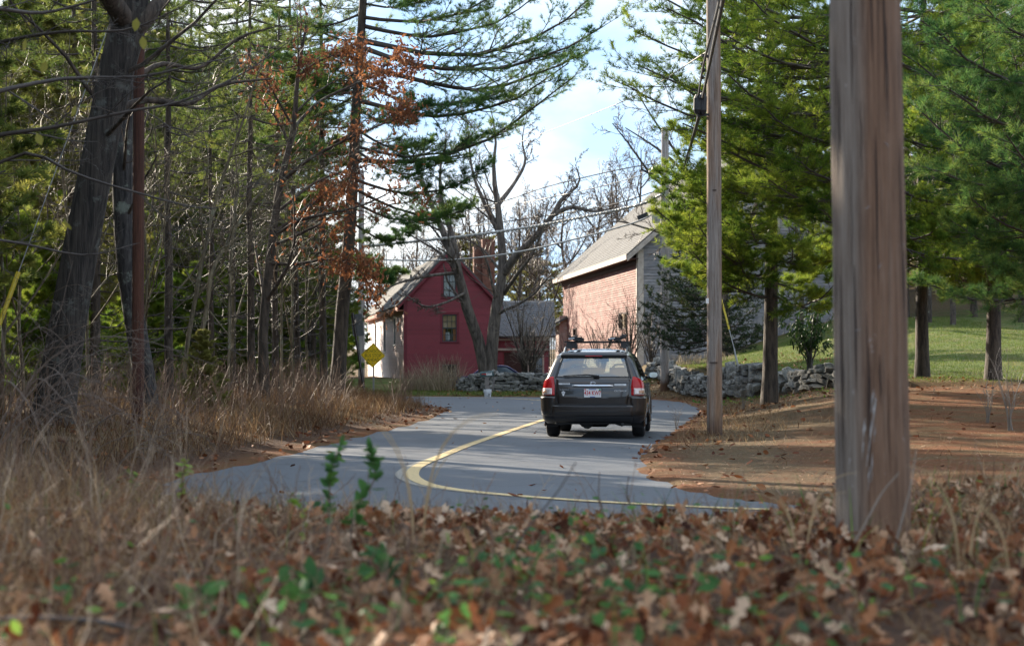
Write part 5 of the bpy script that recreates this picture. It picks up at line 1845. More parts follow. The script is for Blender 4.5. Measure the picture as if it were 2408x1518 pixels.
# bumper: full-width lower part, raised corners
rear_b = rear_center('bumper', M['car_paint'], CAR, lambda z: 0.71, 0.40, 0.572, 0.075, thick=0.085, nv=8)
for sg in (1, -1):
    patch('bumper_corner', M['car_paint'], rear_b, lambda z: ux(np.interp(z, [0.40, 0.575, 0.62, 0.72], [0.69, 0.69, 0.655, 0.655]), z), lambda z: uy(0.64, z) if z > 0.5 else uy(0.60, z), 0.40, 0.725, sg, 0.055, nu=18, nv=12, thick=0.07)
    patch('bumper_side_lip', M['car_lip'], rear_b, lambda z: ux(0.70, z), lambda z: uy(0.58, z), 0.30, 0.42, sg, 0.050, nu=14, nv=4, thick=0.06)
rear_center('bumper_lip', M['car_lip'], rear_b, lambda z: 0.70, 0.325, 0.425, 0.068, thick=0.10, nv=4)
m = MB(); m.tube(rear_pts(-0.60, 0.60, 0.585, 0.085, 13), 0.008, 6); m.build('bumper_edge', M['car_lip'], rear_b, True)

# tail lamps
for sg in (1, -1):
    inn = lambda z: ux(np.interp(z, [0.745, 0.90, 1.06], [0.672, 0.668, 0.690]), z)
    out = lambda z: np.interp(z, [0.745, 0.80, 0.95, 1.02, 1.062], [1.95, 2.025, 1.98, 1.60, 1.12])
    lamp = patch('tail_lamp', M['lamp_red'], CAR, inn, out, 0.745, 1.062, sg, 0.022, nu=14, nv=16, thick=0.024)
    patch('reversing_lens', M['lamp_clear'], lamp, lambda z: ux(0.715, z), lambda z: np.interp(z, [0.757, 0.85], [1.88, 1.93]), 0.757, 0.868, sg, 0.027, nu=10, nv=5, thick=0.006)
    patch('indicator_lens', M['lamp_amber'], lamp, lambda z: 1.30, lambda z: 1.70, 0.785, 0.838, sg, 0.0295, nu=6, nv=4, thick=0.003)

# spoiler over the glass, third brake lamp
SPO = rear_center('spoiler', M['car_paint'], CAR, lambda z: np.interp(z, [1.405, 1.452], [0.585, 0.572]), 1.410, 1.452, 0.060, thick=0.07, nv=6)
m = MB(); m.box((0, rear_y(0, 1.44, 0.062), 1.438), (0.30, 0.012, 0.016)); m.build('brake_lamp', M['lamp_red'], SPO)
# wiper
m = MB()
wp = [(0.08, rear_y(0.08, 1.085, 0.045), 1.082), (-0.10, rear_y(-0.1, 1.10, 0.040), 1.108), (-0.52, rear_y(-0.5, 1.09, 0.028), 1.086)]
m.tube(wp, [0.018, 0.012, 0.007], 7)
m.box((0.06, rear_y(0.06, 1.085, 0.03), 1.082), (0.10, 0.035, 0.035))
m.build('wiper', M['car_black'], CAR)

# wheels
def tyre_mesh():
    prof = [(-0.100, 0.215), (-0.110, 0.25), (-0.112, 0.30), (-0.098, 0.333), (-0.070, 0.344), (0.070, 0.344), (0.098, 0.333), (0.112, 0.30), (0.110, 0.25), (0.100, 0.215)]
    k = 36
    v = [(x, r * math.cos(a), r * math.sin(a)) for a in np.arange(k) * 2 * PI / k for x, r in prof]
    n = len(prof)
    q = [(i * n + j, i * n + j + 1, ((i + 1) % k) * n + j + 1, ((i + 1) % k) * n + j) for i in range(k) for j in range(n - 1)]
    return mesh_np('tyre', v, [q], True)
TY = tyre_mesh()
for wx in (0.765, -0.765):
    for wy in AX:
        w = link('wheel', TY, M['rubber'], CAR, (wx, wy, WR - 0.002))
        sg = 1 if wx > 0 else -1
        m = MB()
        m.tube([(sg * 0.02, 0, 0), (sg * 0.088, 0, 0)], [0.215, 0.215], 28)
        m.build('rim', M['car_black'], w)
        m = MB()
        for k in range(5):
            a = k * 2 * PI / 5
            m.beam((sg * 0.098, 0, 0), (sg * 0.092, 0.205 * math.cos(a), 0.205 * math.sin(a)), 0.062, 0.018, (1, 0, 0))
        m.tube([(sg * 0.097, 0.208 * math.cos(a), 0.208 * math.sin(a)) for a in np.linspace(0, 2 * PI, 25)], 0.010, 6, False)
        m.tube([(sg * 0.08, 0, 0), (sg * 0.112, 0, 0)], 0.04, 10)
        m.build('spokes', M['alloy'], w)
        if wy == AX[0]:
            m = MB(); m.box((wx - sg * 0.01, wy - 0.36, 0.30), (0.20, 0.012, 0.24)); m.build('mud_flap', M['car_black'], CAR)
# arches: dark liners and cladding rings
for sg in (1, -1):
    for a_ in AX:
        m = MB()
        th = np.linspace(-0.35, PI + 0.35, 15)
        r0 = 0.41
        v = [(sg * 0.50, a_ + r0 * math.cos(t), WR + r0 * math.sin(t)) for t in th] + [(sg * 0.872, a_ + r0 * math.cos(t), WR + r0 * math.sin(t)) for t in th]
        m.add(v, [(i, i + 1, i + 16, i + 15) for i in range(14)])
        m.build('arch_liner', M['car_black'], CAR)
        m = MB()
        v = []
        for t in th:
            for rr, xx in ((0.400, 0.868), (0.405, 0.893), (0.452, 0.888), (0.458, 0.868)):
                v.append((sg * xx, a_ + rr * math.cos(t), WR + rr * math.sin(t)))
        m.add(v, [(i * 4 + j, i * 4 + j + 1, i * 4 + j + 5, i * 4 + j + 4) for i in range(14) for j in range(3)])
        m.build('wheel_arch', M['car_paint'], CAR, True)
# floor pan, exhaust, suspension arms
m = MB(); m.box((0, 2.35, 0.30), (1.30, 4.3, 0.12)); m.build('floor_pan', M['car_black'], CAR)
m = MB()
m.tube([(-0.66, 1.0, 0.30), (-0.30, 0.72, 0.28), (-0.22, 0.62, 0.205), (0.20, 0.62, 0.205), (0.30, 0.72, 0.29), (0.66, 1.0, 0.30)], 0.026, 7)
m.tube([(-0.62, 1.02, 0.30), (0.62, 1.02, 0.30)], 0.035, 8)
m.tube([(0.33, 0.75, 0.26), (0.48, 0.72, 0.215), (0.62, 0.98, 0.26)], 0.03, 7)
m.build('suspension', M['car_black'], CAR)
m = MB(); m.tube([(-0.12, 0.42, 0.25), (-0.12, 0.9, 0.25)], 0.10, 10); m.tube([(0.52, 0.12, 0.25), (0.52, 0.5, 0.25)], 0.03, 8); m.build('exhaust', M['car_black'], CAR)
# door mirrors and handles
for sg in (1, -1):
    m = MB()
    c_ = np.array([sg * 0.965, 3.02, 1.09])
    v = []
    for yy, s_ in ((-0.06, 0.93), (-0.055, 1.0), (0.02, 0.92), (0.09, 0.5), (0.11, 0.1)):
        for a in np.linspace(0, 2 * PI, 16, endpoint=False):
            ex = np.sign(math.cos(a)) * abs(math.cos(a)) ** 0.7 * 0.088 * s_
            ez = np.sign(math.sin(a)) * abs(math.sin(a)) ** 0.7 * 0.056 * s_
            v.append(c_ + (ex, yy, ez))
    q = [(i * 16 + j, i * 16 + (j + 1) % 16, (i + 1) * 16 + (j + 1) % 16, (i + 1) * 16 + j) for i in range(4) for j in range(16)]
    m.add(v, q)
    m.beam((sg * 0.80, 3.06, 1.04), (sg * 0.92, 3.04, 1.06), 0.06, 0.05)
    mi = m.build('door_mirror', M['car_paint'], CAR, True)
    m = MB()
    ring = [c_ + (np.sign(math.cos(a)) * abs(math.cos(a)) ** 0.7 * 0.078, -0.0615, np.sign(math.sin(a)) * abs(math.sin(a)) ** 0.7 * 0.048) for a in np.linspace(0, 2 * PI, 16, endpoint=False)]
    m.add(ring + [c_ + (0, -0.0615, 0)], None, [((k + 1) % 16, k, 16) for k in range(16)])
    m.build('mirror_glass', M['dark_mirror'], mi)
    for yy in (1.75, 2.62):
        m = MB(); m.beam((sg * 0.885, yy - 0.09, 0.93), (sg * 0.885, yy + 0.09, 0.93), 0.035, 0.03); m.build('door_handle', M['car_paint'], CAR)
    for yy in (1.42, 2.24):
        m = MB(); m.tube([(sg * (np.interp(z, LV[:, 0], LV[:, 3]) + 0.001), yy + 0.0, z) for z in np.linspace(0.45, 1.05, 8)], 0.004, 4); m.build('door_gap', M['car_black'], CAR)
# seats seen through the glass
m = MB(); m.box((0, 1.30, 0.82), (1.30, 0.14, 0.62)); m.box((0, 0.85, 0.60), (1.30, 1.1, 0.05)); m.build('rear_seat', M['seat'], CAR)
for sx_ in (-0.40, 0.0, 0.40):
    m = MB(); m.box((sx_, 1.28, 1.16), (0.24, 0.09, 0.15)); m.build('headrest', M['seat'], CAR)
for sx_ in (-0.38, 0.38):
    m = MB()
    th = np.linspace(-0.1, PI + 0.1, 12)
    m.tube([(sx_ + 0.17 * np.sign(math.cos(t)) * abs(math.cos(t)) ** 0.6, 2.15, 1.02 + 0.27 * math.sin(t) ** 0.7 if math.sin(t) > 0 else 1.02) for t in th], 0.022, 6)
    fs = m.build('front_seat_edge', M['seat_pale'], CAR)
    m = MB(); m.box((sx_, 2.17, 0.95), (0.40, 0.12, 0.56)); m.build('front_seat', M['seat'], CAR)
m = MB(); m.box((0, 3.2, 1.0), (1.45, 0.4, 0.12)); m.build('dashboard', M['car_black'], CAR)
m = MB(); m.box((0.02, 2.95, 1.37), (0.20, 0.03, 0.06)); m.build('inner_mirror', M['car_black'], CAR)

# roof rails, rack and two bike carriers
for sg in (1, -1):
    m = MB()
    z_ = lambda y: np.interp(y, [0.85, 1.1, 1.9, 2.4, 2.6], [1.49, 1.585, 1.60, 1.575, 1.49])
    m.tube([(sg * 0.555, y, z_(y)) for y in np.linspace(0.85, 2.6, 14)], 0.022, 8)
    m.build('roof_rail', M['alloy'], CAR, True)
RACK = link('roof_rack', None, parent=CAR)
for y in (1.15, 2.10):
    m = MB(); m.box((0, y, 1.695), (1.16, 0.035, 0.026)); m.build('cross_bar', M['car_black'], RACK)
    for sg in (1, -1):
        m = MB()
        m.hexa([(sg * 0.50 - 0.05, y - 0.05, 1.58), (sg * 0.50 + 0.09, y - 0.05, 1.58), (sg * 0.50 - 0.05, y + 0.05, 1.58), (sg * 0.50 + 0.09, y + 0.05, 1.58),
                (sg * 0.48 - 0.05, y - 0.03, 1.682), (sg * 0.48 + 0.05, y - 0.03, 1.682), (sg * 0.48 - 0.05, y + 0.03, 1.682), (sg * 0.48 + 0.05, y + 0.03, 1.682)])
        m.build('rack_foot', M['car_black'], RACK)
for sx_, fl in ((-0.37, 1), (0.36, -1)):
    cr = link('bike_carrier', None, parent=CAR)
    m = MB(); m.box((sx_, 1.65, 1.725), (0.07, 1.45, 0.025)); m.build('tray', M['car_black'], cr)
    m = MB(); m.box((sx_ , 1.12, 1.755), (0.20, 0.12, 0.05)); m.box((sx_ + fl * 0.11, 1.10, 1.735), (0.08, 0.08, 0.05)); m.build('clamp', M['car_black'], cr)
    m = MB()
    for a in np.linspace(0.3, 2 * PI - 0.3, 12)[:-1]:
        pass
    m.tube([(sx_ - fl * 0.09 * (0 if fl > 0 else 1) + (-0.12 if fl > 0 else 0.09), 1.10, 1.79), (sx_ + (-0.12 if fl > 0 else 0.09), 1.10, 1.805)], 0.032, 10)
    m.tube([(sx_ + (-0.12 if fl > 0 else 0.06), 1.08, 1.765), (sx_ + (0.02 if fl > 0 else 0.17), 1.08, 1.775)], 0.024, 9)
    m.build('clamp_knob', M['car_black'], cr)
    m = MB(); m.tube([(sx_ - 0.13, 1.06, 1.742), (sx_ - 0.02, 1.06, 1.757)], 0.014, 7); m.build('lever', M['alloy'], cr)
    m = MB(); m.tube([(sx_ - 0.02, 1.12, 1.77), (sx_ + 0.03, 1.12, 1.812), (sx_ + 0.09, 1.12, 1.80), (sx_ + 0.12, 1.12, 1.75)], 0.007, 5); m.build('strap', M['car_black'], cr)

# --- the sedan parked behind the wall
M['blue_paint'] = plain('violet_blue_car_paint', (0.110, 0.120, 0.330), 0.25, 0.3, 0.05)
sx0 = P(1180, 873, 82.0)
SED = thing('parked_sedan', 'violet blue sedan of which only the roof shows above the stone wall', 'car', (sx0[0] - 0.1, 82.0, -0.16), 0.0)
prof = [(-2.15, 0.35), (-2.2, 0.75), (-1.75, 0.92), (-1.30, 0.95), (-0.78, 1.30), (-0.25, 1.39), (0.35, 1.37), (0.95, 1.02), (1.6, 0.93), (2.1, 0.80), (2.15, 0.35)]
pr = catmull(prof, 4)
n = len(pr)
def side_w(z):
    return np.interp(z, [0.3, 0.6, 0.95, 1.38], [0.80, 0.86, 0.82, 0.58])
v = [(x, -side_w(z), z) for x, z in pr] + [(x, -side_w(z) * 0.8, z + 0.015) for x, z in pr] + [(x, side_w(z) * 0.8, z + 0.015) for x, z in pr] + [(x, side_w(z), z) for x, z in pr]
q = [(k * n + i, k * n + i + 1, (k + 1) * n + i + 1, (k + 1) * n + i) for k in range(3) for i in range(n - 1)]
lo = [(x, s * 0.84, 0.35) for s in (-1, 1) for x in np.linspace(-2.15, 2.15, n)]
v += lo
q += [(i, i + 1, 4 * n + i + 1, 4 * n + i) for i in range(n - 1)] + [(3 * n + i, 3 * n + i + 1, 5 * n + i + 1, 5 * n + i) for i in range(n - 1)]
link('body', mesh_np('body', v, [q], True), M['blue_paint'], SED)
M['dark_glass'] = plain('dark_reflecting_glass', (0.060, 0.085, 0.100), 0.08, 0, 0.1)
for s in (-1, 1):
    for pts in ([(-1.12, 0.985), (-0.72, 1.285), (-0.24, 1.34), (-0.24, 0.985)], [(-0.18, 0.985), (-0.18, 1.34), (0.30, 1.325), (0.80, 1.02)]):
        m = MB(); m.add([(x, s * (side_w(z) + 0.012), z) for x, z in pts], [(0, 1, 2, 3)]); m.build('side_window', M['dark_glass'], SED)
for wx in (-1.35, 1.35):
    for s in (-1, 1):
        link('wheel', TY, None, SED, (wx, s * 0.74, 0.30), (0, 0, PI / 2)).scale = (0.9,) * 3

# ---------------------------------------------------------------- pines
R_ = np.random.default_rng
PM = (M['bark_pine'], M['twig_dark'], M['needle'])
PL = (M['bark_pine'], M['twig_dark'], M['needle_light'])
PD = (M['bark_pine'], M['twig_dark'], M['needle_dark'])

def at_px(px, Y):
    x = (px - CX) / F * Y
    return (x, Y, gz(x, Y) - 0.05)

# the tall white pine over the road, left of the houses: its boughs are set one by one
r = R_(101)
cpx = at_px(792, 50.0)
def bough_to(base_z, px, py, Y, dY):
    """bough from the trunk at base_z ending near picture point px, py at depth Y + dY"""
    e = P(px, py, Y + dY)
    c = np.array([cpx[0] + 0.055 * base_z, cpx[1], base_z + cpx[2]])
    d = e - c
    L_ = math.hypot(d[0], d[1])
    return (base_z, math.atan2(d[1], d[0]), L_, d[2] / L_ - 0.05)
cb = []
zpx = lambda y: float(P(0, y, 50.0)[2]) - cpx[2]
for (y0, px, py, dY) in ((40, 1200, -60, -1.5), (60, 1270, 10, 0.8), (95, 1435, 5, -0.6), (110, 1360, 95, -1.8), (150, 1380, 110, 0.8), (190, 1180, 200, -2.2), (235, 1310, 200, 0.4),
                         (250, 1000, 260, -2.6), (300, 1010, 330, 2.2), (350, 1040, 400, -1.8), (375, 1350, 235, 0.3), (420, 1130, 410, -0.8), (440, 1100, 490, 1.6), (470, 1060, 500, -2.0), (520, 980, 560, 1.6),
                         (-40, 1150, -120, 1.5), (-110, 1330, -190, 0.5), (-180, 1200, -300, -1.5), (-260, 1250, -340, 1.0),
                         (560, 900, 660, -1.2), (600, 930, 650, 1.2),
                         (30, 640, 40, 0.9), (120, 560, 90, -0.5), (220, 680, 260, 1.3), (320, 600, 330, -1.4), (420, 690, 470, 0.8), (-60, 600, -90, -1), (-160, 640, -230, 1)):
    cb.append(bough_to(zpx(y0), px, py, 50.0, dY))
for k in range(14):
    cb.append((R_(k).uniform(6, 15), R_(k + 50).uniform(0, 2 * PI), R_(k + 90).uniform(2.0, 3.8), 0.05))
meshes = pine_parts(r, 16.5, 0.205, cb, K=11, ln=0.135, w=0.0115, m2=26, m3=6, per=3, lean=(1.1, 0.0), t_in=0.24, tintbase=0.50, L2=0.27)
pine_thing(meshes, PM, cpx, 0, 'tall white pine whose long boughs reach over the road towards the maple')

# pines of the lawn at right
def lawn_pine(seed, px, Y, H, R0, boughs, label, mats, **kw):
    r = R_(seed)
    loc = at_px(px, Y)
    return pine_thing(pine_parts(r, H, R0, boughs(r, loc), **kw), mats, loc, 0, label)
def to_px(loc, z, px, py, Yb, lean=0.0):
    e = P(px, py, Yb)
    d = e - np.array([loc[0], loc[1], loc[2] + z])
    L_ = math.hypot(d[0], d[1])
    return (z, math.atan2(d[1], d[0]), L_, d[2] / L_ - 0.02)
def b1(r, loc):
    out = []
    for (py0, px, py, dY) in ((700, 1600, 590, -2), (690, 1960, 690, -3), (650, 1540, 560, -0.5), (640, 1700, 610, -3), (610, 1520, 520, -1.5), (600, 1640, 560, -3.5), (580, 1900, 600, -3), (560, 1530, 470, -0.5), (540, 1620, 490, -2.5),
                              (530, 1760, 540, -3.5), (500, 1560, 430, -1), (490, 1850, 470, -3), (470, 1640, 420, -2), (450, 1960, 480, -2), (430, 1720, 420, -3), (620, 1990, 590, -1.5), (560, 2020, 560, 1), (660, 1900, 640, 2),
                              (600, 1650, 600, 2.0), (520, 1620, 520, 2.0), (640, 1580, 640, 1.0)):
        out.append(to_px(loc, float(P(0, py0, loc[1])[2]) - loc[2], px, py, loc[1] + dY))
    return out + ring_boughs(r, 5.8, 12.5, 0.85, 4, lambda z: 3.0 - (z - 5.6) * 0.2)
lawn_pine(201, 1806, 48.0, 14.0, 0.20, b1, 'big pine with a dark bare lower trunk in front of the stone wall', PL, K=12, ln=0.145, w=0.0125, m2=23, m3=6, per=3, tintbase=0.62, t_in=0.16, L2=0.31)
def b4(r, loc):
    out = []
    for (py0, px, py, dY) in ((60, 1500, 20, -0.5), (130, 1540, 60, -2), (180, 1480, 130, 0.5), (230, 1560, 180, -2.5), (260, 1490, 215, 0.3), (300, 1510, 225, -1), (330, 1600, 300, -3), (360, 1640, 340, 1), (390, 1680, 360, -2.5),
                              (100, 1700, 90, -3.5), (200, 1720, 200, -3.6), (280, 1800, 300, -3.6), (20, 1600, -60, -2), (350, 1850, 400, -3.2), (410, 1780, 450, -2.6), (440, 1700, 430, -1),
                              (150, 1640, 130, 1.8), (250, 1660, 250, 2.2), (60, 1560, -40, 1.6), (470, 1900, 520, -2.5),
                              (300, 2350, 330, -2.5), (180, 2300, 200, -2.0), (420, 2330, 470, -2.0), (80, 2380, 60, -2), (520, 2260, 560, -2.4), (560, 2400, 600, -1.0)):
        out.append(to_px(loc, float(P(0, py0, loc[1])[2]) - loc[2], px, py, loc[1] + dY))
    return out + ring_boughs(r, 7.8, 13.5, 0.85, 4, lambda z: 4.4 - (z - 7.5) * 0.4)
lawn_pine(202, 2062, 41.0, 15.0, 0.20, b4, 'pine hidden by the near pole, its boughs spreading over the roadside', PL, K=12, ln=0.140, w=0.0115, m2=23, m3=6, per=3, tintbase=0.52, t_in=0.16, L2=0.30)
def b2(r, loc):
    return ring_boughs(r, 3.0, 5.0, 0.42, 5, lambda z: 3.3, (-0.06, 0.10)) + ring_boughs(r, 5.0, 10.5, 0.8, 4, lambda z: 3.6 - 0.2 * (z - 5))
lawn_pine(203, 2167, 50.0, 13.0, 0.185, b2, 'lawn pine with a straight trunk flared at the foot, right of the near pole', PL, K=10, ln=0.145, w=0.013, m2=18, m3=5, per=3, tintbase=0.50)
def b3(r, loc):
    return ring_boughs(r, 2.7, 4.8, 0.42, 5, lambda z: 3.4, (-0.06, 0.10)) + ring_boughs(r, 4.8, 10.0, 0.8, 4, lambda z: 3.4 - 0.2 * (z - 5))
lawn_pine(204, 2332, 48.0, 12.5, 0.20, b3, 'lawn pine with a pale scar on its trunk, rightmost trunk on the grass', PL, K=10, ln=0.145, w=0.013, m2=18, m3=5, per=3, tintbase=0.50)
def b5(r, loc):
    out = []
    for (py0, px, py, dY) in ((420, 2140, 330, -1), (300, 2130, 180, 0), (480, 2180, 470, 1), (200, 2150, 60, -1.5), (560, 2230, 560, 0), (360, 2250, 420, -2), (250, 2220, 260, -2.2), (120, 2160, -20, 0.5), (520, 2300, 500, -1.8), (60, 2260, 30, -2), (600, 2330, 640, -0.8), (640, 2180, 690, 0.6)):
        out.append(to_px(loc, float(P(0, py0, loc[1])[2]) - loc[2], px, py, loc[1] + dY))
    return out + ring_boughs(r, 4.2, 11, 0.9, 4, lambda z: 3.6 - 0.25 * (z - 4))
lawn_pine(205, 2600, 33.0, 12.5, 0.22, b5, 'shaded pine whose dark boughs hang in from the right edge', PM, K=12, ln=0.14, w=0.009, m2=23, m3=6, per=3, tintbase=0.45, L2=0.30)

# the scar on the rightmost trunk
# cedar in front of the barn
r = R_(301)
def b6(r, loc):
    return [(z + r.uniform(-.1, .1), a + r.normal(0, .3), L * r.uniform(.7, 1.1), r.uniform(-0.02, 0.12)) for z in np.arange(0.9, 7.5, 0.30) for a in (0.3, 1.6, 2.6, 3.3, 4.2, 5.3) for L in (3.1 - 0.30 * z if z > 2 else 2.7,) if L > 0.4]
loc = at_px(1672, 69.0)
m3_ = pine_parts(r, 8.5, 0.15, b6(r, loc), K=7, ln=0.10, w=0.018, m2=12, m3=4, per=2, tintbase=0.45, t_in=0.2, L2=0.30)
pine_thing(m3_, (M['bark_pine'], M['twig_dark'], M['cedar']), loc, 0, 'dark cedar with level sprays spreading behind the two slim poles', None, 'cedar_tree', 'cedar')

# forest pines: a few builds, copied through the woods
protos = []
for sd in (401, 402, 403):
    r = R_(sd)
    dead = ring_boughs(r, 1.2, 3.4, 0.5, 4, lambda z: 1.6, (-0.1, 0.12))
    live = ring_boughs(r, 3.2, 12.5, 0.62, 5, lambda z: 2.9 - 0.14 * (z - 3.2))
    protos.append(pine_parts(r, 14.5, 0.15, dead + live, K=9, ln=0.19, w=0.020, m2=13, m3=4, per=3, dead=len(dead), tintbase=0.50, lean=(r.normal(0, 0.3), r.normal(0, 0.3)), L2=0.33))
r = R_(411)
young = []
for sd in (411, 412):
    r = R_(sd)
    live = ring_boughs(r, 0.5, 5.4, 0.38, 5, lambda z: 1.9 - 0.30 * z)
    young.append(pine_parts(r, 6.0, 0.07, live, K=9, ln=0.17, w=0.018, m2=13, m3=4, per=3, tintbase=0.55, t_in=0.12, L2=0.34))
r = R_(420)
spots = [(-40, 46, 0.85), (150, 44, 0.8), (345, 66, 0.85), (520, 66, 0.8), (30, 84, 1.25), (95, 90, 1.4), (160, 84, 1.3), (205, 94, 1.45), (250, 86, 1.3), (290, 96, 1.45), (330, 88, 1.35), (372, 94, 1.4), (415, 86, 1.3), (455, 92, 1.35), (500, 88, 1.25), (545, 94, 1.2), (590, 100, 1.05), (-30, 92, 1.4), (60, 100, 1.5), (125, 76, 0.95), (230, 78, 0.95), (610, 84, 0.8), (440, 76, 0.85), (735, 60, 0.7), (640, 104, 0.85), (545, 108, 0.95)]
pine_src = [pine_thing(protos[k], PD, (0, 0, -100), 0, 'x', 'pines in the left woods') for k in range(3)]
used = [False] * 3
def place(src, used, k, loc, rz, sc, label):
    if not used[k]:
        o = src[k]
        used[k] = True
    else:
        o = copy_tree(src[k])
    o.location = loc
    o.rotation_euler = (0, 0, rz)
    o.scale = (sc,) * 3
    o['label'] = label
    return o
for i, (px, Y, sc) in enumerate(spots):
    place(pine_src, used, i % 3, at_px(px, Y), r.uniform(0, 6.28), sc * r.uniform(0.93, 1.05), 'unseen dark pine added for shade beyond the left edge')
# unseen pines added beyond the frame to shade the road and the bank
for i, (x, y, sc) in enumerate(((-8.6, 20.5, 0.85), (-12, 27, 0.9), (-10.2, 24.5, 0.85), (-7.2, 16.8, 0.8), (-14.5, 31, 0.9), (-6.2, 13.5, 0.75), (-14, 35, 0.8), (-11.2, 29.5, 0.75), (-17, 39.5, 0.8), (-9.8, 32, 0.75), (-12.8, 36, 0.75))):
    place(pine_src, used, i % 3, (x, y, gz(x, y) - 0.05), r.uniform(0, 6.28), sc, 'unseen dark pine added for shade beyond the left edge')
yng = [pine_thing(young[k], (M['bark_pine'], M['twig_dark'], M['needle_light']), (0, 0, -100), 0, 'x', 'young pines under the left woods', 'young_pine', 'young pine') for k in range(2)]
used2 = [False] * 2
for i, (px, Y, sc) in enumerate(((30, 40, 0.8), (110, 38, 0.7), (370, 43, 0.5), (510, 70, 1.2), (620, 68, 1.1), (420, 66, 1.2), (330, 60, 1.1), (230, 66, 1.3), (120, 60, 1.3), (40, 54, 1.2), (-60, 50, 1.1), (455, 80, 1.5), (380, 74, 1.4), (640, 84, 1.3), (720, 88, 1.4), (560, 80, 1.3), (680, 96, 1.5), (770, 98, 1.4), (600, 92, 1.5), (280, 72, 1.3), (170, 70, 1.3), (360, 62, 0.9), (470, 60, 0.8), (555, 62, 0.8), (610, 60, 0.75), (670, 63, 0.9), (720, 66, 0.9), (745, 72, 1.0), (400, 70, 1.1))):
    place(yng, used2, i % 2, at_px(px, Y), r.uniform(0, 6.28), sc, 'unseen young pine added for shade beyond the left edge')
for (x, y) in ((-9.4, 22.3), (-7.6, 18.6), (-11.2, 25.6), (-6.6, 15.2), (-8.9, 24.2), (-10.6, 28.6), (-12.4, 32.0), (-6.8, 17.4), (-10.6, 33.2)):  # unseen young pines added to keep low sun off the near road
    place(yng, used2, 0, (x, y, gz(x, y) - 0.05), r.uniform(0, 6.28), 0.85, 'unseen young pine added for shade beyond the left edge')
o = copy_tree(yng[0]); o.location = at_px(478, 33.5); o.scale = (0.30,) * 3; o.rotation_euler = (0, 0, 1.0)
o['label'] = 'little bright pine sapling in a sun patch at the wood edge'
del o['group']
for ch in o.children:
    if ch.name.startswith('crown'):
        ch.data = ch.data.copy(); ch.data.materials[0] = M['needle_sunlit']  # the sun patch is put into its gold needles

# pines far off behind the houses, sunlight put into their gold needle colour
bp_ = [pine_thing(protos[k], (M['bark_pine'], M['twig'], M['needle_sunlit']), (0, 0, -100), 0, 'x', 'sunlit pines behind the houses') for k in (1,)]
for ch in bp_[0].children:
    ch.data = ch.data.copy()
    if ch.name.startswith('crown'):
        ch.data.materials[0] = M['needle_sunlit']
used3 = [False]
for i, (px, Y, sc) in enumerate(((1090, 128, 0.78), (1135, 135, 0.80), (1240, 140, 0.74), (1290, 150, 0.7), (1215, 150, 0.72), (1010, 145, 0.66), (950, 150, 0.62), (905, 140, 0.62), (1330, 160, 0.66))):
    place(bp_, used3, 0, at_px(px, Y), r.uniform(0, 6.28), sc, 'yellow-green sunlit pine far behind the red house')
# dark pines closing the view behind the lawn and the barn
for i, (px, Y, sc) in enumerate(((1760, 96, 1.0), (1850, 104, 1.0), (1950, 92, 1.0), (2050, 100, 1.1), (2130, 88, 1.0), (2210, 96, 1.1), (2290, 86, 1.0), (2370, 94, 1.1), (2450, 86, 1.0), (2540, 92, 1.1), (2000, 112, 1.2), (2300, 112, 1.2))):
    o = place(pine_src, used, i % 3, at_px(px, Y), r.uniform(0, 6.28), sc, 'dark pine in the row beyond the sloping lawn')
    o['group'] = 'pines beyond the lawn'

# ---------------------------------------------------------------- bare trees
def limb(pts, Y, rads):
    return [P(p[0], p[1], Y + (p[2] if len(p) > 2 else 0)) for p in pts], rads

def px_tree(seed, label, Y, limbs, mats, base_px, levels, name='bare_tree', cat='tree', group=None, **kw):
    """tree whose main limbs follow picture points at its own depth"""
    r = R_(seed)
    loc = np.array(at_px(base_px, Y))
    L_ = []
    for i, (pts, rads) in enumerate(limbs):
        p, rd = limb(pts, Y, rads)
        p = [q - loc for q in p]
        if i == 0:
            p = [np.array([p[0][0], p[0][1], -0.3])] + p[0:] if p[0][2] > -0.2 else p
        L_.append((p, rd))
    tk, lb, tw, last = bare_tree(r, L_, levels, **kw)
    t = bare_thing(acc_meshes(tk, lb, tw), mats, tuple(loc), 0, label, group, name, cat)
    return t, last, loc

BG = (M['bark_grey'], M['bark_grey'], M['twig'])
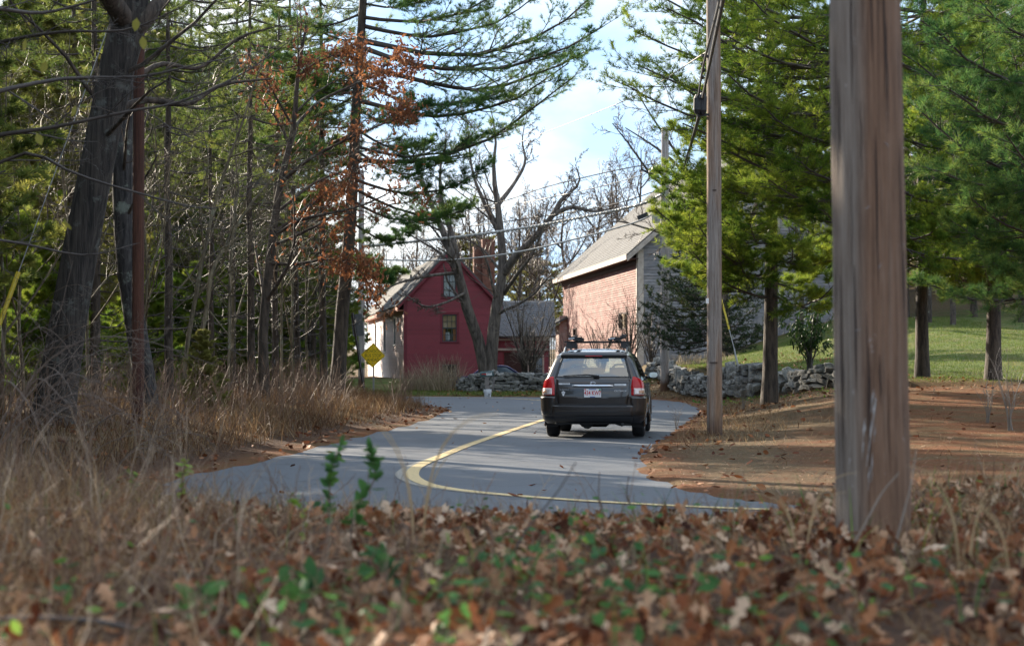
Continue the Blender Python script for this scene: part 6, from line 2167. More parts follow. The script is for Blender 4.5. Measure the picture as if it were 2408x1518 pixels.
# the maple in front of the red house
px_tree(501, 'old double-trunked bare maple between the red house and the road', 80.0, [
    ([(1152, 905), (1158, 800), (1168, 720), (1182, 640), (1178, 560), (1170, 480), (1160, 400), (1166, 320), (1150, 240)], [0.46, 0.29, 0.26, 0.23, 0.19, 0.15, 0.10, 0.05, 0.012]),
    ([(1142, 880), (1125, 800), (1100, 730, -.5), (1082, 660, -.8), (1062, 600, -1), (1040, 540, -1), (1010, 470, -1), (985, 400, -1), (960, 330, -1)], [0.30, 0.25, 0.235, 0.21, 0.18, 0.14, 0.10, 0.05, 0.012]),
    ([(1085, 668, -.8), (1065, 560, -.5), (1040, 480, 0), (1035, 400, .3), (1050, 330, .6)], [0.15, 0.13, 0.10, 0.06, 0.015]),
    ([(1182, 645), (1215, 600, -.6), (1255, 560, -1), (1300, 505, -1.2), (1320, 470, -1.2), (1362, 430, -1), (1352, 385, -1)], [0.19, 0.165, 0.14, 0.12, 0.09, 0.05, 0.012]),
    ([(1300, 505, -1.2), (1345, 487, -1.4), (1400, 497, -1.6), (1440, 488, -1.8)], [0.12, 0.09, 0.05, 0.012]),
    ([(1172, 480), (1210, 430, .8), (1235, 380, 1), (1228, 330, 1), (1240, 260, 1)], [0.12, 0.08, 0.06, 0.03, 0.01]),
    ([(1180, 560), (1140, 480, .8), (1110, 400, 1.2), (1100, 300, 1.4), (1085, 240, 1.6)], [0.13, 0.09, 0.06, 0.03, 0.01]),
    ([(1072, 640, -1), (1000, 650, -1.6), (930, 668, -2), (880, 700, -2)], [0.07, 0.06, 0.045, 0.02]),
    ([(1090, 690, -1), (1050, 710, -2), (1000, 720, -2.4), (950, 690, -2.6)], [0.06, 0.05, 0.04, 0.02]),
    ([(1185, 690), (1220, 640, -1.6), (1250, 600, -2), (1275, 540, -2.2), (1290, 470, -2.2)], [0.10, 0.08, 0.06, 0.04, 0.02]),
], (M['bark_maple'], M['bark_maple'], M['twig']), 1150, ((14, 0.27, 42, 7), (9, 0.42, 42, 5), (8, 0.5, 40, 4)), up=0.05, wig=0.17, rmin=0.011, rr=0.34)

# bare trees standing behind the houses
r = R_(510)
def generic_bare(seed, H, R0, spread=0.5, forks=5, levels=((9, 0.40, 36, 6), (8, 0.42, 38, 5), (7, 0.48, 40, 4)), rmin=0.013, up=0.07, first=0.3):
    r = R_(seed)
    n = 8
    z = np.linspace(-0.3, H, n)
    wob = np.cumsum(r.normal(0, H * 0.010, (n, 2)), 0)
    tr = [np.array([wob[i, 0], wob[i, 1], z[i]]) for i in range(n)]
    L_ = [(tr, list(R0 * np.linspace(1, 0.12, n)))]
    for k in range(forks):
        t = first + (0.85 - first) * (k + r.random()) / forks
        i = t * (n - 1)
        p = tr[int(i)] + (tr[min(int(i) + 1, n - 1)] - tr[int(i)]) * (i % 1)
        a = k * 2.4 + r.normal(0, 0.4)
        d = np.array([math.cos(a), math.sin(a), 0]) * spread
        l = H * (1.0 - t) * r.uniform(0.7, 1.05)
        pts = [p + l * (d * s ** 0.8 + np.array([0, 0, 1]) * s ** 1.15 * 0.85) + r.normal(0, 0.02 * H, 3) * s for s in np.linspace(0, 1, 5)]
        L_.append((pts, list(R0 * (1 - t * 0.75) * np.array([0.62, 0.5, 0.38, 0.24, 0.10]))))
    tk, lb, tw, last = bare_tree(r, L_, levels, up=up, wig=0.14, rmin=rmin, rr=0.34)
    return acc_meshes(tk, lb, tw), last
gb = [generic_bare(511, 11.5, 0.20), generic_bare(512, 10.5, 0.17, 0.6)]
bsrc = [bare_thing(gb[k][0], BG, (0, 0, -100), 0, 'x', 'bare trees behind the houses') for k in range(2)]
usedb = [False] * 2
for i, (px, Y, sc) in enumerate(((900, 118, 0.78), (935, 126, 0.82), (975, 120, 0.85), (1030, 130, 0.9), (1095, 124, 1.0), (1140, 118, 1.05), (1215, 122, 1.0), (1275, 128, 1.05), (1330, 134, 1.15), (1395, 142, 1.25), (1440, 138, 1.2), (870, 112, 0.7), (1250, 140, 1.1), (1500, 150, 1.45))):
    place(bsrc, usedb, i % 2, at_px(px, Y), r.uniform(0, 6.28), sc, 'bare leafless tree in the far row behind the red house')
for i, (px, Y, sc) in enumerate(((1740, 98, 1.0), (1880, 84, 0.8), (2180, 80, 0.85), (2240, 78, 0.8), (2400, 80, 0.9), (2460, 76, 0.9))):
    o = place(bsrc, usedb, i % 2, at_px(px, Y), r.uniform(0, 6.28), sc, 'bare tree at the back edge of the lawn')
    o['group'] = 'bare trees beyond the lawn'
# tree right of the far pole, bare, whose twigs hang into the sky
px_tree(521, 'bare tree with fine twigs left of the pale pole against the sky', 84.0, [
    ([(1712, 870), (1708, 780), (1700, 700), (1690, 600), (1670, 520), (1640, 450), (1600, 395), (1540, 345), (1470, 300)], [0.27, 0.25, 0.23, 0.20, 0.16, 0.12, 0.08, 0.05, 0.02]),
    ([(1670, 520), (1620, 480, -1), (1540, 420, -1.4), (1480, 340, -1.6), (1440, 290, -1.6)], [0.10, 0.08, 0.06, 0.04, 0.02]),
    ([(1680, 560), (1600, 560, -2), (1530, 540, -3), (1450, 520, -3.2), (1400, 540, -3.4)], [0.09, 0.07, 0.05, 0.03, 0.015]),
    ([(1640, 450), (1590, 360, 1), (1530, 270, 1.2), (1500, 220, 1.2)], [0.08, 0.06, 0.04, 0.02]),
    ([(1690, 610), (1760, 520, 1), (1800, 420, 1), (1820, 330, 1)], [0.12, 0.09, 0.06, 0.03]),
], BG, 1712, ((10, 0.30, 38, 6), (8, 0.42, 40, 5), (7, 0.5, 40, 4)), up=0.03, wig=0.13, rmin=0.010, rr=0.32)

# vase-shaped bush and the shrubs in front of the walls
def shrub(seed, H, stems, spread, levels=((7, 0.40, 30, 5), (6, 0.45, 36, 4)), r0=0.035, rmin=0.005, up=0.08, wig=0.12):
    r = R_(seed)
    L_ = []
    for k in range(stems):
        a = k * 2.4 + r.normal(0, 0.3)
        s_ = spread * r.uniform(0.25, 1.0)
        d = np.array([math.cos(a), math.sin(a), 0])
        h = H * r.uniform(0.65, 1.0)
        pts = [np.array([0, 0, -0.1]) + d * 0.12 * r.random()] + [d * s_ * t ** 1.4 + np.array([0, 0, h * t]) + r.normal(0, 0.03 * H, 3) * t for t in (0.2, 0.45, 0.7, 1.0)]
        L_.append((pts, [r0, r0 * 0.8, r0 * 0.6, r0 * 0.4, r0 * 0.15]))
    tk, lb, tw, last = bare_tree(r, L_, levels, up=up, wig=wig, rmin=rmin, sides=(6, 4, 3, 3))
    return acc_meshes(tk, lb, tw), last
sh, _ = shrub(531, 4.1, 11, 1.5, ((8, 0.40, 28, 5), (7, 0.45, 34, 4), (5, 0.5, 36, 3)), 0.065, 0.008)
bare_thing(sh, (M['bark_grey'], M['bark_grey'], M['twig_pale']), at_px(1241, 78.6), 0, 'vase-shaped bare bush fanning up behind the low stone wall', None, 'bare_bush', 'bush')
sh, _ = shrub(532, 3.6, 9, 1.4, ((8, 0.40, 32, 5), (7, 0.45, 36, 4)), 0.045, 0.007)
bsh = bare_thing(sh, (M['bark_grey'], M['bark_grey'], M['twig']), at_px(1415, 82.5), 0, 'bare twiggy bush in front of the left part of the barn wall', None, 'bare_bush', 'bush')
for px, Y, sc, lb_ in ((1478, 83.5, 1.15, 'bare twiggy bush at the corner of the barn under its small window'), (1350, 84, 0.85, 'lowest bare bush, beside the shed window'), (1530, 81, 0.8, 'bare bush between barn corner and pale pole')):
    o = copy_tree(bsh); o.location = at_px(px, Y); o.scale = (sc,) * 3; o.rotation_euler = (0, 0, sc * 9); o['label'] = lb_

# ---------------------------------------------------------------- left woods: oaks and saplings
_, last, loc = px_tree(541, 'big leaning oak trunk with furrowed bark at left', 27.0, [
    ([(112, 1060), (128, 960), (150, 820), (180, 640), (212, 470), (240, 330), (268, 190), (300, 60), (318, -90), (330, -330), (350, -700)], [0.46, 0.31, 0.275, 0.26, 0.25, 0.245, 0.255, 0.27, 0.24, 0.18, 0.08]),
    ([(290, 110), (360, 20), (430, -60, 1), (560, -200, 2)], [0.12, 0.10, 0.08, 0.04]),
    ([(300, 60), (240, -40, -1), (180, -160, -1.5), (80, -330, -2)], [0.16, 0.14, 0.10, 0.05]),
    ([(318, -90), (450, -220, -1), (640, -420, -1), (760, -620, -1)], [0.13, 0.11, 0.07, 0.03]),
    ([(250, 270), (340, 235, .4), (440, 245, .6), (520, 200, .8), (640, 185, 1)], [0.06, 0.05, 0.04, 0.03, 0.012]),
], (M['bark_oak'], M['bark_grey'], M['twig']), 112, ((8, 0.25, 45, 6), (6, 0.42, 45, 5), (4, 0.5, 45, 4)), name='oak_tree', rmin=0.004, rr=0.16, t_first=0.45)
px_tree(542, 'dark lichened trunk leaning left behind the rust-brown pole', 31.5, [
    ([(352, 985), (338, 880), (318, 760), (300, 640), (290, 500), (288, 380), (290, 250), (300, 100), (300, -100), (310, -450)], [0.27, 0.20, 0.185, 0.18, 0.18, 0.18, 0.17, 0.155, 0.13, 0.05]),
    ([(300, 100), (360, 10), (440, -100, 1), (540, -260, 1)], [0.07, 0.06, 0.04, 0.02]),
    ([(294, 200), (380, 150, .6), (470, 160, 1), (560, 90, 1), (660, 60, 1)], [0.055, 0.045, 0.035, 0.025, 0.01]),
], (M['bark_lichen'], M['bark_grey'], M['twig']), 352, ((7, 0.22, 45, 6), (6, 0.42, 45, 5), (4, 0.5, 45, 4)), name='oak_tree', rmin=0.004, rr=0.2, t_first=0.4)

# the oak that keeps its rust-coloured leaves
_, last, loc = px_tree(551, 'oak holding clusters of rust-brown leaves beside the tall pine', 43.0, [
    ([(622, 900), (618, 800), (626, 690), (640, 560), (660, 430), (690, 300), (700, 180), (720, 60)], [0.16, 0.13, 0.12, 0.105, 0.09, 0.07, 0.05, 0.03]),
    ([(660, 430), (720, 380, -.6), (790, 340, -1), (880, 300, -1.2), (960, 270, -1.2)], [0.05, 0.04, 0.03, 0.02, 0.008]),
    ([(640, 560), (700, 520, -.8), (780, 500, -1.2), (860, 480, -1.4), (940, 440, -1.4)], [0.05, 0.04, 0.03, 0.02, 0.008]),
    ([(690, 300), (750, 240, .4), (830, 200, .6), (900, 170, .8), (945, 150, .8)], [0.045, 0.035, 0.025, 0.015, 0.008]),
    ([(634, 620), (700, 620, -.5), (780, 610, -1), (850, 640, -1.2), (880, 700, -1.2)], [0.045, 0.035, 0.025, 0.016, 0.008]),
    ([(700, 180), (740, 150, -.5), (790, 130, -.8), (850, 140, -.8)], [0.03, 0.025, 0.02, 0.01]),
    ([(690, 300), (650, 230, -.5), (620, 180, -.8), (580, 150, -1)], [0.035, 0.025, 0.02, 0.01]),
    ([(650, 500), (740, 430, .5), (820, 400, .8), (900, 380, .8)], [0.04, 0.03, 0.02, 0.01]),
], (M['bark_pine'], M['bark_grey'], M['twig']), 622, ((9, 0.34, 42, 6), (6, 0.45, 45, 5)), name='oak_tree', rmin=0.005)
oak_t = [o for o in bpy.data.objects if o.get('label', '').startswith('oak holding')][0]
r = R_(552)
pt = last.reshape(-1, 3)[r.random(last.shape[0] * last.shape[1]) < 0.9]
wx = pt[:, 0] + loc[0]
spx = wx / 43.0 * F + CX
keep = r.random(len(pt)) < (0.25 + 0.75 * smooth(520, 740, spx)) * (0.20 + 0.80 * (fbm(pt[:, 0] * 1.3, pt[:, 2] * 1.3, 77) > 0.5))
pt = pt[keep]
pt = np.repeat(pt, 5, 0) + r.normal(0, 0.15, (len(pt) * 5, 3))
print('oak leaves', len(pt))
dl = r.normal(0, 0.7, pt.shape) + np.array([0, 0, -0.6])
kind(link('leaves', leaf_cloud('leaves', OAK_V, OAK_Q, pt, dl, 0.125, r, tint=np.clip(clump_tint(pt, r, 0.50, 0.5, 2.0), 0, 1)), M['oak_leaf'], oak_t), 'stuff')

# the slender leaning stems of the wood edge
SM = (M['bark_olive'], M['bark_olive'], M['twig_olive'])
px_tree(561, 'pair of slender bare stems leaning right at the wood edge', 36.0, [
    ([(432, 890), (445, 780), (462, 690), (480, 590), (505, 480), (540, 370), (570, 290), (600, 190), (640, 100)], [0.055, 0.048, 0.045, 0.042, 0.036, 0.028, 0.022, 0.016, 0.008]),
    ([(455, 890), (475, 780), (490, 700), (498, 640), (540, 560, .5), (590, 480, .6), (640, 420, .8), (720, 330, 1)], [0.055, 0.048, 0.044, 0.040, 0.032, 0.024, 0.016, 0.007]),
    ([(480, 590), (470, 480, -.4), (490, 380, -.6), (470, 280, -.6)], [0.022, 0.018, 0.012, 0.006]),
    ([(540, 560, .5), (560, 450, 1), (555, 350, 1), (590, 270, 1.2)], [0.02, 0.016, 0.012, 0.006]),
    ([(540, 370), (600, 350, -.6), (670, 330, -.8), (740, 290, -1)], [0.016, 0.014, 0.010, 0.005]),
], SM, 440, ((8, 0.34, 42, 6), (6, 0.45, 45, 5), (4, 0.5, 45, 4)), name='sapling', cat='sapling', rmin=0.004)
gs_ = [generic_bare(571, 6.5, 0.042, 0.5, 4, ((8, 0.36, 42, 6), (6, 0.45, 42, 5), (4, 0.5, 42, 4)), 0.0035, 0.03, 0.15), generic_bare(572, 7.5, 0.048, 0.4, 5, ((8, 0.36, 48, 6), (6, 0.45, 45, 5), (4, 0.5, 42, 4)), 0.0035, 0.02, 0.15)]
ssrc = [bare_thing(gs_[k][0], (M['bark_olive'], M['bark_olive'], M['twig_olive' if k else 'twig']), (0, 0, -100), 0, 'x', 'bare saplings in the left woods', 'sapling', 'sapling') for k in range(2)]
useds = [False] * 2
for i, (px, Y, sc) in enumerate(((370, 38, 1.0), (405, 42, 1.1), (520, 40, 0.9), (300, 36, 0.9), (230, 34, 0.9), (160, 37, 1.0), (70, 35, 1.0), (-10, 33, 1.0), (650, 46, 1.0), (690, 49, 0.95), (740, 52, 1.0), (350, 47, 1.2), (20, 43, 1.1), (540, 52, 1.3))):
    place(ssrc, useds, i % 2, at_px(px, Y), r.uniform(0, 6.28), sc, 'thin bare sapling among the trees of the left woods')
# dark plain trunks standing in the wood
tkp = []
for sd in (581, 582):
    r2 = R_(sd)
    tkp.append(pine_parts(r2, 13, 0.125, ring_boughs(r2, 1.5, 6.5, 0.5, 3, lambda z: 1.5, (-0.05, 0.2)) + ring_boughs(r2, 8, 12, 0.7, 5, lambda z: 2.2), K=6, ln=0.15, w=0.014, m2=10, m3=4, per=2, dead=int(0), tintbase=0.3, lean=(r2.normal(0, 0.5), 0)) if False else
               pine_parts(r2, 13, 0.125, (lambda d_, l_: d_ + l_)(ring_boughs(r2, 1.5, 7.0, 0.5, 3, lambda z: 1.5, (-0.05, 0.2))[:36], ring_boughs(r2, 7.5, 12, 0.7, 5, lambda z: 2.2)), K=6, ln=0.15, w=0.014, m2=10, m3=4, per=2, dead=36, tintbase=0.3, lean=(r2.normal(0, 0.4), 0)))
tks = [pine_thing(tkp[k], PD, (0, 0, -100), 0, 'x', 'dead-limbed pine trunks in the left woods') for k in range(2)]
usedt = [False] * 2
for i, (px, Y, sc, lab) in enumerate(((590, 46, 0.85, 0), (648, 50, 0.8, 0), (700, 54, 0.9, 0), (728, 62, 0.8, 0), (500, 48, 0.7, 0), (545, 57, 1.0, 0), (395, 40, 0.8, 0), (225, 38, 0.9, 0), (675, 70, 1.0, 0), (762, 53, 0.95, 1))):
    place(tks, usedt, i % 2, at_px(px, Y), r.uniform(0, 6.28), sc, 'dark pine trunk with broken dead limbs in the left woods' if not lab else 'thick dark trunk twinned with the tall pine beside the leaning sign')
[o for o in bpy.data.objects if o.get('label', '').startswith('thick dark trunk twinned')][0]['group'] = 'twin trunk'

# branches hanging in front at the upper left, from trees standing just out of frame
def front_tree(seed, label, Y, limbs, levels, mats=(M['bark_grey'], M['twig_dark'], M['twig_dark']), base=-260, **kw):
    return px_tree(seed, label, Y, limbs, mats, base, levels, name='overhanging_tree', **kw)
t_, last, loc = front_tree(591, 'bare tree just outside the frame with branches reaching in at upper left', 17.0, [
    ([(-260, 1100), (-255, 800), (-240, 500), (-225, 250), (-215, 0), (-210, -300)], [0.12, 0.11, 0.10, 0.09, 0.07, 0.04]),
    ([(-235, 420), (-60, 330), (120, 300), (300, 262), (420, 240), (560, 180), (690, 90)], [0.04, 0.024, 0.018, 0.014, 0.011, 0.008, 0.003]),
    ([(-228, 300), (-40, 225), (150, 185, .5), (330, 180, .6), (470, 150, .6), (620, 120, .8)], [0.035, 0.022, 0.017, 0.013, 0.008, 0.003]),
    ([(-240, 520), (-80, 430), (60, 360), (180, 410, -.4), (330, 455, -.5), (480, 490, -.6), (570, 470, -.6)], [0.03, 0.019, 0.015, 0.012, 0.009, 0.006, 0.003]),
    ([(-222, 180), (-40, 110), (140, 75, -.6), (300, 70, -.8), (440, 10, -1)], [0.03, 0.018, 0.014, 0.010, 0.004]),
    ([(-220, 90), (-60, 20), (100, 30, .7), (260, -10, .8)], [0.04, 0.024, 0.016, 0.008]),
    ([(-245, 600), (-100, 560), (40, 570, .4), (200, 600, .6), (330, 570, .8)], [0.025, 0.016, 0.012, 0.008, 0.003]),
], ((9, 0.22, 38, 6), (6, 0.42, 42, 5), (3, 0.5, 40, 4)), rmin=0.0028, up=0.0, wig=0.10)
r = R_(592)
lv = np.array([P(x, y, 11.5) for x, y in ((322, 42), (335, 85), (108, 143), (180, 248), (86, 312), (60, 90), (150, 520))])
m_ = leaf_cloud('leaf', SMALL_V, SMALL_Q, np.zeros((1, 3)), np.array([[0.2, 0.1, -1.0]]), 0.085, r, tint=np.array([0.95]))
for p in lv:
    o = link('yellow_leaf', m_, M['olive_leaf'], t_, tuple(p - loc), (r.normal(0, .5), r.normal(0, .5), r.uniform(0, 6)))
# canes and brambles low at the left, out of focus
brn = []
r = R_(601)
for k, (px, Y, n_, H) in enumerate(((-60, 10.5, 6, 1.2), (20, 12.5, 6, 1.1), (-110, 14.5, 8, 1.6), (110, 15.5, 6, 0.9), (0, 18, 8, 1.5), (230, 18.5, 6, 0.8), (80, 21, 8, 1.5), (-20, 23, 8, 1.8), (330, 23, 6, 0.7))):
    rr_ = R_(610 + k)
    L_ = []
    for j in range(n_):
        a = rr_.uniform(-0.9, 0.9) if rr_.random() < 0.65 else rr_.uniform(0, 6.28)
        d = np.array([math.cos(a), math.sin(a), 0])
        h, l = H * rr_.uniform(0.5, 1.1), H * rr_.uniform(0.5, 1.5)
        pts = [np.array([0, 0, -0.05]) + d * 0.1, d * l * 0.2 + (0, 0, h * 0.55), d * l * 0.5 + (0, 0, h * 0.95), d * l * 0.85 + (0, 0, h * 0.95 * rr_.uniform(0.8, 1.15)), d * l * 1.15 + (0, 0, h * rr_.uniform(0.35, 1.3))]
        L_.append(([p + rr_.normal(0, 0.04, 3) for p in pts], [0.0045, 0.004, 0.0035, 0.0025, 0.0012]))
    tk, lb, tw, _l = bare_tree(rr_, L_, ((6, 0.3, 45, 5), (4, 0.45, 45, 4)), up=0.0, wig=0.16, rmin=0.0014, sides=(5, 3, 3, 3))
    bare_thing(acc_meshes(tk, lb, tw), (M['twig'], M['twig'], M['twig']), at_px(px, Y), 0, 'tangle of arching bare bramble canes at the lower left', 'bramble tangles at the lower left', 'bramble', 'bramble')

# rhododendron by the big pine
r = R_(621)
sh, last = shrub(622, 2.1, 9, 1.1, ((7, 0.40, 36, 5), (5, 0.45, 40, 4)), 0.03, 0.006)
rh = bare_thing(sh, (M['twig_dark'],) * 3, at_px(1905, 57.0), 0, 'rhododendron with drooping glossy leaves behind the flat stone wall', None, 'rhododendron', 'shrub')
pt = np.repeat(last[:, -1], 9, 0)
pt = pt[r.random(len(pt)) < 0.6]
kind(link('leaves', leaf_cloud('leaves', LONG_V, LONG_Q, pt + r.normal(0, 0.05, pt.shape), r.normal(0, 0.6, pt.shape) + (0, 0, -0.7), 0.17, r), M['rhodo'], rh), 'stuff')
print('rhodo', len(pt))
# thin bare shrubs at the right edge of the needle flat
sh, _ = shrub(631, 1.5, 6, 0.5, ((5, 0.35, 35, 4), (4, 0.45, 40, 3)), 0.012, 0.003)
s0 = bare_thing(sh, (M['twig_pale'],) * 3, at_px(2372, 31), 0, 'thin pale bare shrub at the right edge of the needle-covered flat', None, 'bare_bush', 'bush')
for px, Y, sc, lb_ in ((2322, 33, 0.7, 'smaller thin bare shrub left of the pale one at the right edge'), (1748, 47, 0.75, 'wispy bare shrub against the stone wall beside the big pine trunk'), (1590, 37.5, 0.42, 'tiny bare seedling at the road edge right of the car')):
    o = copy_tree(s0); o.location = at_px(px, Y); o.scale = (sc,) * 3; o.rotation_euler = (0, 0, sc * 20); o['label'] = lb_

# ---------------------------------------------------------------- ground cover
def scatter(n, xr, yr, r, cond=None, seed=0, dens=None, lift=0.0):
    x, y = r.uniform(*xr, n), r.uniform(*yr, n)
    z, d, ins, out = ground_z(x, y)
    k = ~ins
    if cond is not None:
        k &= cond(x, y, d, out)
    if dens is not None:
        k &= r.random(n) < dens(x, y, d, out)
    return np.stack([x[k], y[k], z[k] + lift], -1)

r = R_(701)
# fallen oak leaves on the near bank: the nearest 300 one by one, the rest as one litter
front = lambda x, y, d, out: out & (np.abs(x) < 0.31 * y + 0.8)
lp_ = scatter(30000, (-5.5, 5.5), (3.6, 16.5), r, front, dens=lambda x, y, d, out: np.clip(0.35 + 0.65 * smooth(-2.4, 0.2, x) - 0.2 * smooth(9, 15, y), 0, 1) * np.clip(1.7 - y / 12, 0.3, 1))
order = np.argsort(lp_[:, 1] / 1.0)
lp_ = lp_[order]
vis = np.abs(lp_[:, 0]) < 0.28 * lp_[:, 1]
near_i = np.where(vis & (lp_[:, 1] > 4.2))[0]
near_i = near_i[r.random(len(near_i)) < 0.30][:295]
mask = np.ones(len(lp_), bool)
mask[near_i] = False
variants = []
for k in range(14):
    rk = R_(720 + k)
    tv, tq = (OAK_V, OAK_Q) if k % 3 else (LEAF_V, LEAF_Q)
    variants.append(leaf_cloud('oak_leaf', tv, tq, np.zeros((1, 3)), np.array([[1.0, 0, 0]]), 1.0, rk, np.array([[0.0, 0, 1.0]]), tint=np.array([rk.beta(1.0, 1.0)])))
for i in near_i:
    p = lp_[i]
    o = link('oak_leaf', variants[r.integers(14)], M['litter'], ground, (p[0], p[1], p[2] + r.uniform(0.01, 0.04)), (r.normal(0, 0.6), r.normal(0, 0.6), r.uniform(0, 6.28)))
    o.scale = (r.uniform(0.060, 0.110),) * 3
rest = lp_[mask]
print('litter', len(rest))
nrm = r.normal(0, 0.85, rest.shape) + np.array([0, 0, 1.0])
d = np.stack([r.normal(0, 1, len(rest)), r.normal(0, 1, len(rest)), r.normal(0, 0.55, len(rest))], -1)
tint = np.clip(r.beta(1.0, 1.15, len(rest)), 0, 1)
h_ = len(rest) * 2 // 3
rest[:, 2] += r.uniform(-0.01, 0.05, len(rest))
kind(link('leaf_litter', leaf_cloud('leaf_litter', OAK_V, OAK_Q, rest[:h_], d[:h_], 0.080, r, nrm[:h_], tint[:h_]), M['litter']), 'stuff')
kind(link('leaf_litter', leaf_cloud('leaf_litter', LEAF_V, LEAF_Q, rest[h_:], d[h_:], 0.068, r, nrm[h_:], tint[h_:]), M['litter']), 'stuff')
# leaves further off: verges, lawn, road
def litter_far(n, xr, yr, cond, size, dens=None):
    p = scatter(n, xr, yr, r, cond, dens=dens, lift=0.02)
    return p
far_l = np.concatenate([
    scatter(5000, (1.5, 14), (17, 50), r, lambda x, y, d, out: ~out, dens=lambda x, y, d, out: 0.10 + 0.5 * np.exp(-d / 0.8), lift=0.02),
    scatter(9000, (-12, -1), (18, 62), r, lambda x, y, d, out: out, dens=lambda x, y, d, out: 0.25 + 0.5 * np.exp(-d / 0.8), lift=0.03),
    scatter(2500, (4, 12), (44, 76), r, lambda x, y, d, out: ~out, dens=lambda x, y, d, out: 0.5, lift=0.03),
    scatter(1200, (-3, 6), (73, 78), r, lambda x, y, d, out: ~out, lift=0.03)])
x_, y_ = r.uniform(-3.5, 5, 120), r.uniform(14.5, 70, 120)
ii = inside(x_, y_, ROADPOLY)
far_l = np.concatenate([far_l, np.stack([x_[ii], y_[ii], np.full(ii.sum(), 0.04)], -1)])
nrm = r.normal(0, 0.4, far_l.shape) + np.array([0, 0, 1.0])
dd = np.stack([r.normal(0, 1, len(far_l)), r.normal(0, 1, len(far_l)), r.normal(0, 0.3, len(far_l))], -1)
kind(link('scattered_leaves', leaf_cloud('scattered_leaves', LEAF_V, LEAF_Q, far_l, dd, 0.11, r, nrm, r.beta(1.4, 2.0, len(far_l))), M['litter']), 'stuff')

# dry stems and grass on the near bank
gp = scatter(60000, (-5.5, 5.0), (3.6, 16.5), r, front, dens=lambda x, y, d, out: np.clip(0.48 + 0.52 * smooth(0.2, -1.6, x) + 0.4 * smooth(1.0, 2.0, x), 0, 1) * np.clip(1.5 - y / 14, 0.35, 1))
xx = gp[:, 0]
hh = (0.15 + 0.24 * smooth(-0.6, -2.6, xx) + 0.08 * smooth(1.5, 2.5, xx)) * smooth(16, 8, gp[:, 1]).clip(0.3, 1)
kind(link('dry_grass', blades('dry_grass', gp, hh, 0.0040, r, 0.55, 0.9, 4, np.clip(r.beta(1.1, 1.3, len(gp)), 0, 1)), M['dry']), 'stuff')
print('front grass', len(gp))
# fine brown and pale weed stems: upright and branched, thicker on the left
st = scatter(5600, (-6, 4.5), (4.3, 16), r, front, dens=lambda x, y, d, out: (0.15 + 0.60 * smooth(0.2, -1.4, x) + 0.30 * smooth(1.2, 2.2, x)) * smooth(17, 7, y).clip(0.3, 1) * (0.35 + 1.1 * (fbm(x * 1.6, y * 1.2, 66) > 0.48)))
pale = r.random(len(st)) < 0.32
for sel, mt_, rad_ in ((~pale, 'stem_tan', 0.0024), (pale, 'stem_pale', 0.0022)):
    s_ = st[sel]
    B_ = len(s_)
    p1 = grow(s_, np.stack([r.normal(0, 0.42, B_), r.normal(0, 0.42, B_), np.ones(B_)], -1), (0.16 + 0.42 * r.random(B_) ** 1.6 * (0.5 + smooth(-0.3, -2.5, s_[:, 0]))) * smooth(17, 9, s_[:, 1]).clip(0.35, 1), 6, 0.14, -0.03, r)
    r1 = np.full((B_, 1), rad_) * np.linspace(1, 0.4, 6)[None]
    a_ = Acc(); a_.add(p1, r1, 4)
    p2, r2 = spawn(p1, r1, 3, 0.35, 1.0, 40, 0.40, 4, r, 0.16, 0.0, 0.6, 0.5, rmin=0.0011)
    a_.add(p2, r2, 3)
    kind(link('weed_stems', a_.mesh('weed_stems'), M[mt_]), 'stuff')
# green ground ivy and grass among the leaves
ip = scatter(11000, (-4.5, 4.0), (4.2, 15), r, front, dens=lambda x, y, d, out: 0.85 * (fbm(x * 1.1 + 4, y * 0.8, 61) > 0.535) * (0.3 + 0.7 * smooth(8.5, 5.5, y)) * np.exp(-((x + 0.1) / 1.0) ** 2) + 0.012)
ip[:, 2] += r.uniform(0.03, 0.16, len(ip))
kind(link('ground_ivy', leaf_cloud('ground_ivy', SMALL_V, SMALL_Q, ip, np.stack([r.normal(0, 1, len(ip)), r.normal(0, 1, len(ip)), r.normal(0.1, 0.3, len(ip))], -1), 0.046, r, r.normal(0, 0.4, ip.shape) + (0, 0, 1.0), r.beta(1.2, 2.6, len(ip))), M['green_leaf']), 'stuff')
gg = scatter(1500, (-3, 4.0), (4.2, 13), r, front, dens=lambda x, y, d, out: 0.6 * (fbm(x * 0.9, y * 0.9, 71) > 0.5) + 0.1)
kind(link('green_grass', blades('green_grass', gg, 0.22, 0.006, r, 0.4, 0.6, 4, r.beta(1.5, 2.0, len(gg))), M['green_leaf']), 'stuff')

# left verge: dry grass, weeds, brush
lv_ = scatter(60000, (-13, -0.8), (16, 66), r, lambda x, y, d, out: out & (d > 0.55) & (x > -0.33 * y), dens=lambda x, y, d, out: np.clip(1.1 - d / 7, 0.15, 1) * smooth(0.5, 1.2, d))
n1 = fbm(lv_[:, 0] * 0.8, lv_[:, 1] * 0.5, 81)
kind(link('verge_grass', blades('verge_grass', lv_, (0.22 + 0.33 * n1) * np.clip(0.35 + smooth(18, 27, lv_[:, 1]), 0, 1), 0.012, r, 0.4, 0.7, 3, np.clip(-0.05 + 0.70 * n1 + r.normal(0, 0.22, len(lv_)), 0, 1)), M['dry']), 'stuff')
print('verge', len(lv_))
st = scatter(4200, (-13, -1), (18, 62), r, lambda x, y, d, out: out & (d > 0.9) & (x > -0.33 * y) & (np.abs(x / y * 4400 + 1204 - 865) > 52) & (y > 24), dens=lambda x, y, d, out: np.clip(1.1 - d / 9, 0.2, 1))
B_ = len(st)
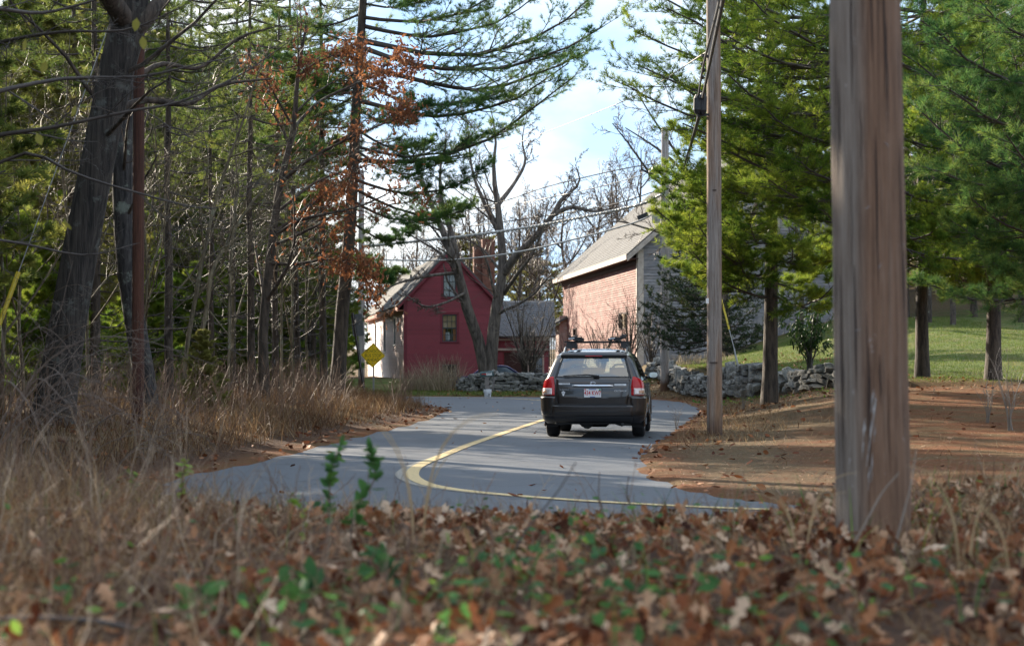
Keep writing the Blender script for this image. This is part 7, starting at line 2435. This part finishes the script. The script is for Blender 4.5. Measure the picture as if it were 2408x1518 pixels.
p1 = grow(st, np.stack([r.normal(0, 0.30, B_), r.normal(0, 0.30, B_), np.ones(B_)], -1), 0.45 + 0.75 * r.random(B_), 6, 0.10, -0.01, r)
r1 = np.full((B_, 1), 0.0055) * np.linspace(1, 0.45, 6)[None]
a_ = Acc(); a_.add(p1, r1, 4)
p2, r2 = spawn(p1, r1, 5, 0.3, 1.0, 36, 0.36, 4, r, 0.12, 0.04, 0.6, 0.5, rmin=0.003)
a_.add(p2, r2, 3)
kind(link('brush', a_.mesh('brush'), M['stem_tan']), 'stuff')
# right verge tufts of dry grass along the road edge and the wall
rv_ = scatter(70000, (1.4, 13), (17.2, 76), r, lambda x, y, d, out: ~out & (d > 0.3), dens=lambda x, y, d, out: np.clip(0.9 * np.exp(-((d - 1.2) / 1.1) ** 2) * smooth(27, 33, y) * (fbm(x * 0.9, y * 0.6, 91) > 0.42) + 0.35 * np.exp(-((x - wall_x(y) + 1.0) / 1.0) ** 2) * smooth(44, 50, y) + 0.03 * (fbm(x * 0.7, y * 0.5, 95) > 0.55), 0, 1))
kind(link('roadside_grass', blades('roadside_grass', rv_, 0.16, 0.010, r, 0.5, 0.8, 3, np.clip(r.normal(0.55, 0.25, len(rv_)), 0, 1)), M['dry']), 'stuff')
print('right verge', len(rv_))
# pine needles lying on the flat
pn = scatter(45000, (1.3, 14), (17, 50), r, lambda x, y, d, out: ~out & (x < 0.30 * y), lift=0.012)
az = r.uniform(0, 2 * PI, len(pn))
dv = np.stack([np.cos(az), np.sin(az), r.normal(0, 0.15, len(pn))], -1) * (0.05 + 0.07 * r.random((len(pn), 1)))
sv = np.stack([-np.sin(az), np.cos(az), 0 * az], -1) * 0.005
v = np.stack([pn - sv, pn + sv, pn + dv], 1).reshape(-1, 3)
kind(link('needle_litter', mesh_np('needle_litter', v, [np.arange(len(v)).reshape(-1, 3)], False, {'tint': np.repeat(r.beta(1.5, 2.0, len(pn)), 3)}), M['litter']), 'stuff')
# lawn
lg = scatter(70000, (5, 20), (47, 84), r, lambda x, y, d, out: ~out & (x > np.where(y > 50, wall_x(y) + 0.4, 9.5)) & (x < 0.29 * y))
kind(link('lawn_grass', blades('lawn_grass', lg, 0.075, 0.016, r, 0.5, 0.5, 2, np.clip(0.3 + 0.5 * fbm(lg[:, 0] * .6, lg[:, 1] * .4, 97) + r.normal(0, .15, len(lg)), 0, 1)), M['lawn_blade']), 'stuff')
lg = scatter(16000, (-6, 6), (74.6, 79), r, lambda x, y, d, out: ~out)
kind(link('verge_lawn', blades('verge_lawn', lg, 0.09, 0.016, r, 0.5, 0.5, 2, np.clip(r.normal(0.45, 0.25, len(lg)), 0, 1)), M['lawn_blade']), 'stuff')
gi = scatter(2500, (5, 10), (44, 60), r, lambda x, y, d, out: ~out, dens=lambda x, y, d, out: 0.8 * (fbm(x * 1.1, y * 0.7, 44) > 0.52) * np.exp(-((x - wall_x(y) + 0.9) / 0.8) ** 2), lift=0.06)
kind(link('green_weeds', leaf_cloud('green_weeds', SMALL_V, SMALL_Q, gi, r.normal(0, 1, gi.shape) * (1, 1, .4), 0.10, r, r.normal(0, 0.4, gi.shape) + (0, 0, 1.0), r.beta(2, 1.6, len(gi))), M['green_leaf']), 'stuff')

# ornamental straw clump before the red house, and straw by the barn
def clump(seed, n, rad, h, w, name, label, loc, mat):
    rr = R_(seed)
    a, q = rr.uniform(0, 2 * PI, n), rad * np.sqrt(rr.random(n))
    p = np.stack([q * np.cos(a), q * np.sin(a), 0 * a - 0.05], -1)
    o = link(name, blades(name, p, h, w, rr, 0.22, 0.45, 5), mat, None, loc)
    return tag(o, label, 'grass clump')
clump(801, 420, 0.95, 1.55, 0.030, 'tall_grass', 'pale dry clump of tall grass in front of the red gable', at_px(1035, 78.5), M['straw'])
clump(802, 260, 0.55, 1.1, 0.026, 'tall_grass', 'smaller tuft of dry tall grass left of the pale clump', at_px(972, 79.5), M['straw'])
clump(803, 420, 1.5, 0.6, 0.026, 'tall_grass', 'pink-brown dry grass along the foot of the barn gable', at_px(1650, 80.0), M['straw'])

# single weeds of the near bank that stand out
def weed(seed, px, py, Y, H, label, leaves=26, mat='green_leaf', stem='twig', tint=0.5, lean=(0.0, 0.0), size=0.045):
    rr = R_(seed)
    top = P(px, py, Y)
    base = np.array([top[0] - lean[0], Y, gz(top[0] - lean[0], Y)])
    tp = top - base
    t = thing('weed', label, 'weed', tuple(base))
    pts = catmull([(0, 0, -0.03), tp * 0.35 + rr.normal(0, 0.012, 3), tp * 0.7 + rr.normal(0, 0.015, 3), tp], 4)
    m = MB(); m.tube(pts, np.linspace(0.005, 0.002, len(pts)), 5); m.build('stem', M[stem], t)
    if leaves:
        s = rr.uniform(0.25, 1.0, leaves)
        p = np.stack([np.interp(s, np.linspace(0, 1, len(pts)), pts[:, k]) for k in range(3)], -1)
        a = rr.uniform(0, 2 * PI, leaves)
        me = [leaf_cloud('leaf', LEAF_V, LEAF_Q, np.zeros((1, 3)), np.array([[1.0, 0, 0.5]]), size, rr, np.array([[0, 0, 1.0]]), tint=np.array([np.clip(tint + rr.normal(0, 0.15), 0, 1)])) for _ in range(3)]
        for i in range(leaves):
            link('leaf', me[i % 3], M[mat], t, tuple(p[i]), (rr.normal(0, 0.5), rr.normal(0, 0.5), a[i]))
    return t
weed(811, 800, 1045, 7.5, 0.5, 'left one of two green leafy sprigs standing before the road', 60, lean=(0.06, 0), tint=0.4, size=0.055)
weed(812, 872, 1055, 7.2, 0.5, 'right one of two green leafy sprigs standing before the road', 60, lean=(0.08, 0), tint=0.35, size=0.055)
weed(813, 432, 1075, 9.5, 0.5, 'bright green sprig where the road meets the left edge', 26, lean=(0.02, 0), tint=0.7, size=0.05)
weed(814, 310, 1105, 10.5, 0.5, 'leafy green weed left of the bright sprig', 26, lean=(-0.05, 0), tint=0.6)
weed(815, 700, 1180, 7.0, 0.3, 'yellow-green sprig between the weeds and the two green sprigs', 12, lean=(-0.02, 0), tint=0.9)
weed(816, 470, 1380, 5.4, 0.3, 'broad-leaved green weed low at the left', 9, lean=(0, 0), tint=0.4, size=0.09)
weed(817, 735, 1345, 5.6, 0.3, 'dark green broad-leaved weed near the middle of the leaves', 8, lean=(0, 0), tint=0.15, size=0.10)
weed(818, 905, 1290, 5.8, 0.3, 'grey-green rosette weed among the fallen leaves', 10, lean=(0, 0), tint=0.2, size=0.09)
weed(819, 1355, 1085, 6.6, 0.4, 'dark bare stem slanting right in front of the yellow line', 0, stem='twig_dark', lean=(0.27, 0))
weed(820, 1410, 1110, 8.0, 0.4, 'wispy dry seed stem right of the slanting stem', 14, 'dry', lean=(-0.01, 0), tint=0.1, size=0.012)
weed(821, 1478, 1120, 8.2, 0.4, 'second wispy dry seed stem before the road', 12, 'dry', lean=(-0.03, 0), tint=0.1, size=0.012)
weed(822, 2155, 1055, 7.0, 0.5, 'tall pale dry blade slanting across the foot of the near pole', 0, stem='twig_pale', lean=(0.10, 0))
weed(823, 2115, 1110, 6.9, 0.5, 'second pale blade crossing the near pole lower down', 0, stem='twig_pale', lean=(0.22, 0))
def arch_blades(seed, px, py, Y, label, n=3, tint=0.9, mat='dry'):
    rr = R_(seed)
    b = P(px, 0, Y)
    base = np.array([b[0], Y, gz(b[0], Y)])
    H = P(px, py, Y)[2] - base[2]
    t = thing('grass_blade_tuft', label, 'grass tuft', tuple(base))
    for k in range(n):
        a = rr.uniform(-0.6, 0.6) + (PI if k % 2 else 0)
        d = np.array([math.cos(a), math.sin(a) * 0.4, 0])
        s = np.linspace(0, 1, 9)
        h = H * rr.uniform(0.75, 1.05)
        c = np.stack([d * (0.02 + h * 0.55 * u ** 2.0) + np.array([0, 0, h * (1.9 * u - 0.95 * u * u)]) for u in s])
        w = 0.0065 * (1 - s * 0.8)
        sd = np.array([0.3, 0.9, 0.2])
        sd = np.cross(np.gradient(c, axis=0), [0, 1, 0.0]); sd = norm(sd)
        v = np.empty((18, 3)); v[0::2] = c - sd * w[:, None] / 2; v[1::2] = c + sd * w[:, None] / 2
        q = [(2 * i, 2 * i + 1, 2 * i + 3, 2 * i + 2) for i in range(8)]
        link('blade', mesh_np('blade', v, [q], True, {'tint': np.full(18, tint)}), M[mat], t)
    return t
arch_blades(831, 985, 965, 7.4, 'arching pale grass blades in front of the yellow curve', 5)
arch_blades(832, 2260, 1080, 6.2, 'dry arching blades at the right of the near pole', 4)
arch_blades(833, 2380, 1130, 6.0, 'dry arching blades near the right edge', 4)
arch_blades(834, 1880, 1100, 6.8, 'dry blades left of the foot of the near pole', 4)
arch_blades(835, 1240, 1270, 6.2, 'green grass blades amid the leaves below the road', 4, 0.35, 'green_leaf')
arch_blades(836, 2270, 1300, 5.2, 'green grass blade at the lower right', 3, 0.3, 'green_leaf')
# the fallen stick along the lower left
st_ = catmull([P(-20, 1476, 4.9) , P(100, 1472, 4.9), P(220, 1478, 4.92), P(340, 1500, 4.95), P(430, 1506, 5.0)], 6)
st_[:, 2] += 0.02
m = MB(); m.tube(st_ - st_[0], np.linspace(0.011, 0.006, len(st_)), 8)
tag(m.build('fallen_stick', M['twig_dark'], None, True, tuple(st_[0])), 'dark fallen stick lying in the leaves at the lower left', 'stick')

# ---------------------------------------------------------------- tell look-alikes apart by their place in the row
ORD = ['leftmost', 'second', 'third', 'fourth', 'fifth', 'sixth', 'seventh', 'eighth', 'ninth', 'tenth', 'eleventh', 'twelfth', 'thirteenth', 'fourteenth', 'fifteenth',
       'sixteenth', 'seventeenth', 'eighteenth', 'nineteenth', 'twentieth', 'twenty-first', 'twenty-second', 'twenty-third', 'twenty-fourth', 'twenty-fifth', 'twenty-sixth', 'twenty-seventh', 'twenty-eighth', 'twenty-ninth', 'thirtieth', 'thirty-first', 'thirty-second']
def rank(group, phrase):
    os_ = [o for o in bpy.data.objects if o.get('group') == group and o.parent is None]
    seen = [(o.location.x / o.location.y * F + CX, o) for o in os_]
    seen = sorted([(p, o) for p, o in seen if -260 < p < 2420], key=lambda q: q[0])
    for k, (p, o) in enumerate(seen):
        if k < len(ORD):
            o['label'] = ('leftmost of the ' if k == 0 else ORD[k] + ' from the left of the ') + phrase
for g_, ph in (('pines in the left woods', 'unseen pines added for shade past the left edge'), ('young pines under the left woods', 'unseen young pines added for shade past the left edge'), ('pines beyond the lawn', 'pines beyond the lawn outside the right edge')):
    far_out = [o for o in bpy.data.objects if o.get('group') == g_ and o.parent is None and not -260 < o.location.x / o.location.y * F + CX < 2420]
    for k, o in enumerate(sorted(far_out, key=lambda q: q.location.y)):
        o['label'] = ('nearest' if k == 0 else ORD[k] + ' nearest') + ' of the ' + ph
        o['group'] = ph
rank('pines in the left woods', 'tall straight dark pines in the left woods')
rank('young pines under the left woods', 'young green pines under the left woods')
rank('bare saplings in the left woods', 'thin bare saplings in the left woods')
rank('dead-limbed pine trunks in the left woods', 'dark dead-limbed trunks in the left woods')
rank('bramble tangles at the lower left', 'bare arching bramble tangles at the lower left')
rank('bare trees behind the houses', 'bare trees rising behind the red house and ell')
rank('bare trees beyond the lawn', 'bare trees at the back of the lawn')
rank('pines beyond the lawn', 'dark pines in the row beyond the lawn')
rank('sunlit pines behind the houses', 'yellow-green sunlit pines far behind the red house')
